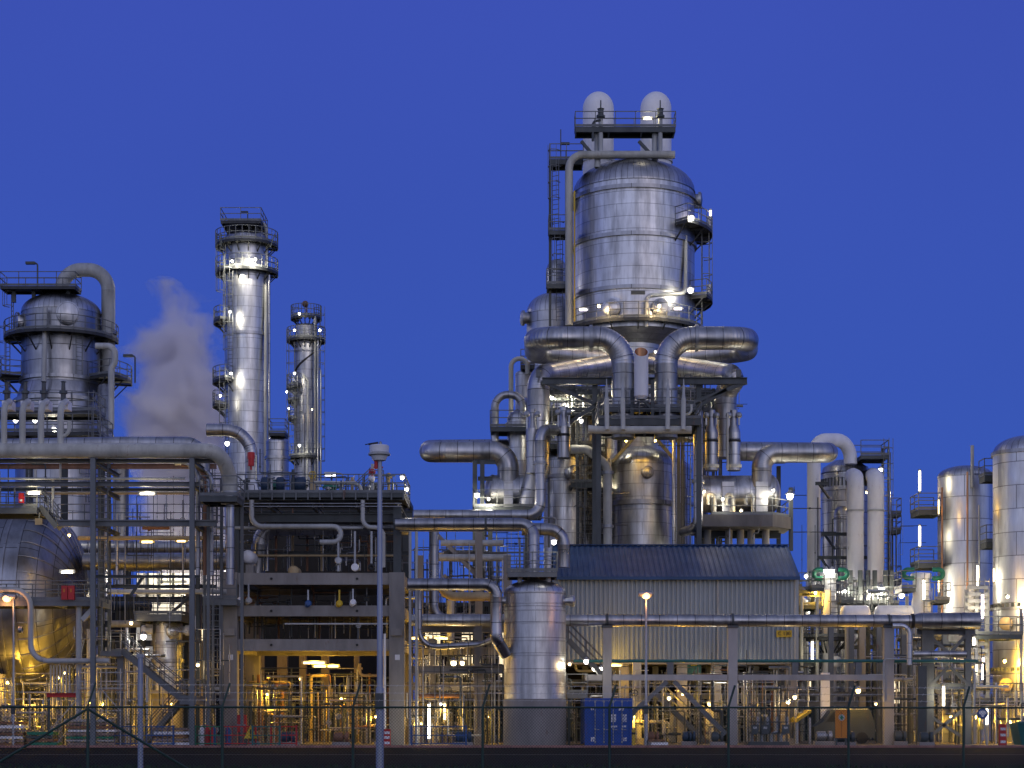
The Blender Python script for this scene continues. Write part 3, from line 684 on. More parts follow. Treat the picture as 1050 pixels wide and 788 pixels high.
# small lit vessel with skirt and its platform
Y = 106.; cx = X(172, Y)
v = vessel('skirted_vessel', 'small clad upright vessel on a concrete skirt lit yellow from below beside the stairs', cx, Y, S(15, Y), 0, Z(640, Y), S(6, Y), 'alu', 'gore', skirt=Z(710, Y), bands=(Z(660, Y), Z(678, Y)))
manway(v, (X(179, Y), Y-S(13, Y), Z(648, Y)), (.45,-1,0), .45)
manway(v, (X(156, Y), Y-.5, Z(647, Y)), (-1,-.2,0), .3, 'white', 'nozzle'); manway(v, (X(188, Y), Y-.5, Z(647, Y)), (1,-.2,0), .3, 'white', 'nozzle')
bandring(v, cx, Y, Z(710, Y), S(15.4, Y), .2, .2, 'concl')
t = thing('vessel_platform', 'railed box platform above the small skirted vessel', 'platform', (X(168,105), 105, 0))
deck(t, X(144, 105), X(192, 105), 103.2, 107.5, Z(631.5, 105), 'fblr', th=.4, mat='steel_l')
for px in (146, 190): MB().ibeam((X(px,107), 107.2, 0), (X(px,107), 107.2, Z(636, 107)), .25, .25, up=(0,1,0)).build('column', M['steel'], t)
pipe('cross_pipe', 'cream pipe bending behind the box platform of the skirted vessel', [P(112, 640, 109), P(158, 640, 109), P(160, 660, 109)], S(3.6, 109), 'cream', .8)
pipe('elbow_pipe', 'dark lagged elbow pipe to the right of the small skirted vessel', [P(187, 651, 107), P(203, 651, 107), P(205, 700, 107), P(205, 766, 107)], S(6, 107), 'ochre', 1.1)
t = thing('staircase', 'grey steel stairs with a mid landing in front of the small skirted vessel', 'stairs', (X(150,100), 100, 0))
deck(t, X(105, 100), X(127, 100), 99.4, 101.4, Z(668, 100), 'b', th=.3, mat='steel_l')
stairs(t, (X(187, 100), 99.6, Z(717, 100)), (X(126, 100), 99.6, Z(668, 100)), 1.0)
deck(t, X(186, 100), X(203, 100), 99.4, 102.2, Z(717, 100), 'frb', th=.3, mat='steel_l')
stairs(t, (X(150, 102), 101.1, 0.1), (X(187, 101), 101.1, Z(717, 101)), .9)
for px in (194,): MB().bar((X(px,101), 101.6, 0), (X(px,101), 101.6, Z(719.5, 101)), .3).build('leg', M['steel_l'], t)
MB().bar((X(124,100), 100, 0), (X(124,100), 100, Z(671, 100)), .35).build('leg', M['steel_l'], t)
t = thing('scaffold_tower', 'thin tube scaffold standing between the drum and the staircase', 'scaffold', (X(118,98.5), 98.5, 0))
for px in (84, 106, 126):
    for yy in (97.9, 99.2): MB().cyl((X(px,98.5), yy, 0), (X(px,98.5), yy, Z(686, 98.5)), .035, 8).build('standard', M['galv'], t)
for py in (690, 699, 706, 729): MB().bar((X(82,98.5), 97.85, Z(py, 98.5)), (X(128,98.5), 97.85, Z(py, 98.5)), .05).build('ledger', M['galv'], t)
for a_, b_ in ((84, 106), (126, 106)): MB().bar((X(a_,98.5), 97.82, Z(729, 98.5)), (X(b_,98.5), 97.82, Z(706, 98.5)), .04).build('brace', M['galv'], t)
MB().box(X(82,98.5), X(128,98.5), 97.9, 99.2, Z(706, 98.5)-.12, Z(706, 98.5)-.07).build('board', M['timber'], t)
t = thing('raking_props', 'two tilted scaffold tubes leaning left of the timber stacks', 'props', (X(60,98), 98, 0))
MB().bar(P(49, 752, 98), P(80, 716, 98), .06).build('tube', M['galv'], t); MB().bar(P(57, 764, 98), P(74, 744, 98.4), .06).build('tube', M['galv'], t)

# ================================================================ LEFT: concrete frame with pipe deck
Yf = 104.
cf = thing('concrete_portal', 'weathered concrete portal frame with two square columns and three deep beams', 'concrete frame', (X(321, Yf), Yf, 0))
for x0_, x1_, b in ((228, 243, 0), (399, 414.5, 0)):
    for yy in (Yf, Yf+9):
        MB().box(X(x0_, Yf), X(x1_, Yf), yy, yy+.85, 0, Z(587, Yf)).build('column', M['conc'], cf)
    m = MB(); m.box(X(x0_+2, Yf), X(x1_-2, Yf), Yf-.22, Yf-.01, Z(652, Yf), Z(645, Yf)); m.build('corbel', M['conc'], cf)
    m = MB(); m.box(X(x0_+6, Yf), X(x0_+11, Yf), Yf-.03, Yf, Z(677, Yf), Z(671.5, Yf)); m.build('number_plate', M['white'], cf)
for ya, yb, xa, xb in ((587.5, 599.5, 244, 398), (621, 632, 244, 398), (655.5, 667.5, 244, 398)):
    for yy in (Yf+.12, Yf+9.1):
        MB().box(X(xa-.9, Yf), X(xb+.9, Yf), yy, yy+.6, Z(yb, Yf), Z(ya, Yf)).build('beam', M['conc'], cf)
    m = MB()
    for px in (278, 366): m.cyl((X(px,Yf), Yf+.115, Z((ya+yb)/2, Yf)), (X(px,Yf), Yf+.05, Z((ya+yb)/2, Yf)), .07, 10)
    m.build('bolt_hole', M['black'], cf)
    for xx in (232, 404): MB().box(X(xx-3, Yf), X(xx+9, Yf), Yf+.86, Yf+8.99, Z(yb, Yf), Z(ya, Yf)).build('side_beam', M['conc'], cf)
MB().box(X(244,Yf), X(398,Yf), Yf+.75, Yf+9., Z(590, Yf)-.2, Z(590, Yf)).build('floor_slab', M['conc'], cf)
for py in (626, 660): MB().box(X(244,Yf)+.02, X(398,Yf)-.02, Yf+.75, Yf+9., Z(py, Yf)-.1, Z(py, Yf)+.1).build('floor_slab', M['conc_dk'], cf)  # slabs added to keep the yellow light below off the upper beams
# steel storey
sf = thing('steel_storey', 'dark blue-green steel storey on the concrete frame carrying the upper pipe deck', 'steel frame', (X(321, Yf), Yf+1, Z(587, Yf)))
zt = Z(511, Yf)
for px in (240, 407):
    for yy in (Yf+.5, Yf+9.3): MB().ibeam((X(px,Yf), yy, Z(587, Yf)+.01), (X(px,Yf), yy, zt-.4), S(9, Yf)*.9, S(9, Yf)*.9, up=(0,1,0)).build('column', M['steel'], sf)
for py, h_, yy in ((509, .42, Yf+.2), (529, .5, Yf+1.2), (509, .42, Yf+9.6), (560, .25, Yf+5)):
    MB().ibeam((X(232,Yf), yy, Z(py, Yf)), (X(414,Yf), yy, Z(py, Yf)), .3, h_).build('beam', M['steel'], sf)
for px in (240, 275, 320, 365, 407): MB().ibeam((X(px,Yf), Yf+.4, zt-.35), (X(px,Yf), Yf+9.5, zt-.35), .2, .3).build('joist', M['steel_l'], sf)
deck(sf, X(229, Yf), X(415, Yf), Yf-.3, Yf+5.2, Z(506.5, Yf), 'fblr', th=.24, mat='steel')
m = MB()
for k in range(16): xx = X(231+k*12.2, Yf); m.box(xx-.04, xx+.04, Yf-.36, Yf-.302, Z(506.5, Yf)-.38, Z(506.5, Yf)+.1)
m.build('stiffener', M['steel_l'], sf)
m = MB()
for a_, b_ in (((244, 585), (270, 548)), ((270, 585), (244, 548)), ((340, 585), (385, 548))): m.bar(P(a_[0], a_[1], Yf+8), P(b_[0], b_[1], Yf+8), .15)
m.build('brace', M['steel'], sf)
# ladder tower to the left of it
t = thing('header_platform', 'small railed landing under the bent end of the cream header', 'platform', P(232, 512, 98)); deck(t, X(208, 98), X(246, 98), 97., 99.6, Z(511, 98), 'flr', th=.3, mat='steel')
for px in (209.5, 244.5): MB().bar((X(px,98), 99.3, 0), (X(px,98), 99.3, Z(513.5, 98)), .16).build('post', M['steel_l'], t)
t = thing('ladder_tower', 'narrow ladder tower with caged ladders and landings at the left of the concrete frame', 'ladder tower', (X(220, 102), 102, 0))
deck(t, X(208, 102), X(242, 102), 102.2, 103.8, Z(614, 102), 'fl', th=.35, mat='steel_l')
deck(t, X(206, 103), X(232, 103), 102.6, 103.9, Z(511, 103), 'fl', th=.3, mat='steel_l')
for px, Yy in ((208.5, 102.4), (226, 102.4)): MB().bar((X(px,102), Yy, 0), (X(px,102), Yy, Z(490, 102)), .16).build('column', M['steel_l'], t)
ladder(t, X(222.5, 102), 102., Z(614, 102), Z(480, 102), True)
ladder(t, X(214, 102), 102.2, Z(722, 102), Z(616, 102), False, w=.5)
ladder(t, X(221, 102), 102.2, Z(722, 102), Z(616, 102), False, w=.4)
# deck pipes on the storey face
pl = [('grey pipe with an S-bend across the face of the dark steel storey', [P(258, 513, Yf-.1), P(258, 540, Yf-.1), P(349.5, 540, Yf-.1), P(349.5, 556, Yf-.1), P(328, 556, Yf-.1)], 2.6, 'greyp', .6),
      ('grey pipe stepping down to the right end of the dark steel storey', [P(372, 513, Yf-.1), P(372, 541, Yf-.1), P(393, 541, Yf-.1), P(393, 582, Yf-.1)], 2.3, 'greyp', .5),
      ('thin straight pipe running behind the S-bend on the steel storey', [P(222, 541.5, Yf+.3), P(372, 541.5, Yf+.3)], 1.7, 'greyp', None),
      ('upper of two thin rods under the pipe deck edge', [P(238, 516.5, Yf-.2), P(412, 516.5, Yf-.2)], .6, 'galv', None),
      ('lower of two thin rods under the pipe deck edge', [P(238, 519.5, Yf-.2), P(412, 519.5, Yf-.2)], .6, 'galv', None),
      ('fat dark pipe bending down inside the steel storey behind the white ball vessel', [P(420, 541, Yf+3.5), P(268, 541, Yf+3.5), P(262, 600, Yf+3.5)], 8.5, 'pipe_d', 1.1),
      ('narrow pipe low inside the steel storey', [P(250, 570, Yf+2.5), P(405, 570, Yf+2.5)], 1.2, 'ochre', None)]
for nm, pts, r_, mt, b in pl: pipe('storey_pipe', nm, pts, S(r_, Yf), mt, b, seg=12)
for i, (px, c_) in enumerate(((300, 'ochre'), (315, 'rustp'), (330, 'ochre'), (283, 'rustp'), (378, 'rustp'))):
    pipe('inner_pipe', 'dim upright pipe in the dark inside of the steel storey', [P(px, 586, Yf+6-i*.5), P(px, 545, Yf+6-i*.5)], S(1.4, Yf), c_, seg=8, group='dim upright pipes inside the steel storey')
t = thing('ball_vessel', 'white ball-ended vessel standing on the lower left of the steel storey', 'vessel', P(254, 586, Yf+.9))
MB().lathe(P(254, 571, Yf+.6), (0,-1,0), [(.38, -1.4), (.38, 0)]+dome_prof(.36, 0, .22)[1:], 24).build('shell', M['white'], t)
MB().box(X(250,Yf), X(258,Yf), Yf+.7, Yf+1.5, Z(586.8, Yf), Z(578, Yf)).build('saddle', M['conc'], t)
t = thing('small_drum', 'half-round tan drum end low in the steel storey', 'drum', P(301, 586, Yf+1))
MB().lathe(P(301, 586, Yf+.9), (0,-1,0), [(.32, -1.2), (.32, 0)]+dome_prof(.30, 0, .15)[1:], 24).build('shell', M['ochre'], t)
for i, (px, top, mt) in enumerate(((364, 545, 'white'), (381, 545, 'black'), (347, 548, 'galv'))):
    t = thing('hanging_valve', ('white disc valve hanging on a long rod in the steel storey', 'dark ring valve hanging on a long rod left of the mast', 'small valve below the end of the S-bend pipe')[i], 'valve', P(px, 582, Yf-.1), 'valves on rods in the steel storey')
    MB().bar(P(px, top, Yf-.1), P(px, 586, Yf-.1), .11).build('rod', M['galv'], t)
    MB().lathe(P(px, 582 if i < 2 else 575, Yf-.3), (0,-1,0), [(.0, -.1), (.22, -.1), (.22, .05), (.12 if i == 1 else .18, .1), (0, .1 if i != 1 else .02)], 16).build('valve_disc', M[mt], t)
for i, (px, py, mt, lab) in enumerate(((246, 616, 'white', 'left of two pale disc valves hanging under the top concrete beam'), (255, 616, 'greyp', 'right of two pale disc valves hanging under the top concrete beam'), (316, 619, 'bluep', 'blue valve under the top concrete beam'), (348, 619, 'yellow', 'yellow valve under the top concrete beam'), (362, 618, 'white', 'pale valve right of the yellow valve under the top concrete beam'))):
    t = thing('hanging_valve', lab, 'valve', P(px, py, Yf), 'valves under the top concrete beam')
    MB().bar(P(px, py-17 if i < 2 else py-14, Yf-.1), P(px, py, Yf-.1), .09).build('rod', M['galv' if mt != 'yellow' else 'yellow'], t)
    MB().lathe(P(px, py, Yf-.25), (0,-1,0), [(0, -.15), (.16, -.15), (.19, 0), (.12, .1), (0, .1)], 14).sphere(P(px-1, py+1.5, Yf-.1), .15, 10).build('valve_body', M[mt], t)
pipe('conduit_pipe', 'thin pale conduit with square boxes between the lower concrete beams', [P(292, 640, Yf-.05), P(398, 640, Yf-.05)], .05, 'greyp', seg=8)
pipe('post_pipe', 'thin white pipe rising along the right concrete column', [P(394.5, 766, Yf-.4), P(394.5, 650, Yf-.4)], .07, 'white', seg=8)
# equipment on the pipe deck
zd = Z(506.5, Yf)
for i, (px, w_, mt, lab) in enumerate(((267, 9, 'dkblue', 'dark blue motor at the left of the deck pump row'), (283, 9, 'dkblue', 'dark blue pump casing in the middle of the deck row'), (302, 16, 'dkblue', 'long dark blue compressor at the right of the deck pump row'))):
    t = thing('deck_pump', lab, 'pump', (X(px, Yf), Yf+2, zd), 'blue pumps on the pipe deck')
    z_ = zd+.75; L_ = S(w_, Yf)
    MB().lathe((X(px,Yf)-L_/2, Yf+2, z_), (1,0,0), [(0, 0), (.38, .03), (.45, .12), (.45, L_-.12), (.38, L_-.03), (0, L_)], 20).build('casing', M[mt], t)
    MB().box(X(px,Yf)-L_/2+.05, X(px,Yf)+L_/2-.05, Yf+1.6, Yf+2.4, zd+.005, z_-.36).build('base', M['steel'], t)
t = thing('transition_hood', 'white tapered duct hood at the left end of the pipe deck', 'hood', (X(252, Yf), Yf+2, zd))
MB().lathe((X(252,Yf), Yf+2, zd), (0,0,1), [(.75, 0), (.75, .3), (.45, .9), (.4, 1.0), (0, 1.0)], 4, 45, 405).build('hood', M['white'], t)
for i, (px, lab) in enumerate(((274, 'green motor on the left of the pipe deck'), (333, 'green peaked motor cover in the middle of the pipe deck'))):
    t = thing('green_motor', lab, 'motor', (X(px, Yf), Yf+3.5, zd))
    MB().lathe((X(px,Yf), Yf+3.5, zd), (0,0,1), [(.3, 0), (.3, .7), (.5, .74), (.48, .86), (.16, 1.15), (0, 1.17)], 16).build('casing', M['green'], t)
pipe('deck_pipe', 'pale yellow lit pipe lying along the pipe deck railing', [P(322, 495, Yf+1.5), P(368, 496, Yf+1.5), P(371, 505, Yf+1.5)], S(2, Yf), 'cream', .4, seg=12)
t = thing('deck_valve', 'yellow painted valve stand by the green motor cover', 'valve', P(321, 506, Yf+1.6)); valve(t, P(321, 488, Yf+1.6), (0,-1,0), .2, 'ochre', 'yellow'); MB().bar(P(321, 506, Yf+1.6), P(321, 488, Yf+1.6), .3).build('stand', M['ochre'], t)
t = thing('deck_valve', 'white and red relief valve left of the mast top', 'valve', P(381, 506, Yf+1)); valve(t, P(382, 485, Yf+1), (0,-1,0), .17, 'steel', 'red'); MB().bar(P(382, 506, Yf+1), P(382, 476, Yf+1), .16).build('stand', M['greyp'], t); MB().sphere(P(381, 491, Yf+.9), .2, 12).build('body', M['white'], t)
t = thing('deck_steps', 'small steps with handrails rising over the deck pipes', 'stairs', P(368, 506, Yf+3)); stairs(t, (X(360, Yf), Yf+3, zd), (X(375, Yf), Yf+3, Z(492, Yf)), .8); deck(t, X(375, Yf), X(388, Yf), Yf+3, Yf+4.2, Z(492, Yf), 'fb')
for px in (376, 387): MB().bar((X(px,Yf), Yf+3.1, zd), (X(px,Yf), Yf+3.1, Z(493.5, Yf)-.05), .1).build('leg', M['steel'], t)
gl_ = gooselamp('gooseneck lamp arching over the pipe deck railing by the green motor cover', X(343.5, Yf), Yf+5, zd, Z(474, Yf)-zd, 0)
for i in range(14):
    px = 238+i*12.5+random.uniform(-3, 3); h_ = random.uniform(.5, 1.6); yy = Yf+random.uniform(1.2, 4.8)
    t = thing('deck_stub', 'small upright pipe stub with a flange among the pumps on the pipe deck', 'pipe stub', (X(px, yy), yy, zd), 'pipe stubs on the pipe deck')
    MB().cyl((X(px,yy), yy, zd), (X(px,yy), yy, zd+h_), .09, 8).cyl((X(px,yy), yy, zd+h_*.8), (X(px,yy), yy, zd+h_*.8+.1), .2, 10).build('run', M[random.choice(('galv', 'greyp', 'ochre', 'steel'))], t)

# ================================================================ LEFT: tall slim columns behind
Y = 152.; cx = X(253, Y); r = S(22.5, Y)
v = vessel('tall_column', 'tallest slim clad column on the left with floodlit platforms at its head', cx, Y, r, 0, Z(247, Y), S(11, Y), 'alu', 'gore', bands=(Z(283, Y), Z(345, Y)))
MB().lathe((cx,Y,0), (0,0,1), [(r*.95, Z(280, Y)), (r*.86, Z(279, Y)), (r*.86, Z(254, Y)), (r*1.0, Z(252, Y))], 40).build('neck', M['alu'], v)
ring_platform(v, cx, Y, Z(253, Y), r*.9, S(11.5, Y), -110, 110); ring_platform(v, cx, Y, Z(281, Y), r*.9, S(11.5, Y), -110, 110)
deck(v, X(230, Y), X(271, Y), Y-2, Y+2, Z(233, Y), 'fblr')
m = MB()
for px in (236, 265): m.bar((X(px,Y), Y-1, Z(245, Y)), (X(px,Y), Y-1, Z(235, Y)), .2)
m.build('platform_post', M['steel'], v)
ring_platform(v, cx, Y, Z(332, Y), r, S(11, Y), -110, -45); ring_platform(v, cx, Y, Z(393, Y), r, S(12, Y), -110, -30); ring_platform(v, cx, Y, Z(417, Y), r, S(12, Y), -110, -60)
ladder(v, X(240, Y), Y-r-.2, Z(393, Y), Z(281, Y), True, -30); ladder(v, X(233, Y), Y-1.5, Z(332, Y), Z(253, Y), True, -60); ladder(v, X(236, Y), Y-1.6, Z(480, Y), Z(393, Y), True, -50)
MB().tube([P(256, 238, Y-.5), P(256, 228, Y-.5), P(273, 228, Y-.5), P(273, 250, Y-.5), P(272, 500, Y-2.2)], S(1.9, Y), .8, 12).build('overhead_line', M['greyp'], v)
MB().tube([P(276, 282, Y-1), P(276, 500, Y-1)], S(1.2, Y), seg=10).build('riser', M['alu_d'], v)
m = MB(); m.bar(P(254, 233, Y-1.5), P(254, 217, Y-1.5), .08); m.bar(P(247, 217.5, Y-1.5), P(254, 217.5, Y-1.5), .12); m.bar(P(277, 254, Y-2), P(282, 240, Y-2), .08); m.bar(P(227, 253, Y-2), P(227, 240, Y-2), .08); m.build('lamp_arm', M['steel'], v)
Y = 168.; cx = X(314, Y); r = S(11.5, Y)
v = vessel('thin_column', 'thinner clad column with a spiral line and small platforms, right of the tallest left one', cx, Y, r, 0, Z(336, Y), S(4, Y), 'alu_d', 'gore', bands=(Z(360, Y),))
for py, a0, a1, w_ in ((327, -120, 120, 4), (350, -120, 120, 8), (398, -120, -20, 8), (412, -110, -40, 7), (430, -110, -60, 7), (470, -110, 60, 8)): ring_platform(v, cx, Y, Z(py, Y), r*.8, S(w_, Y)+r*.2, a0, a1)
MB().tube([P(323, 500, Y-1), P(323, 325, Y-1)], S(1.3, Y), seg=10).build('riser', M['greyp'], v)
MB().tube([P(315, 500, Y-1.4), P(316, 390, Y-1.4), P(311, 385, Y-1.4)], S(1.3, Y), seg=10).build('side_line', M['greyp'], v)
m = MB(); pr = None
for i in range(20):
    a = -80+160*i/19; q = Vector((cx, Y, Z(384-26*i/19, Y)))+dirv(a)*(r*1.01)
    if pr is not None: m.bar(pr, q, .14)
    pr = q
m.build('spiral_line', M['black'], v)
ladder(v, X(303, Y), Y-.8, Z(500, Y), Z(350, Y), True, -80); ladder(v, X(327, Y), Y-.6, Z(500, Y), Z(327, Y), True, 60); ladder(v, X(307, Y), Y-1.2, Z(470, Y), Z(398, Y), True, -30)
for px, y0_, y1_, rr_ in ((326, 500, 350, .09), (329, 500, 380, .07), (311, 500, 425, .12), (319, 470, 400, .06)): MB().tube([P(px, y0_, Y-1.25), P(px, y1_, Y-1.25), P(px-3, y1_-3, Y-.8)], rr_, .3, 8).build('side_line', M['galv'], v)
MB().cyl(P(314, 326, Y-.5), P(314, 315, Y-.5), .07, 8).sphere(P(313, 312, Y-.5), .3, 10).build('beacon', M['rustp'], v)
Y = 140.; v = vessel('short_vessel', 'short clad vessel standing between the two slim columns', X(284.5, Y), Y, S(11.5, Y), 0, Z(454, Y), S(6, Y), 'alu_d', 'gore', bands=(Z(470, Y),))
deck(v, X(277, Y), X(294, Y), Y-1, Y+1, Z(446, Y), 'fblr')
m = MB(); m.bar((X(285,Y), Y, Z(449, Y)), (X(285,Y), Y, Z(446.5, Y)-.1), .5); m.build('platform_post', M['steel'], v)
# ================================================================ CENTRE: front vessel
Y = 102.; cx = X(548.5, Y); r = S(31.5, Y)
v = vessel('front_vessel', 'stout bright clad upright vessel on a concrete skirt in front of the corrugated building', cx, Y, r, 0, Z(608, Y), S(13, Y), 'alu', 'gore', skirt=Z(717, Y), bands=())
for py, t_ in ((609, .05), (620, .04), (627, .05), (640, .035), (658, .035), (673, .03), (690, .03), (702, .03)): bandring(v, cx, Y, Z(py, Y), r, t_, .07, 'alu_d')
manway(v, (X(517, Y), Y-.3, Z(617, Y)), (-1,-.1,0), .33, 'alu_d', 'nozzle'); manway(v, (X(580, Y), Y-.3, Z(617, Y)), (1,-.1,0), .33, 'alu_d', 'nozzle')
t = deck(v, X(520, Y), X(571, Y), Y-1.3, Y+1.3, Z(588, Y), 'fblr', th=.3, mat='steel_l')
m = MB()
for px in (533, 562): m.cyl((X(px,Y), Y-.6, Z(599, Y)), (X(px,Y), Y-.6, Z(591, Y)), .14, 10)
m.build('nozzle_stub', M['greyp'], v)

# ================================================================ CENTRE: corrugated building with a blue roof
Yb, Yr, Yk = 110., 114.7, 119.4
xa, xb = X(570.5, Yb), X(817.5, Yb); ze, zr, zb = Z(590, Yb), Z(560, Yr), Z(677, Yb)
b = thing('corrugated_building', 'pale corrugated metal building with a blue ribbed roof raised on columns', 'building', ((xa+xb)/2, Yb, 0))
def corr(m, p0, du, dn, L_, h0, h1, pit=.27, dp=.10):
    """trapezoid sheet: along du, standing from h0 to h1 (points), bulging along dn"""
    pr = []; n = int(L_/pit)
    for i in range(n):
        for f_, d_ in ((0, 0), (.35, 0), (.5, dp), (.85, dp)): pr.append(((i+f_)*pit, d_))
    pr.append((L_, 0)); b0 = len(m.v)
    for u_, d_ in pr:
        o = p0+du*u_+dn*d_
        m.v.append(o+h0); m.v.append(o+h1)
    for i in range(len(pr)-1): m.quad([b0+2*i, b0+2*i+2, b0+2*i+3, b0+2*i+1], [(pr[i][0],0),(pr[i+1][0],0),(pr[i+1][0],1),(pr[i][0],1)])
V = Vector
m = MB(); Lw = xb-xa; Ld = Yk-Yb
corr(m, V((xa,Yb,0)), V((1,0,0)), V((0,-1,0)), Lw, V((0,0,zb)), V((0,0,ze-.05)))
m.build('wall', M['wallc'], b); m = MB()
corr(m, V((xa,Yk,0)), V((1,0,0)), V((0,1,0)), Lw, V((0,0,zb)), V((0,0,ze-.05)))
m.build('wall', M['wallc'], b)
for xx, s_ in ((xa, -1), (xb, 1)):
    m = MB(); corr(m, V((xx,Yb,0)), V((0,1,0)), V((s_,0,0)), Ld, V((0,0,zb)), V((0,0,ze)))
    m.poly([V((xx,Yb,ze)), V((xx,Yk,ze)), V((xx,Yr,zr-.06))], (s_,0,0), .06); m.build('end_wall', M['wallc'], b)
for y0, y1 in ((Yb-.35, Yr), (Yk+.35, Yr)):
    m = MB(); z0_ = ze-.02-(.35*(zr-ze)/(Yr-Yb)); sl_ = V((0, y1-y0, zr-z0_)); nn = V((1,0,0)).cross(sl_).normalized(); nn = nn if nn.z > 0 else -nn
    corr(m, V((xa-.15, y0, z0_)), V((1,0,0)), nn, Lw+.3, V((0,0,0)), sl_, .33, .05)
    m.build('roof', M['roofb'], b)
MB().bar((xa-.15, Yr, zr+.06), (xb+.15, Yr, zr+.06), .4, .06).build('ridge_cap', M['roofb'], b)
MB().box(xa-.1, xb+.1, Yb-.5, Yb-.36, ze-.3, ze-.12).build('gutter', M['roofb'], b)
m = MB()
for px in (736, 815): m.cyl((X(px,Yb), Yb-.12, zb), (X(px,Yb), Yb-.12, ze-.2), .06, 8)
m.build('downpipe', M['greyp'], b)
MB().box(xa+.1, xb-.1, Yb+.1, Yk-.1, zb-.25, zb-.02).build('floor_slab', M['conc'], b)
for px in (575, 640, 700, 735, 812):
    for yy in (Yb+.3, Yk-.6): MB().box(X(px,Yb)-.3, X(px,Yb)+.3, yy, yy+.6, 0, zb-.26).build('column', M['conc'], b)
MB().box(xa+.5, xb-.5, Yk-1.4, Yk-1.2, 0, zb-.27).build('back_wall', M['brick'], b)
sg = thing('unit_sign', 'yellow panel reading C 130 at the right end of the corrugated building', 'sign', P(804, 650, Yb-.2))
c = P(804, 650, Yb-.15); MB().box(c.x-.46, c.x+.46, c.y-.03, c.y+.03, c.z-.2, c.z+.2).build('panel', M['yellow'], sg)
def letters(txt, c, size, mat, parent, name='lettering', ext=.01):
    cu = bpy.data.curves.new('lettering', 'FONT'); cu.body = txt; cu.size = size; cu.extrude = ext; cu.align_x = 'CENTER'; cu.align_y = 'CENTER'
    o = bpy.data.objects.new('lettering_source', cu); C.objects.link(o)
    dg = bpy.context.evaluated_depsgraph_get(); me = bpy.data.meshes.new_from_object(o.evaluated_get(dg)); bpy.data.objects.remove(o)
    me.transform(Matrix.Translation(Vector(c)-offset(parent)) @ Matrix.Rotation(R(90), 4, 'X')); me.materials.clear(); me.materials.append(mat)
    q = bpy.data.objects.new(name, me); C.objects.link(q); q.parent = parent; return q
letters('C 130', c+V((0,-.045,0)), .30, M['black'], sg)

# ================================================================ CENTRE: pipe rack on concrete posts, with the long horizontal pipe
Yp = 104.
pr_ = thing('concrete_pipe_rack', 'row of pale concrete posts with a cross beam carrying the long clad pipe', 'pipe rack', (X(622,Yp), Yp, 0))
for px, w_ in ((622.5, 9), (751, 9.5), (911, 10)):
    MB().box(X(px,Yp)-S(w_/2,Yp), X(px,Yp)+S(w_/2,Yp), Yp-.25, Yp+.25, 0, Z(644, Yp)).build('post', M['concl'], pr_)
    MB().box(X(px,Yp)-S(w_/2+1,Yp), X(px,Yp)+S(w_/2+1,Yp), Yp-.32, Yp+.32, Z(644, Yp)+.001, Z(641.8, Yp)).build('bracket', M['steel'], pr_)
for a_, b_ in ((600, 617.8), (627.2, 746), (756, 905.8)): MB().box(X(a_,Yp)+.01, X(b_,Yp)-.01, Yp-.18, Yp+.18, Z(698, Yp), Z(692, Yp)).build('beam', M['concl'], pr_)
for px in (687, 815, 880): MB().ibeam((X(px,Yp), Yp, Z(691.9, Yp)), (X(px,Yp), Yp, Z(679.5, Yp)), .35, .35, up=(0,1,0)).build('hanger_post', M['steel_l'], pr_)
for a_, b_ in (((684, 699), (640, 739)), ((691, 699), (744, 753))): MB().bar(P(*a_, Yp), P(*b_, Yp), .3, .26).build('brace', M['steel_l'], pr_)
pipe('long_pipe', 'long bright clad horizontal pipe across the front of the corrugated building', [P(420, 636, Yp), P(936, 637, Yp)], S(6.2, Yp), 'pipe', seg=24, supports=[P(751, 636, Yp), P(622.5, 636, Yp), P(911, 637, Yp)])
t = pipe('wide_pipe', 'wider clad pipe section with a black collar at the right end of the long pipe', [P(944, 637, Yp), P(1004, 637, Yp)], S(8.6, Yp), 'pipe_d', seg=24)
MB().lathe(P(936, 637, Yp), (1,0,0), [(S(6.2,Yp), 0), (S(8.6,Yp), S(8.5,Yp))], 24).build('reducer', M['pipe_d'], t); MB().lathe(P(935.5, 637, Yp), (1,0,0), [(S(6.2,Yp), -.08), (S(7.4,Yp), -.07), (S(7.4,Yp), .07), (S(6.2,Yp), .08)], 24).build('collar', M['black'], t)
pipe('drop_pipe', 'slim bright pipe turning down from the long pipe by the right concrete post', [P(915, 642, Yp-1), P(932.5, 642, Yp-1), P(932.5, 682, Yp-1)], S(2.7, Yp), 'alu', .5, seg=14)
pipe('lower_pipe', 'clad pipe running right below the wide pipe section', [P(936, 671, Yp), P(991, 671, Yp)], S(3.4, Yp), 'pipe', seg=16)
pipe('green_pipe', 'long thin dark green pipe along the concrete rack above its beam', [P(588, 678, Yp-.1), P(1003, 678, Yp-.1)], S(1.6, Yp), 'teal', seg=12)
pipe('short_pipe', 'thin pale pipe hooked in front of the right concrete post', [P(906, 720, Yp-.6), P(906, 676, Yp-.6), P(930, 676, Yp-.6)], S(.8, Yp), 'greyp', .2, seg=8)

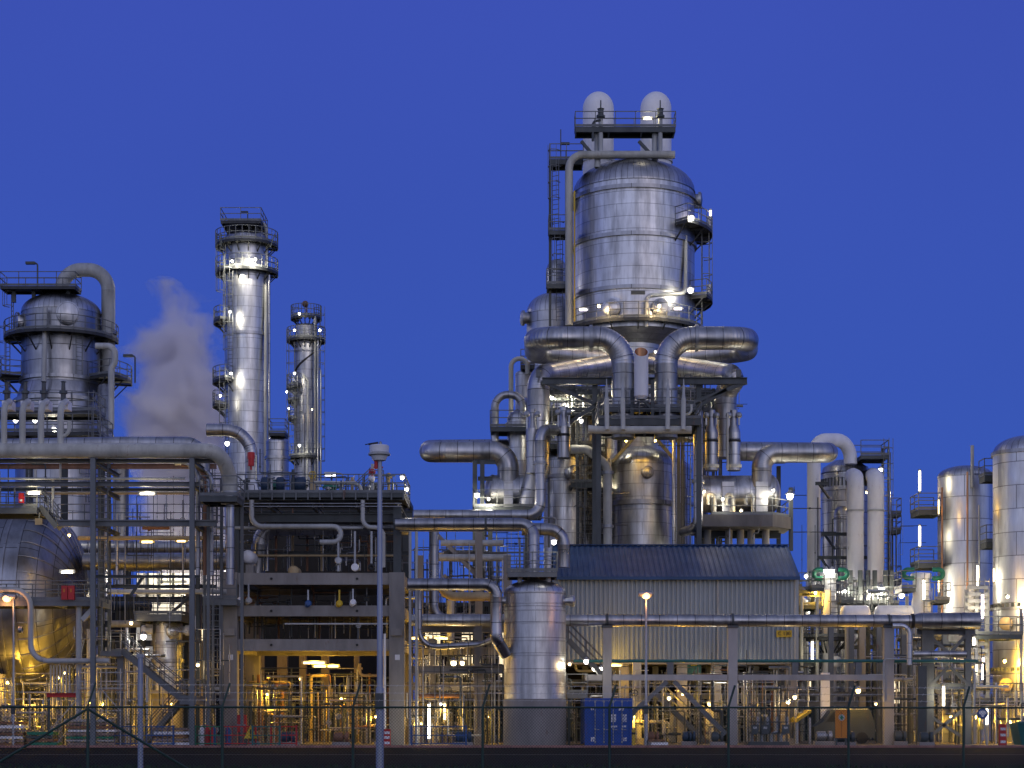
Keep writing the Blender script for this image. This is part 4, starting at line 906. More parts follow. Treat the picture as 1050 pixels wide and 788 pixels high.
# ================================================================ CENTRE: main tower
Ym = 130.; cx = X(650, Ym); r = S(62, Ym)
v = vessel('main_reactor', 'largest central clad reactor vessel with a ribbed domed top towering over the site', cx, Ym, r, Z(347, Ym), Z(199, Ym), S(32, Ym), 'alu', 'gore', base=Z(347, Ym), seg=80)
for py in (208, 255, 308): bandring(v, cx, Ym, Z(py, Ym), r, .16, .26, 'alu_dk')
MB().lathe((cx,Ym,0), (0,0,1), [(S(30, Ym), Z(420, Ym)), (S(30, Ym), Z(357, Ym)), (S(60, Ym), Z(347.2, Ym))], 56).build('cone', M['alu_d'], v)
ring_platform(v, cx, Ym, Z(341, Ym), r, S(8, Ym), -120, 120)
ring_platform(v, cx, Ym, Z(242, Ym), r, S(18, Ym), 38, 110); ring_platform(v, cx, Ym, Z(311, Ym), r, S(18, Ym), 62, 110)
for px, s_ in ((624, -1), (672, 1)):
    manway(v, (X(px, Ym), Ym-math.sqrt(r*r-(X(px,Ym)-cx)**2)+.02, Z(329, Ym)), ((X(px,Ym)-cx)*.3,-r,0), .62)
m = MB(); m.tube([P(703, 242, Ym-r*.62), P(703, 301, Ym-r*.72), P(663, 303, Ym-r*1.04), P(663, 335, Ym-r*1.04)], .14, .5, 10); m.build('vent_line', M['greyp'], v)
m = MB(); m.box(X(643,Ym), X(657,Ym), Ym-r-.06, Ym-r+.1, Z(316, Ym), Z(312.5, Ym)); m.build('name_plate', M['steel'], v)
ladder(v, X(718, Ym), Ym-1.2, Z(336, Ym), Z(242, Ym), True, 80)
manway(v, (X(711, Ym)+.05, Ym-.4, Z(207, Ym)), (1,-.1,0), .55, 'alu_d'); manway(v, (X(589, Ym)-.05, Ym-.4, Z(209, Ym)), (-1,-.1,0), .8, 'white')
m = MB(); m.tube([P(727, 222, Ym-1), P(727, 238, Ym-1)], .12, seg=8); m.tube([P(727, 292, Ym-1), P(727, 308, Ym-1)], .12, seg=8); m.build('lamp_pole', M['white'], v)
m = MB(); m.bar(P(712, 213, Ym-1.5), P(720, 213, Ym-1.5), .25, .1); m.bar(P(719, 213, Ym-1.5), P(719, 235, Ym-1.5), .07); m.build('lamp_arm', M['steel'], v)
for i, px in enumerate((613.5, 672.5)):
    rr = S(16.2, Ym); Yc = Ym+2.2
    t = thing('domed_riser', ('left', 'right')[i]+' of two fat white round-topped pipes above the central reactor', 'vent pipe', (X(px, Yc), Yc, Z(190, Yc)), 'white round-topped pipes on the reactor')
    MB().lathe((X(px,Yc), Yc, 0), (0,0,1), [(rr, Z(200, Yc)), (rr, Z(112, Yc))]+dome_prof(rr, Z(112, Yc), rr*1.08, 12)[1:], 40).build('pipe', M['white'], t)
    MB().lathe((X(px,Yc), Yc, Z(166, Yc)), (0,0,1), [(rr, -.1), (rr+.1, -.1), (rr+.1, .1), (rr, .1)], 40).build('band', M['greyp'], t)
t = thing('crown_platform', 'railed steel platform on thin legs above the reactor dome', 'platform', (cx, Ym-1.5, Z(170, Ym)))
deck(t, X(588.5, Ym), X(689, Ym), Ym-3.0, Ym-1.5, Z(144, Ym), 'fblr', th=.35, mat='steel')
deck(t, X(563, Ym), X(597, Ym), Ym-2.0, Ym-.4, Z(172, Ym), 'fbl', th=.35, mat='steel')
for px, y1 in ((611, 178), (669, 174)): MB().cyl((X(px,Ym), Ym-2.4, Z(y1, Ym)-.3), (X(px,Ym), Ym-2.4, Z(147, Ym)-.1), .22, 10).build('leg', M['greyp'], t)
MB().bar(P(596, 145, Ym-2.5), P(607, 158, Ym-2.5), .2).bar(P(655, 145, Ym-2.5), P(667, 158, Ym-2.5), .2).build('brace', M['steel'], t)
m = MB()
for px in (563.5, 580): m.bar((X(px,Ym), Ym-1.8, Z(340, Ym)), (X(px,Ym), Ym-1.8, Z(173, Ym)), .18)
m.build('column', M['steel'], t)
m = MB(); m.bar(P(575, 171, Ym-1.8), P(575, 133, Ym-1.8), .07); m.bar(P(575, 147.5, Ym-1.8), P(584, 147.5, Ym-1.8), .22, .14); m.build('lamp_arm', M['steel'], t)
ladder(t, X(569, Ym), Ym-1.9, Z(246, Ym), Z(172, Ym), True, -30); ladder(t, X(573, Ym), Ym-1.9, Z(335, Ym), Z(246, Ym), True, -30)
deck(t, X(562, Ym), X(582, Ym), Ym-2.6, Ym-1., Z(246, Ym), 'fl', th=.3, mat='steel'); deck(t, X(560, Ym), X(582, Ym), Ym-2.6, Ym-1., Z(300, Ym), 'fl', th=.3, mat='steel')
pipe('crown_pipe', 'long cream pipe bending off the crown header and down the left side of the reactor', [P(692, 159, Ym-2.8), P(583.5, 159, Ym-2.8), P(583.5, 334, Ym-2.8)], S(3.9, Ym), 'cream', .95, seg=16)
pipe('thin_downpipe', 'thin yellowish pipe down the left side of the reactor beside the cream pipe', [P(589, 196, Ym-3.2), P(589, 330, Ym-3.2)], .06, 'yellow', seg=8)
for i, px in enumerate((616, 677)):
    t = pipe('safety_vent', ('left', 'right')[i]+' of two grey safety vent stacks standing on the crown header', [P(px, 159, Ym-2.8), P(px, 122, Ym-2.8)], S(2.3, Ym), 'greyp', seg=12, group='safety vent stacks on the crown header')
    MB().lathe(P(px, 121, Ym-2.8), (0,0,1), [(.3, 0), (.3, .15), (.2, .2), (.2, .55), (.26, .6), (.05, .65), (.04, 1.2), (0, 1.2)], 12).build('relief_valve', M['steel'], t)
    if i == 0: MB().tube([P(616, 124, Ym-2.9), P(608, 124, Ym-2.9), P(608, 145, Ym-2.9)], .09, .3, 8).build('side_line', M['steel'], t)
# bullets left of the reactor, behind
v = vessel('rear_vessel', 'clad vessel with a round top half hidden left behind the reactor', X(566, 134), 134, S(26, 134), Z(480, 134), Z(322, 134), S(21, 134), 'alu_d', 'gore', base=Z(480, 134))
manway(v, (X(541, 134), 133.5, Z(328, 134)), (-1,-.15,0), .55, 'alu_d')
v = vessel('rear_bullet', 'slender dull round-topped vessel behind the ladders left of the reactor', X(571, 137), 137, S(10.5, 137), Z(480, 137), Z(277, 137), S(11, 137), 'alu_dk', 'alu_dk', base=Z(480, 137))
# ---- ring pipes
rp = S(11.6, 118)
tpl = pipe('transfer_pipe', 'thick clad pipe looping off the upper left of the reactor neck', [P(639, 450, 115), P(639, 347, 115), P(549, 347, 115), P(549, 362, 124.5), P(634, 370, 127)], rp, 'pipe', S(27, 115), seg=28)
tpr = pipe('transfer_pipe', 'thick clad pipe looping off the upper right of the reactor neck', [P(683, 450, 115), P(683, 347, 115), P(766, 347, 115), P(766, 360, 124.5), P(672, 370, 127)], rp, 'pipe', S(27, 115), seg=28)
pipe('outer_downcomer', 'thick clad pipe slanting out left under the loops and turning down', [P(640, 373, 124), P(552, 386, 117), P(552, 480, 117), P(540, 520, 117)], rp*.98, 'pipe', S(17, 117), seg=28)
pipe('outer_downcomer', 'thick clad pipe slanting out right under the loops and turning down', [P(668, 373, 124), P(757, 386, 117.5), P(744, 400, 119), P(744, 470, 119)], rp*.98, 'pipe', S(15, 117), seg=28)
for tp_, px in ((tpl, 606), (tpr, 714)): MB().lathe(P(px, 347, 115)-V((.1,0,0)), (1,0,0), [(rp, 0), (rp*1.14, .01), (rp*1.14, .2), (rp, .21)], 28).build('clamp', M['galv'], tp_)
t = thing('exhaust_stack', 'white upright stack with a slanted open copper-coloured mouth between the loop pipes', 'stack', P(657.5, 412, 112.5))
rs = S(7.3, 112.5); MB().lathe(P(657.5, 410, 112.5), (0,0,1), [(rs*.6, 0), (rs, .2), (rs, S(39, 112.5))], 24).build('stack_body', M['white'], t)
m = MB(); o = P(657.5, 371, 112.5); n_ = 24; b0 = len(m.v)
for k in range(n_):
    a = 2*math.pi*k/n_; dx, dy = math.cos(a)*rs, math.sin(a)*rs
    m.v += [o+V((dx,dy,-.02)), o+V((dx*1.02,dy*1.02, S(10,112.5)+dy*.8)), o+V((dx*.92,dy*.92, S(10,112.5)+dy*.8)), o+V((dx*.92,dy*.92, 0))]
mc = MB(); mc.v = m.v
for k in range(n_):
    k2 = (k+1) % n_
    for j in (0, 1): mc.quad([b0+4*k+j, b0+4*k2+j, b0+4*k2+j+1, b0+4*k+j+1], [(0,0)]*4)
    for j in (2,): m.quad([b0+4*k+j, b0+4*k2+j, b0+4*k2+j+1, b0+4*k+j+1], [(0,0)]*4)
m.lathe(o+V((0,0,.02)), (0,0,1), [(rs*.9, 0), (0, .01)], 24)
m.build('mouth_lining', M['copper'], t); mc.build('slanted_mouth', M['white'], t)
# support structure under the loops
t = thing('pipe_support', 'dark steel support beam with raking braces under the loop pipes', 'steel support', P(660, 440, 116))
MB().ibeam(P(556, 391, 116), P(766, 391, 116), .35, .42).build('beam', M['steel'], t)
for a_, b_ in (((560, 393), (622, 420)), ((764, 393), (705, 415)), ((575, 440), (622, 408)), ((745, 400), (690, 432))): MB().bar(P(*a_, 116), P(*b_, 116), .22).build('brace', M['steel'], t)
for px in (552, 757): MB().box(X(px,116)-.14, X(px,116)+.14, 115.7, 116.0, Z(391, 116)+.22, Z(380, 116)).build('spring_hanger', M['steel_l'], t)
for px in (610, 717): MB().ibeam((X(px,116), 116.4, Z(560, 116)), (X(px,116), 116.4, Z(391, 116)-.2), .3, .3, up=(0,1,0)).build('column', M['steel'], t)
m = MB(); m.bar(P(650, 402, 113.4), P(667, 418, 113.4), .14); m.bar(P(667, 402, 113.4), P(650, 418, 113.4), .14); m.bar(P(648, 400, 113.4), P(669, 400, 113.4), .18); m.bar(P(669, 390, 113.4), P(669, 440, 113.4), .2); m.bar(P(648, 400, 113.4), P(648, 440, 113.4), .2); m.build('brace', M['steel'], t)
t = thing('manifold_platform', 'railed double platform between the loop pipes above the cream manifold', 'platform', P(663, 437, 114))
deck(t, X(612, 114), X(716, 114), 112.2, 117., Z(434, 114), 'fblr', th=.4, mat='steel'); deck(t, X(618, 114), X(712, 114), 113.8, 117., Z(418, 114), 'fb', th=.3, mat='steel')
for px in (613, 715): MB().ibeam((X(px,114), 113, Z(560, 114)), (X(px,114), 113, Z(436, 114)-.1), .3, .3, up=(0,1,0)).build('column', M['steel'], t)
mp_ = pipe('manifold', 'cream horizontal manifold pipe above the domed lower vessel', [P(603, 440, 111), P(612, 441, 111), P(709, 441, 111)], S(4, 111), 'cream', seg=18)
for i, px in enumerate((622, 638.5, 685, 701)):
    t = pipe('manifold_riser', ('leftmost cream nozzle pipe rising off the manifold', 'cream nozzle pipe rising left of the white stack', 'cream nozzle pipe rising right of the white stack', 'rightmost cream nozzle pipe rising off the manifold')[i], [P(px+(.5 if i < 2 else -.5), 441, 110.6), P(px, 409, 111)], S(2.4, 111), 'cream', seg=12, group='cream nozzle pipes on the manifold')
    MB().lathe(P(px, 411, 111), (0,0,1), [(S(2.4,111), 0), (S(1.5,111), .35), (S(1.3,111), .9), (.04, .95), (.03, 1.3)], 12).build('nozzle', M['greyp'], t)
pipe('hook_pipe', 'small cream hooked pipe at the right end of the manifold', [P(702, 425, 111), P(709, 425, 111), P(709, 415, 111)], S(1.2, 111), 'cream', .3, seg=8)
# ---- lower vessels standing behind the building
v = vessel('stripper_vessel', 'ribbed dome-topped clad vessel rising behind the blue roof under the manifold', X(658, 124), 124, S(31, 124), 0, Z(477, 124), S(19, 124), 'alu', 'gore', bands=())
manway(v, (X(661, 124), 124-S(31, 124)+.02, Z(489, 124)), (.08,-1,0), .42, 'alu'); bandring(v, X(658,124), 124, Z(518, 124), S(31,124), .25, .3, 'alu_dk')
MB().bar(P(628, 474, 121.5), P(652, 447, 121.5), .2).build('brace', M['steel_l'], v); MB().bar(P(690, 470, 121.5), P(672, 449, 121.5), .2).build('brace', M['steel_l'], v)
v = vessel('back_vessel', 'broad dull clad vessel standing behind the ribbed dome vessel', X(661, 130), 130, S(48, 130), 0, Z(482, 130), S(15, 130), 'alu_d', 'gore', bands=(Z(518, 130),))
pipe('silver_pipe', 'slim bright pipe standing in front of the right edge of the dome vessel', [P(691, 447, 120), P(691, 562, 120)], S(2, 120), 'alu', seg=12)
v1 = vessel('side_vessel', 'clad vessel with a round side manway and railed roof left of the ribbed dome vessel', X(577, 122), 122, S(19.5, 122), 0, Z(472, 122), S(10, 122), 'alu', 'gore', bands=(Z(490, 122),))
manway(v1, (X(583, 122), 122-S(19, 122)+.05, Z(488, 122)), (.3,-1,0), .42)
deck(v1, X(560, 122), X(613, 122), 120.2, 123.8, Z(459, 122), 'fblr', th=.35, mat='steel'); deck(v1, X(584, 122), X(612, 122), 119.2, 121.2, Z(500, 122), 'fr', th=.35, mat='steel')
for px in (591, 612): MB().ibeam((X(px,122), 119.6, Z(590, 122)), (X(px,122), 119.6, Z(440, 122)), .2, .2, up=(0,1,0)).build('column', M['steel'], v1)
ladder(v1, X(594, 122), 119.3, Z(560, 122), Z(459, 122), True)
MB().lathe((X(600, 124), 125, 0), (0,0,1), [(S(9, 124), 0), (S(9, 124), Z(472, 124)), (0, Z(468, 124))], 24).build('companion_shell', M['alu_d'], v1)
pipe('cream_offset_pipe', 'cream pipe with an offset bend dropping between the side vessel and the dome vessel', [P(585, 461, 117), P(602, 461, 117), P(623, 478, 117), P(623, 566, 117)], S(4.6, 117), 'cream', S(12, 117), seg=16, flanges=[(P(623, 485, 117), (0,0,1)), (P(623, 540, 117), (0,0,1))])
# ---- pipes into the front
pipe('feed_pipe', 'clad pipe running right then climbing steeply beside the side vessel and hooking over its top', [P(424, 528.5, 113.8), P(554, 528.5, 113.8), P(554, 441, 113.8), P(577, 441, 116), P(577, 464, 120)], S(5.6, 113.8), 'pipe', S(13, 113.8), seg=18, flanges=[(P(554, 475, 113.8), (0,0,1))])
pipe('vessel_inlet_pipe', 'thick clad pipe bending down onto the platform of the front vessel', [P(405, 537.5, 103.5), P(547, 537.5, 103.5), P(547, 600, 102.4)], S(6.2, 103.5), 'pipe_d', S(14, 103), seg=20, supports=[P(498, 537.5, 103.5)])
pipe('hooded_pipe', 'dark clad pipe arching over and down behind the front vessel platform', [P(535, 543, 108.6), P(578, 543, 108.6), P(578, 582, 108.6)], S(6.4, 108.6), 'pipe_d', S(16, 108), seg=18)
pipe('long_thin_pipe', 'thin pale pipe just below the thick inlet pipe', [P(410, 544.5, 104), P(532, 544.5, 104)], S(.9, 104), 'greyp', seg=8)
pipe('vessel_outlet_pipe', 'dull clad pipe running right and curling down into the left side of the front vessel', [P(418, 599.5, 100.5), P(509, 599.5, 100.5), P(509, 655, 100.5), P(519, 672, 101)], S(6.2, 100.5), 'pipe_d', S(13, 100), seg=20, bead=True)
pipe('upright_pipe', 'dark clad pipe dropping left of the front vessel and bending right near the long pipe', [P(445, 540, 107), P(445, 635, 107), P(520, 635, 107)], S(5, 107), 'pipe_d', S(14, 107), seg=16)
pipe('pale_pipe', 'pale lilac pipe crossing behind the upright pipe below the thick inlet pipe', [P(452, 557, 112), P(516, 557, 112)], S(3.3, 112), 'greyp', seg=14)
pipe('pale_pipe', 'second pale pipe crossing just above the curling outlet pipe', [P(448, 572, 112), P(524, 572, 112)], S(3.8, 112), 'greyp', seg=14)
pipe('tan_pipe', 'tan pipe bending up behind the curling outlet pipe', [P(452, 595, 109), P(452, 612, 109), P(512, 612, 109)], S(4.6, 109), 'ochre', .9, seg=14)
pipe('sagging_pipe', 'dark pipe dropping at the concrete frame and running low into the front vessel', [P(430, 605, 103), P(430, 664, 103), P(492, 661, 103), P(512, 653, 102)], S(3, 103), 'pipe_d', .9, seg=14)
pipe('lilac_upright', 'lilac grey upright pipe stub behind the curling outlet pipe', [P(462, 616, 111), P(462, 660, 111)], S(4, 111), 'greyp', seg=14)
for i, px in enumerate((420.5, 427)): pipe('riser_pair', ('left', 'right')[i]+' of two slim pale pipes standing right of the concrete frame', [P(px, 766, 102.5), P(px, 545, 102.5)], S(1.5, 102), 'greyp', seg=10, group='pair of slim pipes right of the concrete frame')
t = steelframe('frame_between', 'steel rack with pale beams between the concrete frame and the front vessel', [((X(490,106), 106, 0), (X(490,106), 106, Z(640, 106))), ((X(443,108), 108, 0), (X(443,108), 108, Z(655, 108))), ((X(491,112), 112, 0), (X(491,112), 112, Z(545, 112))), ((X(520,112), 112, 0), (X(520,112), 112, Z(570, 112))), ((X(430,112), 112, 0), (X(430,112), 112, Z(570, 112)))],
    [(P(420, 687, 105.5), P(516, 687, 105.5)), (P(420, 704, 107), P(516, 704, 107)), (P(425, 645, 108), P(516, 645, 108)), (P(425, 712, 108), P(486, 712, 108)), (P(425, 668, 112), P(520, 668, 112)), (P(455, 570, 112.5), P(520, 570, 112.5))], [(P(448, 548, 112), P(488, 590, 112)), (P(455, 590, 113), P(486, 620, 113)), (P(456, 555, 113), P(500, 600, 113))], w=.45, mat='conc')
pipe('red_pipe', 'rusty red pipe lying level under the low steel rack beam', [P(425, 714, 105), P(474, 714, 105)], .12, 'rustp', seg=10); 
# ---- left wing: drum, deck, hairpin pipe
Yw = 118.
pipe('hairpin_pipe', 'thick clad hairpin pipe stretching far left and turning down into the left drum', [P(521, 500, Yw-.3), P(521, 463.5, Yw-.3), P(441, 463.5, Yw-.3), P(441, 462, Yw+3.2), P(542, 461, Yw+3.2), P(548, 410, Yw+3.2)], S(11, Yw), 'pipe', S(17, Yw), seg=26)
v = thing('left_drum', 'floodlit horizontal clad drum on the left wing deck', 'drum', P(525, 505, Yw)); rr = S(17.5, Yw)
MB().lathe(P(505, 505, Yw), (1,0,0), [(rr, 0), (rr, S(46, Yw)), (0, S(47, Yw))], 40).build('shell', M['alu'], v)
MB().lathe(P(505, 505, Yw), (-1,0,0), dome_prof(rr*1.005, 0, S(9, Yw)), 40).build('end_cap', M['alu'], v)
MB().lathe(P(504, 505, Yw), (1,0,0), [(rr, 0), (rr*1.03, 0), (rr*1.03, .15), (rr, .15)], 40).build('band', M['alu_d'], v)
m = MB(); m.box(X(517,Yw)-.02, X(526,Yw), Yw-rr-.35, Yw-rr+.5, Z(524, Yw), Z(497, Yw)); m.build('support_box', M['alu_d'], v)
t = thing('wing_deck', 'left wing steel deck on thin columns under the left drum', 'deck', P(520, 525, Yw))
deck(t, X(487, Yw), X(556, Yw), Yw-2.6, Yw+3, Z(524.5, Yw), 'fl', th=.28, mat='steel')
for px in (487.5, 495, 503, 540): MB().ibeam((X(px,Yw), Yw-1.8, 0), (X(px,Yw), Yw-1.8, Z(475 if px < 500 else 526.5, Yw)-.1), .28, .28, up=(0,1,0)).build('column', M['steel'], t)
MB().ibeam(P(487, 474, Yw-1.8), P(508, 474, Yw-1.8), .2, .25).ibeam(P(490, 491, Yw-1.8), P(505, 491, Yw-1.8), .2, .25).build('beam', M['steel'], t)
# two upright standpipes left and the vessels above
sr = (5.2, 6.6)
for i, (px, top, bot) in enumerate(((545.8, 420, 486), (578, 418, 470))):
    t = pipe('standpipe_expander', ('left', 'right')[i]+' of the two stepped standpipes on the left of the loops', [P(px, bot, 115.5), P(px, top+20, 115.5)], S(6.6, 115.5), 'pipe', seg=20, group='stepped standpipes of the left side')
    MB().lathe(P(px, 0, 115.5)*1 - V((0,0,P(px,0,115.5).z)), (0,0,1), [(S(sr[i],115.5), Z(top+20.2,115.5)), (S(sr[i]*.66,115.5), Z(top+14,115.5)), (S(sr[i]*.66,115.5), Z(top,115.5)), (0, Z(top-.3,115.5))], 20).build('neck', M['pipe'], t)
    MB().lathe(P(px, top+30, 115.5), (0,0,1), [(S(sr[i],115.5), 0), (S(sr[i]+.3,115.5), .01), (S(sr[i]+.3,115.5), .16), (S(sr[i],115.5), .17)], 20).build('joint_ring', M['black'], t)
    m = MB()
    for k in (-1, 1): m.bar(P(px+k*5.6, top+20, 115), P(px+k*5.6, top+4, 115), .1); m.sphere(P(px+k*5.6, top+5, 115), .2, 8)
    m.build('tie_rod', M['galv'], t)
v = vessel('upper_left_vessel', 'small dome-topped clad vessel with stained lower half left of the standpipes', X(532, 121), 121, S(12, 121), Z(500, 121), Z(430, 121), S(9, 121), 'alu', 'gore', base=Z(500, 121), bands=(Z(436, 121),))
deck(v, X(503, 121), X(545, 121), 118.8, 121, Z(443, 121), 'fl', th=.3, mat='steel')
pipe('candy_cane_pipe', 'bright clad cane-shaped pipe arching into the small left vessel', [P(507.5, 460, 120.6), P(507.5, 405, 120.6), P(536, 405, 120.6), P(536, 428, 120.6)], S(4, 120), 'pipe', S(13, 120), seg=16)
v = vessel('far_left_vessel', 'slim clad vessel with railed top behind the cane-shaped pipe', X(538, 128), 128, S(9.5, 128), Z(480, 128), Z(384, 128), S(4, 128), 'alu_d', 'gore', base=Z(480, 128))
deck(v, X(534, 128), X(548, 128), 126.6, 129, Z(378, 128), 'fbl', th=.3, mat='steel')
pipe('cream_cane', 'cream cane pipe bending over beside the slim far vessel', [P(524, 460, 126), P(524, 368, 126), P(541, 368, 126), P(541, 384, 126)], S(2.4, 126), 'cream', .8, seg=12)
# ---- core behind the loops
v = vessel('core_vessel', 'floodlit bright vessel in the core of the structure under the loop pipes', X(650, 128), 128, S(33, 128), Z(520, 128), Z(400, 128), S(8, 128), 'alu', 'gore', base=Z(520, 128))
for i, (px, rr_) in enumerate(((586, 23), (622, 11), (700, 14), (726, 12))):
    vessel('core_bullet', ('leftmost floodlit bullet in the bright core under the loops', 'second floodlit bullet from the left in the bright core', 'floodlit bullet right of the white stack in the bright core', 'rightmost narrow bullet in the bright core')[i], X(px, 125), 125, S(rr_, 125), Z(500 if px < 640 else 452, 125), Z(408, 125), S(5, 125), 'alu', 'gore', base=Z(500 if px < 640 else 452, 125))
pipe('saddle_pipe', 'dark fat pipe bending through the bright core left of the manifold', [P(560, 452, 125), P(570, 428, 125), P(590, 428, 125), P(618, 436, 125), P(625, 470, 125)], S(9, 119), 'pipe_d', 2., seg=18)
for k, (xa_, xb_, py, Yy, lab) in enumerate(((562, 614, 402, 121, 'upper core walkway at the left of the loops'), (562, 616, 424, 120, 'lower core walkway at the left of the loops'), (700, 742, 405, 121, 'upper core walkway at the right of the loops'), (696, 735, 424, 120, 'lower core walkway at the right of the loops'), (560, 620, 440, 126, 'wide core walkway above the side vessel roof'))):
    t = thing('core_walkway', lab, 'walkway', P(xa_, py, Yy)); deck(t, X(xa_, Yy), X(xb_, Yy), Yy-1, Yy+1.5, Z(py, Yy), 'fb', th=.3, mat='steel')
    for px in (xa_+1.5, (xa_+xb_)/2, xb_-1.5): MB().ibeam((X(px,Yy), Yy+1.2, Z(560, Yy)), (X(px,Yy), Yy+1.2, Z(py, Yy)+1.8), .2, .2, up=(0,1,0)).build('column', M['steel_l'], t)
t = thing('access_tower', 'slim floodlit access tower of stacked landings between the side vessel and the dome vessel', 'access tower', P(604, 565, 125))
for py in (468, 486, 505, 525, 545): deck(t, X(592, 125), X(621, 125), 124., 125.6, Z(py, 125), 'f', th=.25, mat='steel')
for px in (592.5, 606, 620.5): MB().bar((X(px,125), 124.1, Z(570, 125)), (X(px,125), 124.1, Z(450, 125)), .14).build('column', M['steel_l'], t)
ladder(t, X(600, 125), 123.9, Z(565, 125), Z(468, 125), True); ladder(t, X(614, 125), 123.9, Z(545, 125), Z(450, 125), True)
vessel('bright_bullet', 'floodlit bright bullet behind the slim access tower', X(606, 128), 128, S(15, 128), Z(580, 128), Z(452, 128), S(6, 128), 'alu', 'gore', base=Z(580, 128))
pipe('core_duct', 'vertical clad duct left of the left vertical loop leg', [P(603, 395, 121.5), P(603, 462, 121.5)], S(6, 121), 'pipe', seg=18)
pipe('core_duct', 'vertical clad duct right of the right vertical loop leg', [P(713, 395, 121.5), P(713, 440, 121.5), P(725, 452, 121.5)], S(6, 121), 'pipe', seg=18)
pipe('cross_duct', 'fat clad duct lying level behind the manifold platform', [P(606, 424, 120), P(716, 424, 120)], S(8, 120), 'pipe_d', seg=20)
pipe('cross_duct', 'fat clad duct lying level just under the support beam left of the loops', [P(560, 402, 122), P(640, 402, 122)], S(6, 122), 'pipe', seg=20)
pipe('cross_duct', 'fat clad duct lying level just under the support beam right of the loops', [P(680, 404, 122), P(738, 404, 122), P(738, 430, 122)], S(6, 122), 'pipe', seg=20)
for i, px in enumerate((572, 596, 702, 722)):
    t = thing('caged_ladder', ('leftmost caged ladder in the bright core', 'second caged ladder from the left in the bright core', 'caged ladder right of the white stack in the bright core', 'rightmost caged ladder in the bright core')[i], 'ladder', P(px, 450, 119.5)); ladder(t, X(px, 119.5), 119.3, Z(455, 119.5), Z(400, 119.5), True)
# ---- right side
pipe('right_riser', 'clad pipe hooking over right of the manifold down to the wing deck', [P(703, 425, 119), P(716, 421, 116), P(716, 541, 116), P(700, 546, 118)], S(5, 116), 'pipe', S(8, 116), seg=18, flanges=[(P(716, 494, 116), (0,0,1))])
for i, px in enumerate((729.5, 752.5)):
    t = pipe('standpipe_expander', ('left', 'right')[i]+' of the two stepped standpipes above the right drum', [P(px, 483, 117), P(px, 444, 117)], S(6.8, 117), 'pipe', seg=20, group='stepped standpipes above the right drum')
    q = P(px, 0, 117); q.z = 0
    MB().lathe(q, (0,0,1), [(S(6.8,117), Z(444.2,117)), (S(6.1,117), Z(441,117)), (S(4,117), Z(436,117)), (S(4,117), Z(421,117)), (0, Z(420.7,117))], 20).build('neck', M['pipe'], t)
    MB().lathe(P(px, 454, 117), (0,0,1), [(S(6.8,117), 0), (S(7.1,117), .01), (S(7.1,117), .16), (S(6.8,117), .17)], 20).build('joint_ring', M['black'], t)
    MB().lathe(P(px, 480, 117), (0,0,1), [(S(6.8,117), 0), (S(8.,117), .01), (S(8.,117), .2), (S(6.8,117), .21)], 20).build('flange', M['cream'], t)
    m = MB()
    for k in (-1, 1): m.bar(P(px+k*5.3, 436, 116.7), P(px+k*5.3, 424, 116.7), .1); m.sphere(P(px+k*5.3, 426, 116.7), .2, 8)
    m.build('tie_rod', M['galv'], t)
pipe('pale_rod_pipe', 'thin pale pipe between the two right stepped standpipes', [P(746, 424, 116.3), P(746, 482, 116.3)], S(1, 116), 'cream', seg=8)
pipe('branch_elbow', 'thick clad pipe bowing out left of the right standpipe tops', [P(738, 436, 121), P(742, 455, 121), P(758, 463, 121), P(790, 463, 121)], S(9, 121), 'pipe', S(12, 121), seg=20)
pipe('hairpin_pipe', 'thick clad hairpin pipe stretching far right and turning down into the right drum', [P(781, 500, 118.2), P(781, 464.5, 118.2), P(849, 464.5, 118.2), P(849, 464, 121.8), P(760, 463, 121.8)], S(10.2, 118), 'pipe', S(16, 118), seg=26)
v = thing('right_drum', 'floodlit horizontal clad drum on the concrete wing deck at the right', 'drum', P(760, 508, 119)); rr = S(19, 119)
MB().lathe(P(718, 507, 119), (1,0,0), [(0, 0), (rr, .01), (rr, S(73, 119))], 40).build('shell', M['alu'], v)
MB().lathe(P(791, 507, 119), (1,0,0), dome_prof(rr*1.005, 0, S(9, 119)), 40).build('end_cap', M['alu'], v)
MB().lathe(P(790, 507, 119), (1,0,0), [(rr, 0), (rr*1.03, 0), (rr*1.03, .15), (rr, .15)], 40).build('band', M['alu_d'], v)
for px in (744, 778): MB().box(X(px,119)-.38, X(px,119)+.38, 119-rr-.3, 119-rr+.5, Z(527.5, 119), Z(497, 119)).build('support_box', M['alu_d'], v)
for i, px in enumerate((733, 752, 772)): pipe('drum_loop', ('left', 'middle', 'right')[i]+' small pipe loop on the face of the right drum', [P(px, 526, 117), P(px, 507, 117), P(px-7, 507, 117), P(px-7, 518, 117)], .11, 'cream' if i == 1 else 'greyp', .3, seg=8, group='small pipe loops on the right drum')
t = thing('concrete_deck', 'thick concrete wing deck with a chamfered end under the right drum', 'concrete deck', P(765, 535, 119)); zt = Z(528, 119-2.6)
m = MB(); x0, x1 = X(716, 117), X(812, 117.5)
m.poly([V((x0,116.2,zt-.75)), V((x1-1.4,116.2,zt-.75)), V((x1,117.9,zt-.75)), V((x1,121,zt-.75)), V((x1-1.4,122.5,zt-.75)), V((x0,122.5,zt-.75))], (0,0,1), .75); m.build('slab', M['conc_dk'], t)
m = MB(); rails(m, [V((x0+.8,116.35,zt)), V((x1-1.4,116.35,zt)), V((x1-.12,117.9,zt)), V((x1-.12,121,zt))], 1.05); m.build('railing', M['steel_l'], t)
for px in (726, 748, 760, 771, 786): MB().cyl((X(px,118), 118.4, 0), (X(px,118), 118.4, zt-.76), .24, 10).build('column', M['concl'], t)
